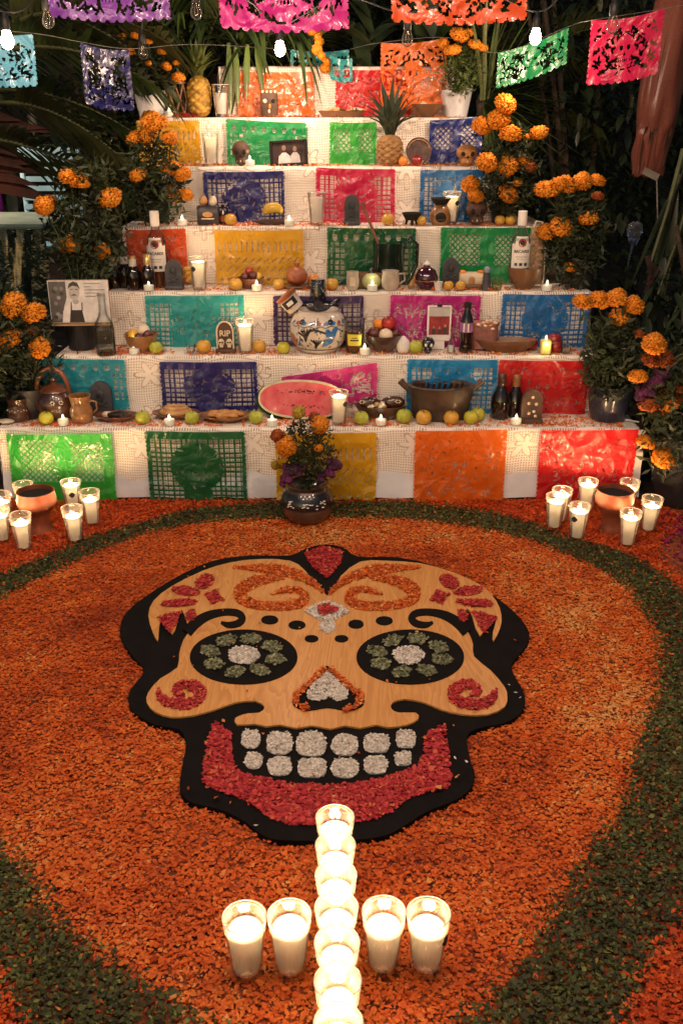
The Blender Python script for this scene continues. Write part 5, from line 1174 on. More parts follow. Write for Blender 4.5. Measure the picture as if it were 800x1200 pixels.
for px, d, m, back, lb in ((277, 15.5, M_PEELO, .035, 'golden apple in front of the clay bowl of chestnuts'), (327, 13.5, M_PEELO, .05, 'pale golden apple beside the red pomegranate'), (389, 15, M_PEELO, .04, 'golden apple beside the black bottle neck'), (525.5, 12, M_PEELO, .03, 'small golden fruit beside the small white cup'), (539, 12, M_PEELO, .03, 'small golden fruit in front of the little house')):
    apple(px, d, 2, back, m, lb)
fruitbowl(294, 2, .08, 33, 325, M_CLAY, 'clay bowl of chestnuts on the third tier', [(-.4, -.2, 1.1, .016, M_PEELP, 'chestnut', 'dark chestnut at the edge of the chestnut bowl'), (.2, -.1, 1.2, .018, M_PEELP, 'chestnut', 'dark chestnut in the middle of the chestnut bowl'), (.55, 0, 1.1, .015, M_PEELO, 'guava', 'yellow guava in the chestnut bowl'), (-.1, .3, 1.5, .017, M_PEELR, 'red_plum', 'red plum at the back of the chestnut bowl')])
tealight(301, 2, .022, 'battery tealight in front of the chestnut bowl')
p = spot(348, 2, .08); t = T('wood_plate', 'flat wooden plate under the red pomegranate', 'plate', p); O('plate', MB().lathe([(0, 0), (.06, 0), (.078, .008), (.076, .011), (.05, .006), (0, .005)], 32, sy=.6), M_WOODB, t)
o = O('pomegranate', MB().ball((0, 0, .036), (.041, .038, .036), 24, 16, .10, 3).lathe([(.008, .066), (.010, .078), (.014, .084), (.008, .080)], 8), mat('pomegranate_skin', (.26, .045, .028), .4, .6, 10, .2, coat=.3, col2=(.42, .16, .06))); o.location = p + Vector((0, 0, .008)); tag(o, 'large mottled red pomegranate on the wooden plate', 'pomegranate')
o = O('orange', MB().ball((0, 0, .022), .024, 18, 12), M_ORANGE); o.location = p + Vector((.062, .03, .0)); tag(o, 'orange half hidden behind the red pomegranate', 'orange')
# green pot with spoon, and the tray of cups before it
p = spot(454, 2, .125); r = msz(19, p); h = hto(284, p)
t = T('dark_pot', 'dark green glazed tall pot with side handle behind the cups', 'pot', p)
M_GRPOT = mat('dark_green_glaze', (.008, .022, .016), .2, .4, 12, .1, coat=.8)
O('body', MB().lathe([(0, 0), (.8 * r, 0), (.95 * r, .1 * h), (1.0 * r, .4 * h), (.92 * r, .75 * h), (.95 * r, h), (.87 * r, h), (.84 * r, .75 * h), (0, .5 * h)], 32), M_GRPOT, t)
O('handle', MB().tube([(.9 * r, 0, .9 * h), (1.35 * r, 0, 1.12 * h), (1.75 * r, 0, .95 * h), (1.75 * r, 0, .5 * h), (1.35 * r, 0, .15 * h), (.95 * r, 0, .12 * h)], .11 * r, 10), M_GRPOT, t)
a = wallp(443, 286, p.y); b = wallp(424, 238, p.y + .02); t = O('wooden_spoon', MB().tube([(.02, 0, -.05), (0, 0, 0), tuple((b - a) * .5), tuple((b - a) * .86), tuple(b - a)], [.004, .005, .005, .006, .012], 10), mat('reddish_wood', (.30, .10, .055), .6, .3, 20, .2)); t.location = a; tag(t, 'wooden spoon sticking up out of the dark green pot', 'spoon')
p = spot(437, 2, .055); t = T('cup_tray', 'low brown wooden tray behind the pale cups', 'tray', p + Vector((0, .03, 0))); O('tray', MB().box((0, 0, .028), (msz(62, p), .05, .056), bev=.006), M_WOODB, t)
def cup(px, back, d, top, label, hs, dec):
    p = spot(px, 2, back); r = msz(d, p) / 2; h = hto(top, p); o = T('pale_cup', label, 'cup', p)
    O('body', MB().lathe([(0, 0), (.7 * r, 0), (.95 * r, .2 * h), (1.0 * r, .5 * h), (.9 * r, .85 * h), (.93 * r, h), (.84 * r, h), (.8 * r, .8 * h), (0, .3 * h)], 24), mat('stoneware', (.50, .43, .36), .5, .2, 30, .2), o)
    if hs: O('handle', MB().tube([(hs * .9 * r, 0, .82 * h), (hs * 1.5 * r, 0, .85 * h), (hs * 1.6 * r, 0, .5 * h), (hs * .95 * r, 0, .3 * h)], .12 * r, 8), MATS['stoneware'], o)
    if dec: O('oval_mark', patch(1.0 * r + .002, .25 * h, .75 * h, .45, 8), M_CREAM, o)
cup(413, .035, 15, 318, 'pale stoneware cup with oval mark, end of the cup tray', 0, True); cup(457, .035, 21, 317, 'pale stoneware cup with looped handle on the tray end', 1, False)
p = spot(435, 2, .045); o = O('melon_wedge', MB().ball((0, 0, .03), (.036, .014, .03), 20, 12), mat('melon_flesh', (.46, .48, .22), .4, .3, 20, .2)); o.location = p; tag(o, 'pale green melon wedge between the two stoneware cups', 'melon')
o = O('dark_avocado', MB().ball((0, 0, .02), (.012, .012, .028), 14, 10), M_BLK); o.location = p + Vector((0, .018, .03)); tag(o, 'black pear-shaped fruit standing behind the melon wedge', 'fruit')
tealight(436, 2, .02, 'battery tealight in front of the melon wedge')
p = spot(499, 2, .06); r = msz(13.5, p); h = hto(304, p); t = T('purple_flask', 'round dark purple glass flask with stopper', 'flask', p)
O('body', MB().lathe([(0, 0), (.6 * r, 0), (.95 * r, .2 * h), (1.0 * r, .4 * h), (.75 * r, .65 * h), (.3 * r, .76 * h), (.26 * r, .85 * h)], 28), mat('purple_glass', (.05, .008, .022), .15, .3, 10, 0, coat=.9), t); O('stopper', MB().lathe([(.3 * r, .82 * h), (.32 * r, .86 * h), (.1 * r, .93 * h), (0, h)], 14), M_WHITE, t)
O('wicker_ribs', MB().tube([(r * 1.02 * math.cos(a) * .95, r * 1.02 * math.sin(a) * .95, h * .3) for a in [2 * math.pi * k / 24 for k in range(25)]], .0025, 6), M_CLAYO, t)
o = O('cinnamon_stick', MB().tube([(0, 0, .01), (.035, .02, .055), (.045, .03, .075)], .009, 10), M_BREAD); o.location = spot(480, 2, .06); tag(o, 'thick cinnamon stick leaning beside the purple flask', 'stick')
p = spot(513, 2, .022); t = T('white_cup', 'tiny white cup in front of the purple flask', 'cup', p); O('cup', MB().lathe([(0, 0), (.012, 0), (.017, .032), (.0155, .032), (.011, .004), (0, .004)], 20), M_WHITE, t)
tomb(527, 2, .11, 21, 302, M_STONE, 'blue-grey coffin-shaped toy tombstone before the emerald flag')
p = spot(551, 2, .07); t = T('toy_house', 'little cream clay house with arched opening before the emerald flag', 'toy house', p + Vector((0, 0, .018))); O('base', MB().box((0, 0, -.009), (.095, .05, .018), bev=.002), M_WOODB, t)
w_ = msz(27, p); O('walls', MB().box((0, 0, .020), (w_, .04, .04), bev=.003), M_CREAM, t); O('arch', MB().prism([(-.012, -.0215, .002), (.012, -.0215, .002)] + [(.012 * math.cos(a), -.0215, .016 + .012 * math.sin(a)) for a in [math.pi * k / 8 for k in range(9)]], (0, .003, 0)), M_BREAD, t)
for s in (-1, 1): O('roof_flower', MB().ball((s * w_ * .38, -.01, .043), (.012, .01, .008), 10, 6, .4, s), M_ORANGE, t)
p = spot(569, 2, .04); h = hto(312, p); t = T('grey_figure', 'small blue-grey clay figure of a robed skeleton', 'figure', p); O('robe', MB().lathe([(0, 0), (.018, 0), (.014, h * .5), (.011, h * .7), (0, h * .72)], 18), M_STONE, t); O('head', MB().ball((0, -.002, h * .84), (.013, .013, h * .16), 14, 10), mat('pale_slate', (.22, .25, .32), .6), t)
p = spot(581, 2, .035); t = T('small_glass', 'small greenish shot glass beside the grey figure', 'glass', p); O('glass', MB().lathe([(0, 0), (.016, 0), (.018, .003), (.021, .044), (.0195, .044), (.015, .008), (0, .006)], 22), glass_mat('green_glass', (.75, .85, .66), 1.0, .08), t)
p = spot(613, 2, .065); r = msz(20.5, p); t = T('clay_bowl', 'brown clay bowl holding the clear rum bottle', 'bowl', p); bowl(t, r, hto(313, p), M_WOODB)
rum(606, 2, .065, 22.5, 247, .022, None, M_WHITE, 'bottle of clear white rum standing in the clay bowl', glass_mat('clear_rum_glass', (.80, .84, .84), 1.0, .05))
p = spot(623, 2, .11); h = hto(268, p); t = T('burlap_sack', 'narrow burlap sack with rope handle behind the clear rum', 'sack', p + Vector((0, 0, .012)))
O('sack', MB().lathe([(0, 0), (.034, 0), (.038, .1 * h), (.034, .6 * h), (.020, .92 * h), (.018, h * .97)], 20, sy=.6, flute=lambda a, z: 1 + .05 * math.sin(5 * a + 40 * z)), mat('burlap', (.36, .24, .14), .9, .4, 90, .8, .003), t); O('rope', MB().tube([(-.015, 0, h * .9), (-.005, -.01, h * 1.08), (.018, -.01, h * 1.06), (.022, 0, h * .8)], .0035, 8), M_CREAM, t)
tealight(640, 2, .02, 'yellow battery tealight at the dark end of the third tier')
p = spot(663, 2, .05); t = T('small_glass', 'thin clear glass at the dark end of the third tier', 'glass', p); O('glass', MB().lathe([(0, 0), (.013, 0), (.015, .003), (.017, .05), (.0155, .05), (.012, .006), (0, .005)], 20), M_CLEAR, t)

# ---------------------------------------------------------------- fourth tier (tread 4)
tealight(214, 3, .03, 'battery tealight at the end of the fourth tier')
p = spot(245, 3, .06); t = T('dark_tin', 'dark square tin with round emblem on the fourth tier', 'tin', p); w_, h = msz(25, p), hto(241, p)
O('tin', MB().box((0, 0, h / 2), (w_, .05, h), bev=.003), mat('dark_tin', (.04, .035, .045), .4, .3, 20, .2), t); O('emblem', MB().prism([(x, -.0262, z) for x, z in ov(0, h * .56, w_ * .24, h * .14)], (0, .002, 0)), M_BREAD, t); O('emblem_bar', MB().box((0, -.0262, h * .34), (w_ * .6, .002, h * .06)), M_CREAM, t)
for s, px in ((0, 240), (1, 251)): o = O('squash', MB().ball((0, 0, .016), (.016, .016, .02), 14, 10, .1, s), M_CREAM if s else M_BREAD); o.location = spot(px, 3, .06) + Vector((0, 0, h)); tag(o, ('knobbly brown squash on the dark tin', 'pale squash on the dark tin beside a brown one')[s], 'squash')
p = spot(262, 3, .07); t = T('brown_bottle', 'short dark bottle between the tin and a golden apple', 'bottle', p); h = hto(240, p); O('glass', MB().lathe([(0, 0), (.014, 0), (.015, .05 * h), (.015, .55 * h), (.006, .75 * h), (.006, .92 * h), (.008, h), (0, h)], 20), M_BBROWN, t); O('label', patch(.0155, .15 * h, .45 * h, 1, 8), M_RUST, t)
for px, d, m, lb in ((270.5, 14.5, M_PEELO, 'golden apple beside the banana plate'), (454, 15, M_PEELO, 'golden apple before the crimson flag'), (493.5, 12, M_PEELO, 'small golden apple behind the black tripod bowl'), (585, 12.5, M_PEELO, 'pale small golden fruit beside the brown skull'), (597, 12.5, M_PEELO, 'small golden fruit near the clear rum cap')):
    apple(px, d, 3, .045, m, lb)
p = spot(320, 3, .075); t = T('banana_plate', 'dark plate under the yellow bananas', 'plate', p); plate(t, msz(25, p), .014, M_CLAYD).scale = (1, .6, 1)
t = T('bananas', 'bunch of yellow bananas on the dark plate', 'bananas', p + Vector((0, 0, .012))); M_BAN2 = mat('yellow_banana', (.66, .42, .04), .45, .3, 14, .1)
for k in range(5): banana(t, -.35 + .22 * k, .088, .0145, .030 + .004 * (k % 2), -.9 + .42 * k, M_BAN2)
O('stalk', MB().tube([(-.03, 0, .045), (-.02, 0, .055), (-.005, 0, .06)], .007, 6), M_STEM, t)
tealight(339, 3, .022, 'battery tealight at the end of the banana plate')
acandle(371, 3, .05, 'unlit white candle glass beside the crimson flag', lit=False, wax=.100)
tomb(412, 3, .05, 20, 228, M_STONE, 'dark arched toy tombstone in front of the crimson flag')
p = spot(482, 3, .05); r = msz(12, p); h = hto(249, p); t = T('tripod_bowl', 'small black stone bowl on three feet', 'bowl', p)
O('bowl', MB().lathe([(0, .35 * h), (.6 * r, .4 * h), (1.0 * r, .98 * h), (.9 * r, h), (.55 * r, .55 * h), (0, .5 * h)], 24), M_DARK, t)
for k in range(3): a = R(120 * k - 90); O('foot', MB().tube([(.5 * r * math.cos(a), .5 * r * math.sin(a), .42 * h), (.62 * r * math.cos(a), .62 * r * math.sin(a), 0)], [.006, .004], 8), M_DARK, t)
p = spot(515, 3, .055); r = msz(12.5, p); h = hto(232, p); t = T('incense_burner', 'ochre clay incense burner with dark bowl and round opening', 'burner', p)
O('body', MB().lathe([(0, 0), (.75 * r, 0), (.95 * r, .12 * h), (1.0 * r, .35 * h), (.8 * r, .6 * h), (.6 * r, .7 * h), (.62 * r, .75 * h)], 28), M_CLAYO, t); O('top_bowl', MB().lathe([(.5 * r, .75 * h), (.62 * r, .78 * h), (.95 * r, .98 * h), (.9 * r, h), (.5 * r, .85 * h), (0, .83 * h)], 26), M_DARK, t); O('opening', MB().ball((0, -.86 * r, .3 * h), (.5 * r, .2 * r, .2 * h), 18, 10), M_DARK, t)
for k in range(4): O('coal', MB().ball((r * (-.25 + .17 * k), -1.0 * r, .2 * h + .03 * h * (k % 2)), .004, 8, 6, .3, k), M_STONE, t)
acandle(528, 3, .085, 'lit candle glass behind the incense burner', wax=.100, mark=.6, power=.5)
skullpot(557, 3, .055, 25, 234, M_BROWNCL, M_DARK, 'brown clay skull with a row of pale beads below the marigolds')

# ---------------------------------------------------------------- fifth tier (tread 5)
acandle(248, 4, .05, 'lit candle glass beside the emerald flag', wax=.100, power=.7)
skullpot(283, 4, .05, 21, 165, M_BROWNCL, M_DARK, 'dark brown clay skull against the emerald flag')
tealight(293, 4, .03, 'battery tealight beside the black-framed couple photograph')
p = spot(339, 4, .05); W, H = msz(44, p), hto(164, p); t = T('framed_photo', 'black-framed photograph of two people in pale shirts', 'photograph', p, rz=-.12); t.rotation_euler[0] = -.12; t.rotation_euler[1] = -.06
for nm, c, s in (('frame_side', (-W * .47, 0, H * .5), (W * .07, .014, H)), ('frame_side', (W * .47, 0, H * .5), (W * .07, .014, H)), ('frame_rail', (0, 0, H * .045), (W * .87, .013, H * .09)), ('frame_rail', (0, 0, H * .955), (W * .87, .013, H * .09))): O(nm, MB().box(c, s, bev=.002), mat('black_frame', (.012, .010, .010), .6, .2, 20, .1, spec=.2), t)
pr = flat('print', [(-W * .44, H * .08), (W * .44, H * .08), (W * .44, H * .92), (-W * .44, H * .92)], .0005, mat('print_brown', (.05, .032, .028), .6, .5, 30, 0, spec=.2), t)
for x, k, hd, g_ in ((-.12, 1.0, .70, .55), (.17, .8, .64, .38)):
    flat('shirt', [(W * (x - .17 * k), H * .10), (W * (x - .15 * k), H * .38), (W * (x - .05), H * .52 * (.9 + .1 * k)), (W * (x + .05), H * .52 * (.9 + .1 * k)), (W * (x + .15 * k), H * .38), (W * (x + .17 * k), H * .10)], -.0006, GREY(g_), pr); flat('head', ov(W * x, H * hd, W * .055, H * .11, 12), -.0012, mat('print_tan', (.20, .12, .09), .5, bmp=0), pr)
O('easel_leg', MB().box((0, .03, H * .3), (.02, .05, H * .5)), M_BLK, t)
p = spot(490, 4, .07); t = T('round_basket', 'dark woven round basket lid standing behind a red fruit', 'basket', p); r = msz(15, p)
O('lid', MB().lathe([(0, 0), (r * .5, .004), (r, .012), (r, .018), (0, .016)], 32).xf(Matrix.Translation((0, .02, r)) @ Matrix.Rotation(R(80), 4, 'X')), mat('woven_reed', (.10, .055, .045), .7, .4, 40, .6, .004), t)
for k in range(7): O('reed', MB().tube([(r * .9 * math.cos(a), .004 + .002 * k * 0, r + r * .9 * math.sin(a)) for a in (R(200 + 20 * k) - math.pi, R(200 + 20 * k) - math.pi + .001 + .4)], .002, 5), M_BREAD, t)
fb = spot(488, 4, .035); o = O('red_fruit', MB().ball((0, 0, .02), (.022, .02, .02), 18, 12), M_PEELR); o.location = fb; tag(o, 'dark red fruit in front of the round basket lid', 'fruit')
o = O('shell_dish', MB().lathe([(0, 0), (.018, 0), (.031, .018), (.029, .019), (.016, .006), (0, .005)], 24, sy=.7), M_CREAM); o.location = fb + Vector((0, .028, 0)); tag(o, 'small pale dish behind the dark red fruit', 'dish')
apple(472, 12, 4, .04, M_ORANGE, 'small orange fruit at the foot of the large pineapple')
skullpot(546, 4, .045, 25, 169, mat('orange_clay', (.50, .22, .06), .5, .3, 20, .2), M_DARK, 'orange sugar skull below the marigold bunch', False)
def pineapple(px, t_, back, w, ybody, ytop, label, crown, leafm, bodym, lean=0):
    p = spot(px, t_, back); r = msz(w, p) / 2; h = hto(ybody, p); H = hto(ytop, p)
    o = T('pineapple', label, 'pineapple', p); n, mrow = 80, 50; vs = []; fs = []
    for j in range(mrow + 1):
        z = j / mrow; rr = r * (.72 + .9 * z * (1 - z) * 1.3) if z < .97 else r * .55
        rr = r * .9 * (max(.0, 1 - abs(2 * z - .96) ** 3.2)) ** .42
        rr = max(rr, r * .3)
        for i in range(n):
            a = 2 * math.pi * i / n; u = a * 7 / (2 * math.pi); v = z * 5
            d = abs(math.sin(math.pi * (u + v) / 1)) * abs(math.sin(math.pi * (u - v) / 1)); q = .86 + .2 * d ** .5; vs.append((rr * q * math.cos(a), rr * q * math.sin(a), z * h))
    for j in range(mrow):
        for i in range(n): k = (i + 1) % n; fs.append((j * n + i, j * n + k, (j + 1) * n + k, (j + 1) * n + i))
    fs.append(tuple(mrow * n + i for i in range(n)))
    O('fruit_body', MB().add(vs, fs), bodym, o, sharp=180)
    for k in range(crown):
        a = k * 2.4; f = k / crown; L = (H - h) * (.6 + .5 * (1 - f)) * random.uniform(.85, 1.1); out = .16 + 1.0 * f
        pts = [(.2 * r * math.cos(a) + L * out * s * s * math.cos(a), .2 * r * math.sin(a) + L * out * s * s * math.sin(a), h * .98 + L * (s * (1 - .45 * out * s))) for s in (0, .25, .5, .75, 1)]
        wd = r * .5; O('crown_leaf', MB().strip(pts, [wd * .8, wd, wd * .85, wd * .5, .001], (-math.sin(a), math.cos(a), 0), .35), leafm, o)
    return o
M_PINE1 = mat('pineapple_rind', (.22, .11, .04), .6, .6, 45, .8, .004, col2=(.36, .21, .075)); M_PINE2 = mat('golden_pineapple_rind', (.46, .27, .04), .55, .4, 30, .4, .003)
M_PLEAF = mat('pineapple_leaf', (.06, .085, .055), .5, .3, 12, .1, transl=.15); M_PLEAF2 = mat('pineapple_leaf_green', (.10, .13, .03), .5, .3, 12, .1, transl=.2)
pineapple(456, 4, .075, 34, 157, 88, 'large pineapple with spiky grey-green crown before the bright green flag', 30, M_PLEAF, M_PINE1)

# ---------------------------------------------------------------- sixth tier (tread 6)
pineapple(235, 5, .075, 31, 88, 42, 'golden pineapple standing on the sixth tier', 34, M_PLEAF2, M_PINE2)
tealight(199, 5, .03, 'battery tealight in front of the white flower pot')
p = spot(209, 5, .09); r = msz(12.5, p); h = hto(96, p); t = T('lattice_lantern', 'brown openwork clay lantern between the white pot and pineapple', 'lantern', p)
lat = MB(); 
for k in range(8):
    for s in (-1, 1): lat.tube([(r * math.cos(R(45 * k) + s * f * .8), r * math.sin(R(45 * k) + s * f * .8), h * (.05 + .9 * f)) for f in (0, .25, .5, .75, 1)], .0045, 6)
O('lattice', lat, M_WOODB, t); O('base', MB().lathe([(0, 0), (1.05 * r, 0), (1.05 * r, .07 * h), (.95 * r, .09 * h), (0, .09 * h)], 28), M_WOODB, t); O('rim', MB().lathe([(.95 * r, .93 * h), (1.06 * r, .94 * h), (1.06 * r, h), (.95 * r, h)], 28), M_WOODB, t)
x = RNG.normal(spot(215, 5, 0).x, .035, 90); y = RNG.uniform(TD[5] + .015, TD[5] + .05, 90)
o = flakes('red_petal_heap', x, y, TH[5] + .004 + np.abs(RNG.normal(0, .006, 90)), M_REDP, (.010, .016), .6); tag(o, 'small heap of red petals in front of the golden pineapple', 'petals')
acandle(260, 5, .05, 'unlit candle glass between the golden pineapple and the top orange flag', lit=False, wax=.088)
p = spot(316, 5, .05); W, H = msz(20, p), hto(107, p); t = T('clay_mask', 'square-headed brown clay skull with white eye before the orange flag', 'mask', p)
O('head', MB().box((0, 0, H * .5), (W, .03, H), bev=.008), M_BROWNCL, t)
for s in (-1, 1): O('eye', MB().ball((s * W * .24, -.016, H * .62), (W * .12, .004, W * .12), 10, 8), M_CREAM if s < 0 else M_DARK, t)
O('nose', MB().ball((W * .04, -.016, H * .42), (W * .08, .005, H * .1), 10, 8), M_ORANGE, t); O('mouth', MB().ball((0, -.016, H * .22), (W * .07, .004, H * .08), 10, 8), M_CREAM, t)
for k in range(4): O('top_bead', MB().ball((W * (-.36 + .24 * k), -.01, H * .98), (W * .09, W * .09, W * .09), 8, 6), M_CREAM, t)
p = spot(400, 5, .05); t = T('stick_tray', 'long wooden tray of brown pods before the top red flag', 'tray', p); w_ = msz(55, p)
O('tray', MB().lathe([(0, 0), (.4 * w_, 0), (.5 * w_, .022), (.48 * w_, .023), (.38 * w_, .006), (0, .005)], 32, sy=.3), M_WOODB, t)
for k in range(11): x0 = random.uniform(-.38, .3) * w_; O('pod', MB().tube([(x0, random.uniform(-.02, .02), .022), (x0 + .02, random.uniform(-.02, .02), .03), (x0 + .045, random.uniform(-.02, .02), .026)], [.004, .006, .003], 7), M_BREAD if k % 2 else M_CREAM, t)
p = spot(499, 5, .05); t = T('clay_dish', 'brown clay dish holding a pale egg on the sixth tier', 'dish', p); bowl(t, msz(18, p), hto(122, p), M_WOODB); 
o = O('egg', MB().ball((0, 0, .018), (.017, .016, .02), 16, 12), mat('egg_shell', (.68, .55, .32), .5, .1, 40, .1)); o.location = p + Vector((-.015, -.015, .02)); tag(o, 'pale egg lying in the brown clay dish', 'egg')
# ================================================================== marigolds and bouquets
def marigold_mesh(seed, n=150, flat=.62):
    rng = random.Random(seed); mb = MB(); vs = []; fs = []
    for k in range(n):
        z = 1 - 1.35 * (k + .5) / n; r = math.sqrt(max(0, 1 - z * z)); a = k * 2.39996 + rng.uniform(-.15, .15)
        d = Vector((r * math.cos(a), r * math.sin(a), z)); up = Vector((-math.sin(a), math.cos(a), 0)); t2 = d.cross(up)
        s = rng.uniform(.90, 1.03); w = rng.uniform(.17, .26); c = Vector((d.x, d.y, d.z * flat)) * s
        base = Vector((d.x, d.y, d.z * flat)) * .55; tip = c + t2 * rng.uniform(-.14, .14); rf = rng.uniform(-.1, .1)
        o = len(vs)
        vs += [base - up * w * .5, base + up * w * .5, tip - up * w + d * rf, tip + d * (.08 - rf), tip + up * w - d * rf, c * .93 + t2 * .16]
        fs += [(o, o + 1, o + 4, o + 3), (o, o + 3, o + 2), (o + 2, o + 3, o + 5), (o + 3, o + 4, o + 5)]
    mb.add(vs, fs); mb.ball((0, 0, -.02), (.72, .72, .72 * flat), 12, 8)
    return mb
M_MARI = mat('marigold', (.90, .385, .022), .65, .3, 1.6, 0, transl=.25, col2=(.86, .28, .013)); M_MARI2 = mat('rusty_marigold', (.50, .11, .015), .7, .35, 1.6, 0, transl=.2)
M_YEL = mat('yellow_marigold', (.66, .46, .06), .65, .3, 1.6, 0, transl=.2); M_CALYX = mat('calyx', (.07, .10, .03), .7)
ME_MARI = [mesh_of('bloom', marigold_mesh(s, 150, .55 + .1 * s), M_MARI, True, 180) for s in range(3)]
ME_MARI2 = mesh_of('bloom', marigold_mesh(7), M_MARI2, True, 180); ME_YEL = mesh_of('bloom', marigold_mesh(9), M_YEL, True, 180)
ME_CAL = mesh_of('calyx', MB().lathe([(0, -.75), (.12, -.72), (.3, -.4), (.42, -.12), (.2, 0), (0, 0)], 12), M_CALYX)
M_FOL = mat('marigold_leaf', (.042, .062, .024), .55, .5, 9, 0, transl=.25); M_FOLB = mat('bright_leaf', (.10, .15, .035), .5, .4, 9, 0, transl=.3)
M_STALK = mat('flower_stalk', (.05, .075, .025), .6)
M_PLUM = mat('purple_celosia', (.085, .008, .06), .8, .5, 25, .8, .006)
def bouquet(label, base, top_of_pot, flowers, Y, pot=None, boxes=(), leaves=900, leafm=M_FOL, leaf=(.022, .045), group='marigold bouquets about the altar', tiltf=.9, extra=None):
    """base: where the vase stands; flowers: (px, py, size px, kind, dy) at about distance Y; boxes: foliage volumes (px0, px1, py0, py1)"""
    t = T('marigold_bouquet', label, 'bouquet', base, group); B = Vector(base)
    if pot: pot(t)
    st = MB(); lf = MB(); rng = random.Random(len(label) * 7 + len(flowers)); root = Vector((0, 0, top_of_pot))
    def leaflet(c, L):
        d = Vector((rng.gauss(0, 1), rng.gauss(0, 1), rng.gauss(.25, .8))).normalized(); s = Vector((rng.gauss(0, 1), rng.gauss(0, 1), rng.gauss(0, 1))); s = (s - d * s.dot(d)).normalized(); w = L * rng.uniform(.2, .38)
        bend = s.cross(d) * L * rng.uniform(-.2, .2); lf.add([c, c + d * L * .45 - s * w / 2 + bend * .4, c + d * L + bend, c + d * L * .45 + s * w / 2 + bend * .4], [(0, 1, 2, 3)])
    for (px, py, d, kind, dy) in flowers:
        c = wallp(px, py, Y + dy); r = msz(d, c) / 2 * 1.12; q = c - B
        me = {0: rng.choice(ME_MARI), 1: ME_MARI2, 2: ME_YEL}[kind]
        tilt = R(38) + rng.uniform(-.35, .35); az = rng.uniform(-.6, .6)
        f = bpy.data.objects.new('flower', me); COL.objects.link(f); f.parent = t; f.location = q; f.rotation_euler = (tilt * tiltf, 0, az); f.scale = (r * rng.uniform(.94, 1.06), r * rng.uniform(.94, 1.06), r * rng.uniform(.85, 1.1))
        cal = OM('calyx', ME_CAL, f)
        mid = root.lerp(q, .5) + Vector((rng.uniform(-.02, .02), rng.uniform(.0, .03), .0)); e = q + Vector((0, r * .4, -r * .5))
        pts = smooth_open([root + Vector((rng.uniform(-.02, .02), rng.uniform(-.01, .02), -.05)), mid, e], 4); st.tube(pts, .0028, 5)
        for k in range(16):
            s = rng.uniform(.15, .97); c_ = pts[min(len(pts) - 1, int(s * len(pts)))]; leaflet(c_ + Vector((rng.gauss(0, .015), rng.gauss(0, .015), rng.gauss(0, .012))), rng.uniform(*leaf))
    for (x0, x1, y0, y1, n, dp) in boxes:
        a, b = wallp(x0, y1, Y), wallp(x1, y0, Y); c = (a + b) / 2 - B; e = Vector(((b.x - a.x) / 2, dp, (b.z - a.z) / 2))
        k = 0
        while k < n:
            u = Vector((rng.uniform(-1, 1), rng.uniform(-1, 1), rng.uniform(-1, 1)))
            if u.length > 1 + .12 * rng.random(): continue
            if mnoise.noise(u * 2.6 + c * 3) < -.22: k += .4; continue
            leaflet(c + Vector((u.x * e.x, u.y * e.y, u.z * e.z)), rng.uniform(*leaf)); k += 1
    O('stems', st, M_STALK, t)
    o = O('foliage', lf, leafm, t, smooth=False); o['kind'] = 'stuff'
    if extra: extra(t, B, Y)
    return t
def vase(r, h, m, prof=None, name='vase'):
    pr = prof or [(0, 0), (.75, 0), (.8, .03), (.92, .4), (1.0, .97), (1.03, 1.0), (.93, 1.0), (.85, .5), (0, .3)]
    return lambda t: O(name, MB().lathe([(a * r, b * h) for a, b in pr], 32), m, t, sharp=60)
M_DKPOT = mat('dark_pot', (.02, .02, .024), .5); M_BLUEPOT = mat('dark_blue_bucket', (.02, .03, .06), .4, .3, 10, .1, coat=.3)
F = lambda *a: [(x, y, d, k, random.uniform(-.06, .02)) for (x, y, d, k) in a]
b = spot(28, 0, .15); b.x = -1.12
bouquet('marigolds in a dark pot at the end of the bottom tier beside the teapot', b, .10, F((16, 358, 29, 0), (40, 367, 26, 0), (12, 397, 24, 0), (37, 387, 16, 1), (47, 408, 22, 0), (0, 408, 18, 0), (-14, 380, 24, 0)), 3.28, vase(.075, .11, M_DKPOT), [(-25, 60, 350, 470, 1500, .10)])
b = spot(97, 1, .12)
bouquet('tall sparse marigolds rising behind the portrait print', b, .14, F((82, 208, 24, 0), (92, 212, 20, 0), (98, 216, 14, 0), (52, 241, 21, 0), (58, 236, 15, 1), (129, 232, 24, 0), (80, 287, 21, 0), (86, 290, 15, 0), (120, 295, 18, 0)), 3.5, vase(.06, .15, M_DKPOT), [(60, 145, 220, 330, 1500, .08), (75, 130, 180, 240, 350, .05)], leaf=(.02, .05))
b = spot(186, 3, .11)
bouquet('marigolds in a dark vase in front of the upper yellow flag', b, .10, F((177, 142, 22, 0), (186, 145, 22, 0), (159, 163, 19, 0), (173, 159, 22, 0), (199, 162, 17, 0), (162, 205, 19, 0), (200, 197, 20, 0), (215, 205, 17, 0), (203, 227, 20, 0), (219, 228, 14, 0)), 3.72, vase(.05, .10, M_DKPOT), [(150, 215, 160, 262, 1300, .07)])
b = spot(588, 3, .11)
bouquet('full marigold bunch rising beside the orange sugar skull', b, .10, F((592, 122, 23, 0), (584, 140, 24, 0), (564, 148, 21, 0), (598, 158, 24, 0), (631, 156, 20, 0), (617, 161, 10, 0), (570, 191, 23, 0), (595, 195, 22, 0), (612, 190, 19, 0), (621, 197, 15, 1), (551, 217, 20, 0), (557, 230, 17, 0), (606, 215, 12, 0), (595, 227, 22, 0)), 3.75, vase(.05, .10, M_DKPOT), [(560, 640, 150, 255, 1500, .08)])
b = spot(676, 2, .10)
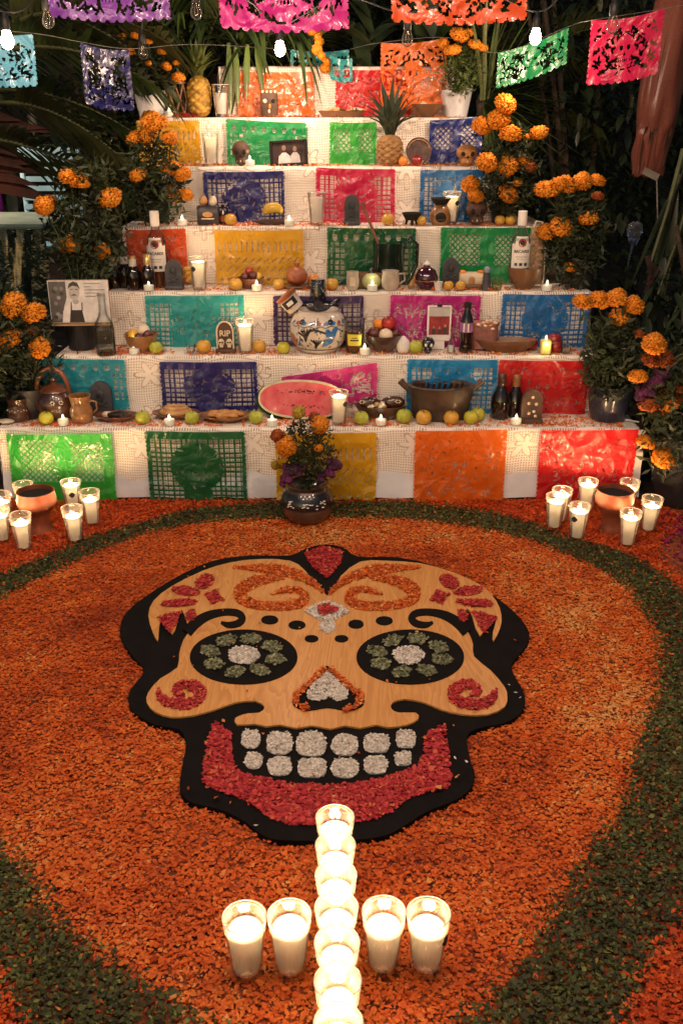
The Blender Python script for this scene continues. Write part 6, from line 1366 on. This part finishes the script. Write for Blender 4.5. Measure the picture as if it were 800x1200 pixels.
bouquet('marigolds in a row above the dark end of the third tier', b, .10, F((641, 222, 26, 0), (655, 216, 19, 0), (663, 217, 22, 0), (682, 213, 22, 0), (699, 212, 18, 0), (700, 230, 13, 1), (640, 272, 21, 0), (658, 266, 24, 0), (689, 256, 23, 0), (668, 313, 14, 0), (678, 312, 16, 0)), 3.58, vase(.06, .11, M_DKPOT), [(635, 715, 225, 335, 1500, .08)])
b = spot(711, 0, .11)
bouquet('marigolds topping a dark blue bucket on the bottom tier', b, .12, F((682, 354, 21, 0), (702, 352, 23, 0), (722, 349, 21, 0), (742, 358, 23, 0), (725, 373, 24, 0), (748, 391, 12, 1)), 3.22, vase(.078, .13, M_BLUEPOT, name='bucket'), [(680, 755, 370, 470, 2200, .09)])
def celosia(spots):
    def f(t, B, Y):
        for k, (px, py, d) in enumerate(spots):
            c = wallp(px, py, Y - .02) - B; r = msz(d, c + B) / 2; mb = MB()
            for q in range(16): a = q * 2.4; s = (q + 1) / 16; mb.ball(c + Vector((r * .75 * s * math.cos(a), r * .5 * s * math.sin(a), r * .7 * s * math.sin(a * 1.7))), r * .42, 8, 6, .5, q, 3)
            O('celosia', mb, M_PLUM, t)
    return f
bouquet('marigolds and purple celosia in a dark pot on the ground past the altar', (1.20, 3.12, .002), .28, F((766, 403, 24, 0), (762, 422, 20, 1), (779, 421, 20, 1), (747, 441, 21, 0), (782, 469, 26, 0), (760, 475, 21, 1), (778, 482, 13, 1), (798, 455, 16, 1), (757, 518, 20, 0), (777, 537, 24, 0), (799, 470, 14, 1), (812, 500, 22, 0)), 3.08, vase(.11, .26, M_DKPOT), [(745, 850, 395, 560, 2300, .12)], extra=celosia(((763, 452, 26), (775, 440, 22), (752, 460, 20))))
def paperpot(w, h, skew):
    def f(t):
        n = 28; mb = MB(); vs = []; fs = []
        for j in range(5):
            for i in range(n):
                a = 2 * math.pi * i / n; r = w * (.72 + .3 * j / 4) * (1 + .05 * math.cos(5 * a)); z = h * j / 4
                if j == 4: z += h * (.16 * math.sin(2 * a + skew) + .08 * math.sin(5 * a))
                vs.append((r * math.cos(a), r * math.sin(a), z))
        for j in range(4):
            for i in range(n): k = (i + 1) % n; fs.append((j * n + i, j * n + k, (j + 1) * n + k, (j + 1) * n + i))
        O('paper_wrap', mb.add(vs, fs), mat('white_wrapping_paper', (.62, .62, .64), .55, .15, 9, .6, .01, coat=.15), t, sharp=35)
    return f
b = spot(178, 5, .08)
bouquet('small loose marigolds in a white paper-wrapped pot on the sixth tier', b, .10, F((143, 43, 11, 0), (160, 42, 12, 0), (174, 49, 11, 0), (153, 61, 10, 0), (191, 60, 12, 0), (195, 78, 11, 0), (209, 91, 14, 0), (174, 74, 7, 0), (144, 88, 10, 0), (207, 74, 9, 0)), 4.08, paperpot(msz(19, b), hto(106, b), 1.2), [(150, 205, 60, 112, 500, .06)], leaf=(.012, .035), group='bouquets in white paper')
b = spot(533, 5, .08)
bouquet('marigolds with feathery greens in a white paper-wrapped pot beside the navy flag', b, .10, F((538, 41, 19, 0), (548, 39, 14, 0), (530, 59, 18, 0), (556, 52, 15, 0), (564, 56, 13, 0), (519, 51, 12, 0)), 4.06, paperpot(msz(18, b), hto(103, b), 2.4), [(518, 568, 55, 112, 900, .06)], leafm=M_FOLB, leaf=(.012, .034), group='bouquets in white paper')
# the jar of flowers standing on the petals before the altar
b = ground(360, 608, .006); r = msz(31, b); h = hto(566, b)
M_BROWNJ = mat('brown_jar_glaze', (.075, .045, .038), .3, .35, 14, .1, coat=.8)
def frontjar(t):
    O('jar', MB().lathe([(0, 0), (.62 * r, 0), (.72 * r, .04 * h), (.95 * r, .28 * h), (1.0 * r, .5 * h), (.92 * r, .72 * h), (.74 * r, .86 * h), (.70 * r, .9 * h), (.80 * r, 1.0 * h), (.72 * r, 1.0 * h), (.62 * r, .88 * h), (0, .7 * h)], 40), M_BROWNJ, t, sharp=60)
    O('dark_band', MB().lathe([(.995 * r, .46 * h), (1.012 * r, .5 * h), (.935 * r, .73 * h), (.80 * r, .84 * h)], 40), M_BLK, t)
    for cx in (-.55, .05, .6):
        for k in range(9):
            a = cx + random.uniform(-.2, .2); z = h * random.uniform(.52, .72); rr = r * 1.0; O('painted_dot', MB().ball((rr * math.sin(a), -rr * math.cos(a), z), (random.uniform(.003, .006), .002, .0018), 8, 5), M_WHITE, t)
bouquet('brown painted jar of marigolds and purple celosia standing on the petals', b, h * .95, [(375, 498, 20, 0, -.02), (336, 524, 22, 0, -.04), (325, 511, 14, 1, 0), (373, 525, 10, 0, -.05), (350, 483, 14, 2, .02), (368, 489, 11, 1, .02), (322, 545, 10, 2, 0)], 2.95, frontjar, [(335, 392, 490, 565, 1300, .06), (322, 398, 520, 560, 260, .05)], leaf=(.012, .03), tiltf=1.3, extra=celosia(((340, 553, 24), (352, 549, 18), (390, 547, 22), (378, 556, 16), (333, 563, 14))))

# ================================================================== garland strand over the top
a0, a1 = wallp(366, 28, 4.18), wallp(381, 80, 4.18); t = T('marigold_garland', 'short garland strand of orange marigolds hanging before the teal flag', 'garland', a1)
O('thread', MB().tube([(0, 0, 0), tuple((a0 - a1) * .5 + Vector((.01, 0, 0))), tuple(a0 - a1 + Vector((0, 0, .08)))], .0015, 5), M_TWINE, t)
for k in range(8):
    s = k / 7; c = (a0 - a1) * s + Vector((.012 * math.sin(k * 1.7), 0, 0)); f = OM('flower', ME_MARI[k % 3], t, c, (R(60), 0, k), .021)

# ================================================================== plants behind
M_LEAFD = mat('dark_leaf', (.022, .038, .014), .45, .5, 5, .1, coat=.15, transl=.2); M_LEAFM = mat('mid_leaf', (.065, .11, .03), .42, .5, 5, .1, coat=.2, transl=.25)
M_LEAFL = mat('lime_leaf', (.16, .26, .035), .42, .35, 6, .1, coat=.2, transl=.35); M_OLIVE = mat('olive_palm', (.085, .10, .035), .5, .4, 8, .15, transl=.25)
M_DRY = mat('dried_leaf', (.05, .014, .009), .85, .7, 7, .9, .012, transl=.1); M_BARK = mat('dark_bark', (.05, .032, .022), .85, .5, 12, .8, .01)
def blade(mb, base, d, L, w, droop, fold=.25, seg=7, side=None):
    d = Vector(d).normalized(); base = Vector(base); pts = []; ws = []
    for k in range(seg + 1):
        s = k / seg; pts.append(base + d * L * s + Vector((0, 0, -droop * L * s * s))); ws.append(w * max(.02, math.sin(math.pi * min(1, .12 + .88 * s)) ** .8))
    mb.strip(pts, ws, side, fold)
def palm_frond(name_, parent, base, d, L, n, ll, lw, droop, m, spread=1.0, rr=.006):
    d = Vector(d).normalized(); base = Vector(base); sp_ = []; side = d.cross(Vector((0, .6, .8))).normalized()
    for k in range(9): s = k / 8; sp_.append(base + d * L * s + Vector((0, 0, -droop * L * s * s)))
    rc = O('rachis', MB().tube(sp_, [rr * (1 - .75 * k / 8) for k in range(9)], 6), MATS['olive_palm'], parent)
    mb = MB()
    for k in range(n):
        s = .12 + .88 * (k + .5) / n; i = min(7, int(s * 8)); p0 = sp_[i].lerp(sp_[i + 1], s * 8 - i); t_ = (sp_[i + 1] - sp_[i]).normalized()
        for sg in (-1, 1):
            dd = (t_ * .75 + side * sg * spread + Vector((0, random.uniform(-.15, .15), random.uniform(-.1, .1)))).normalized()
            blade(mb, p0, dd, ll * (1 - .45 * s) * random.uniform(.85, 1.1), lw, .22, .2, 4)
    return O(name_, mb, m, parent)
def shrub(label, base, h, leaves, vol, ls, lw, m, name='leafy_shrub', cat='shrub', stems=5, seed=1, group=None):
    rng = random.Random(seed); t = T(name, label, cat, base, group); st = MB(); lf = MB(); e = Vector(vol)
    for k in range(stems):
        a = rng.uniform(0, 6.28); st.tube(smooth_open([(0, 0, 0), (e.x * .3 * math.cos(a), e.y * .3 * math.sin(a), h * .5), (e.x * .7 * math.cos(a), e.y * .7 * math.sin(a), h * .95)], 4), [.02 - .0015 * q for q in range(9)], 7)
    k = 0
    while k < leaves:
        u = Vector((rng.uniform(-1, 1), rng.uniform(-1, 1), rng.uniform(-1, 1)))
        if u.length > 1.1 or mnoise.noise(u * 3 + Vector((seed, 0, 0))) < -.3: k += .3; continue
        c = Vector((u.x * e.x, u.y * e.y, h - e.z + u.z * e.z)); d = Vector((rng.gauss(0, .7), rng.gauss(-.35, .6), rng.gauss(-.1, .6))); L = rng.uniform(*ls)
        blade(lf, c, d, L, L * lw * rng.uniform(.8, 1.2), rng.uniform(.1, .5), .25, 3); k += 1
    O('stems', st, M_BARK, t); o = O('foliage', lf, m, t); o['kind'] = 'stuff'; return t
# broad dark leaves behind the top tier
t = T('broadleaf_plant', 'broad dark-leaved plant behind the top tier between the magenta and orange flags', 'plant', (.12, 4.95, .0)); st, = (MB(),)
M_BROAD = mat('broad_leaf', (.085, .125, .05), .4, .5, 7, .15, coat=.2, transl=.2)
for k in range(46):
    px, py = random.uniform(375, 530), random.uniform(-30, 90); c = wallp(px, py, 4.58 + random.uniform(-.1, .2)) - Vector(t.location); mb = MB()
    blade(mb, c, (random.uniform(-1, 1), random.uniform(-.7, -.1), random.uniform(-.5, .3)), random.uniform(.15, .26), random.uniform(.07, .12), .35, .25, 6); O('leaf', mb, M_BROAD if k % 3 else M_LEAFM, t)
for k in range(5): st.tube([(0, 0, 0), (random.uniform(-.1, .1), -.1, .9), (random.uniform(-.2, .25), -.2, 1.75)], [.02, .014, .008], 7)
O('stems', st, M_BARK, t)
# strap-leaved plant drooping over the top orange flag
t = T('strap_leaf_plant', 'strap-leaved plant with lime green blades drooping over the top orange flag', 'plant', (-.42, 4.36, TH[6]))
M_LEAFT = mat('lit_leaf', (.10, .155, .04), .42, .4, 6, .1, coat=.2, transl=.3); M_PALML = mat('lit_palm', (.14, .165, .06), .45, .35, 8, .1, transl=.3)  # paler leaf greens, with the bulb light on them put into the colour
for k in range(58):
    px = random.uniform(195, 345); c = wallp(px, random.uniform(20, 66), 4.33 + random.uniform(-.08, .08)) - Vector(t.location); mb = MB()
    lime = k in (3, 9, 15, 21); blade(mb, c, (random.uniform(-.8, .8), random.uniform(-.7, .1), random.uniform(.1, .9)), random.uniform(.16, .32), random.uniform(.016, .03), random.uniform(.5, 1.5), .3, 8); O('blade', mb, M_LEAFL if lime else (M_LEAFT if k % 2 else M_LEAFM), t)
for (px, py, dx, L) in ((290, 52, -.05, .20), (276, 55, .02, .22), (300, 50, .14, .19), (268, 50, .0, .26)):
    c = wallp(px, py, 4.20) - Vector(t.location); mb = MB(); blade(mb, c, (dx, -.16, -1), L, .026, .05, .3, 8, (1, .2, 0)); O('blade', mb, M_LEAFL, t)
O('cane', MB().tube([(-.05, .05, 0), (-.03, .04, .12), (0, .0, .26)], [.02, .017, .014], 8), M_BARK, t)
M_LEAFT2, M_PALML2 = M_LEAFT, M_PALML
# feathery fronds left of it, above the golden pineapple
t = T('fern_plant', 'feathery green palm fronds above the golden pineapple', 'plant', (-.62, 4.72, 0))
for k, (px, py, dx, dz, L) in enumerate(((200, 95, -.2, 1, .5), (225, 85, .15, 1, .55), (245, 90, .5, .8, .5), (190, 80, -.6, .7, .45), (260, 80, .8, .6, .45), (215, 60, 0, 1, .4), (300, 85, .4, .9, .5), (340, 85, .5, .7, .4))):
    palm_frond('leaflets', t, wallp(px, py, 4.62) - Vector(t.location), (dx, random.uniform(-.4, .1), dz), L, 18, .15, .016, .5, M_LEAFM if k % 2 else M_OLIVE)
for k, (px, py, dx, dz, L) in enumerate(((150, 70, -.7, .55, .5), (215, 50, -.3, 1, .5), (240, 60, .35, .9, .5), (275, 70, .7, .7, .45), (185, 40, -.5, .9, .5), (310, 60, .3, 1, .4), (355, 70, .5, .8, .4))):
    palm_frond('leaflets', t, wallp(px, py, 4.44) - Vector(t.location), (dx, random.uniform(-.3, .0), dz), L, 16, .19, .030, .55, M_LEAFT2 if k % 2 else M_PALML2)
O('trunk', MB().tube([(0, 0, 0), (.03, -.02, .7), (.05, -.05, 1.45)], [.05, .04, .035], 10), M_BARK, t)
# big palm at the right of the top tier
t = T('fan_palm', 'palm with long thin leaflets fanning out beside the green flag', 'palm', (.72, 4.42, 0))
hub = wallp(566, 118, 4.12) - Vector(t.location); mb = MB()
for k in range(44):
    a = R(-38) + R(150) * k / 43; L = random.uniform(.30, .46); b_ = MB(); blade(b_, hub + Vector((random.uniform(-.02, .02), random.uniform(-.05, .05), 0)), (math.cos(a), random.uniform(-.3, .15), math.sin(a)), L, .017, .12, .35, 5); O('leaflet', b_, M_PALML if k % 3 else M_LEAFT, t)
for k in range(12):
    a = R(-80 + 12 * k); b_ = MB(); blade(b_, hub + Vector((.0, -.04, -.02)), (math.cos(a) * .8, -.3, math.sin(a) - .2), random.uniform(.2, .3), .03, .5, .3, 6); O('broad_leaflet', b_, M_LEAFM, t)
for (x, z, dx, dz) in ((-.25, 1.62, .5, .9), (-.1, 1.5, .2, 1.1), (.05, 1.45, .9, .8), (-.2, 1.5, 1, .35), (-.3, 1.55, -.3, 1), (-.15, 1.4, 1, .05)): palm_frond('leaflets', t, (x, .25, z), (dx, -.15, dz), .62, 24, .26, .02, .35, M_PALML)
O('trunk', MB().tube([(0, 0, 0), (-.05, 0, .8), tuple(hub)], [.045, .035, .03], 10), M_BARK, t)
# dark masses of leaves on both sides
shrub('dark small-leaved bush filling the night behind the right bouquets', (1.15, 4.55, 0), 2.0, 4200, (.62, .30, 1.0), (.035, .075), .45, M_LEAFD, seed=3)
shrub('dark bush at the back beyond the reddish trunk', (2.2, 4.9, 0), 2.4, 2600, (.6, .35, 1.25), (.05, .10), .4, M_LEAFD, seed=4)
shrub('dark bush close behind the tall sparse marigolds', (-.98, 4.35, 0), 1.55, 2200, (.24, .22, .8), (.05, .10), .32, M_LEAFD, seed=5)
shrub('dark bush behind the upper left tiers under the indigo flag', (-.80, 4.78, 0), 2.0, 2400, (.40, .25, 1.0), (.06, .12), .35, M_LEAFD, seed=6)
shrub('tall dark hedge plant directly behind the top tier', (.1, 5.25, 0), 2.6, 4200, (1.3, .25, 1.0), (.07, .14), .42, M_LEAFD, seed=8)
shrub('low dark bush at the altar side below the bucket of marigolds', (1.45, 3.55, 0), .95, 1700, (.32, .3, .5), (.04, .08), .4, M_LEAFD, seed=9)
shrub('low dark bush at the altar side below the teapot end', (-1.55, 3.65, 0), .85, 1700, (.33, .28, .45), (.05, .10), .35, M_LEAFD, seed=10)
# drooping fronds at the upper left
t = T('drooping_palm', 'dark olive palm fronds drooping below the pale blue flag', 'palm', (-1.75, 4.3, 0))
O('trunk', MB().lathe([(.08, 0), (.07, .6), (.06, 1.4), (.05, 2.0)], 14), M_BARK, t)
for k, (px, py, dx, dz, L, dr) in enumerate(((-30, 70, 1, .35, .75, .45), (-10, 40, 1, .5, .8, .5), (-40, 110, 1, .2, .7, .4), (0, 120, 1, .05, .5, .5), (-60, 10, 1, .35, .9, .4), (20, 20, 1, .2, .6, .6), (-30, 160, 1, -.05, .6, .3))):
    c = wallp(px, py, 4.0 + .06 * (k % 3)) - Vector(t.location); palm_frond('leaflets', t, c, (dx, -.12, dz), L, 26, .30, .030, dr, M_OLIVE if k % 2 else M_LEAFM, 1.1, .010)
    q = Vector((0, .05, 1.95)); O('leaf_stalk', MB().tube([tuple(q), tuple((q + c) / 2 + Vector((0, 0, .12))), tuple(c)], [.018, .014, .011], 7), M_OLIVE, t)
t = T('dried_leaf_sheath', 'reddish-brown dried palm sheaths hanging beside the dark fronds', 'palm sheath', wallp(-20, 165, 4.05))
for k in range(11):
    mb = MB(); blade(mb, (-.42 + .01 * k, .012 * k, .14 - .026 * k), (1, -.1 + .02 * (k % 3), .10 - .012 * k), random.uniform(.50, .74), random.uniform(.05, .09), random.uniform(.08, .25), .35, 10, (0, .4 + .1 * (k % 4), 1)); O('sheath', mb, M_DRY, t)
# reddish trunk, hanging sheath and stalks at the right
t = T('reddish_trunk', 'slanting reddish-brown fibrous palm trunk behind the pink flag', 'tree', (1.62, 4.15, 0))
a, b_, c = [wallp(px, py, 3.95) - Vector(t.location) for px, py in ((757, 206, ), (772, 120), (806, -60))]
path = smooth_open([tuple(a), tuple((a + b_) / 2), tuple(b_), tuple(c)], 14); mb = MB().tube(path, [.056 + .0007 * q for q in range(len(path))], 40)
for i_, v_ in enumerate(mb.v):
    ring, kk = divmod(i_, 40); cc = Vector(path[ring]); d_ = Vector(v_) - cc; an = kk / 40 * 6.283
    mb.v[i_] = tuple(cc + d_ * (1 + .22 * mnoise.noise(Vector((math.cos(an) * 2.4, math.sin(an) * 2.4, ring * .10))) + .16 * mnoise.noise(Vector((math.cos(an) * 7, math.sin(an) * 7, ring * .07)))) + Vector((0, 0, (.03 * mnoise.noise(Vector((an * 3, 1, 1))) if ring == 0 else 0))))
M_REDB = wood_mat('reddish_bark', (.045, .010, .006), (.15, .034, .018), .95, 2.2)
O('hanging_sheath', mb, M_REDB, t, sharp=180)
for k in range(26):
    an = random.uniform(-2.6, -.5); s0 = random.randint(0, len(path) - 22); q = [Vector(path[s0 + 3 * z]) + Vector((math.cos(an) * .066, math.sin(an) * .066, random.uniform(-.01, .01))) for z in range(7)]
    fb_ = MB().strip([tuple(x) for x in q], [.004, .010, .012, .012, .010, .008, .002], (1, 0, 0), .3); O('fibre', fb_, M_DRY if k % 2 else M_REDB, t)
O('paper_tag', MB().box((0, 0, 0), (.066, .003, .026)), mat('grey_tag', (.16, .14, .12), .8), t, loc=wallp(762, 204, 3.865) - Vector(t.location), rot=(0, R(24), 0))
O('trunk', MB().tube([(0, .1, 0), (.08, .1, .9), tuple(a + Vector((.28, .15, .3))), tuple(c + Vector((.2, .15, 0)))], [.075, .07, .065, .06], 12), M_BARK, t)
O('rope', MB().tube([tuple(wallp(769, 212, 3.86) - Vector(t.location)), tuple(wallp(770, 260, 3.86) - Vector(t.location))], .003, 6), M_TWINE, t)
t = T('dry_palm_stalks', 'long pale palm stalks leaning down past the hanging sheath', 'palm', wallp(775, 345, 3.6))
for (x0, y0, x1, y1, r0) in ((800, 175, 758, 320, .007), (812, 215, 770, 345, .006), (838, 250, 775, 400, .005)):
    p0, p1 = wallp(x0, y0, 3.7) - t.location, wallp(x1, y1, 3.55) - t.location; O('stalk', MB().tube([tuple(p0), tuple((p0 + p1) / 2 + Vector((.006, 0, 0))), tuple(p1)], [r0 * 1.3, r0, r0 * .8], 7), M_OLIVE, t)
for k in range(14):
    p0 = wallp(random.uniform(790, 850), random.uniform(150, 330), 3.75) - t.location; mb = MB(); blade(mb, p0, (random.uniform(-.5, .2), -.1, -1), random.uniform(.3, .5), .035, .1, .3, 6); O('blade', mb, M_LEAFD, t)
for k in range(3): O('dry_husk', MB().tube([tuple(wallp(758 + 6 * k, 300 + 8 * k, 3.55) - t.location), tuple(wallp(762 - 4 * k, 326 + 9 * k, 3.53) - t.location)], [.012, .006], 7), M_DRY, t)
o = O('blue_glint', MB().ball((0, 0, 0), (.03, .02, .04), 14, 10, .5, 5, 3).tube([(0, 0, -.03), (-.008, 0, -.09), (-.012, 0, -.13)], [.006, .003, .002], 6), glass_mat('blue_glint_film', (.45, .65, .95), 1.0, .12)); o.location = wallp(743, 272, 3.75); tag(o, 'made-up pale blue lump standing in for glints among the dark leaves', 'bag')  # invented shape standing in for small blue glints among the leaves

# ================================================================== what shows through the gap at the left, and the far dark
t = T('garden_table', 'far table under a pale green top and shiny dark plastic cover', 'table', (-2.55, 6.3, 0))
O('table_top', MB().box((0, 0, .66), (1.5, .8, .03), bev=.01), mat('pale_green_top', (.30, .42, .34), .5, .2, 8, .1), t)
vs = []; fs = []
for k in range(61):
    x = -.76 + 1.52 * k / 60
    for j in range(7): vs.append((x, -.41 - .02 * j / 6 - .025 * math.sin(x * 26) * j / 6 - .012 * math.sin(x * 61 + j), .645 - .09 * j))
for k in range(60):
    for j in range(6): fs.append((k * 7 + j, k * 7 + j + 1, (k + 1) * 7 + j + 1, (k + 1) * 7 + j))
O('plastic_cover', MB().add(vs, fs), mat('dark_green_plastic', (.010, .03, .022), .15, .3, 6, .6, .02, coat=.8), t)
for sx in (-.68, .68):
    for sy in (-.32, .32): O('leg', MB().box((sx, sy, .32), (.05, .05, .64)), M_BARK, t)
t = T('slat_chair', 'pale blue slatted garden chair behind the far table', 'chair', (-2.05, 7.0, 0)); M_CH = mat('pale_blue_paint', (.25, .48, .62), .5, .15, 10, .1)
for k in range(6): O('slat', MB().box((0, .02 + .006 * k, .62 + .062 * k), (.42, .016, .035), bev=.004), M_CH, t)
for s in (-1, 1): O('back_post', MB().box((s * .2, .045, .5), (.035, .03, 1.0), bev=.005), M_CH, t); O('front_leg', MB().box((s * .2, -.38, .21), (.035, .035, .42), bev=.005), M_CH, t)
O('seat', MB().box((0, -.18, .43), (.44, .42, .03), bev=.008), M_CH, t)
O('headrest', MB().box((0, .055, 1.03), (.44, .02, .10), bev=.01), M_CH, t)
t = T('magenta_chair', 'magenta cloth hung over a chair back behind the far table', 'chair', (-2.62, 7.1, 0)); O('cloth', MB().box((0, 0, .72), (.36, .06, .42), bev=.02), mat('magenta_cloth', (.42, .02, .30), .8, .3, 8, .5, .01), t)
for s in (-1, 1): O('leg', MB().box((s * .15, 0, .26), (.03, .03, .52)), M_BARK, t)
bulb(Vector((-2.9, 6.55, 1.55)), 1, 'lit string bulb hanging over the far table', power=45); cord('black light cord over the far table', [(-5, 6.2, 1.9), (-2.9, 6.55, 1.6), (-1.6, 6.7, 2.1)], .0028, M_CORD, 'light_cord')
w = O('backdrop_wall', MB().box((0, 0, 2.2), (26, .25, 4.4)), mat('dark_backdrop', (.025, .024, .024), .9, .5, 3, .5, .01), smooth=False); w.location = (0, 10.5, 0); tag(w, 'added dark wall hiding the sky far behind the plants', 'wall')  # added backdrop that keeps the sky from showing behind the plants
for k, (x, s) in enumerate(((-3.6, 21), (-.9, 22), (1.6, 23), (4.0, 24))):
    shrub(('dark tree-like bush by the far wall behind the far table', 'dark bush by the far wall behind the altar', 'dark bush by the far wall behind the reddish trunk', 'dark bush by the far wall at the garden corner')[k], (x, 8.6, 0), 4.2, 1300, (1.4, .5, 2.0), (.14, .26), .42, M_LEAFD, seed=s)
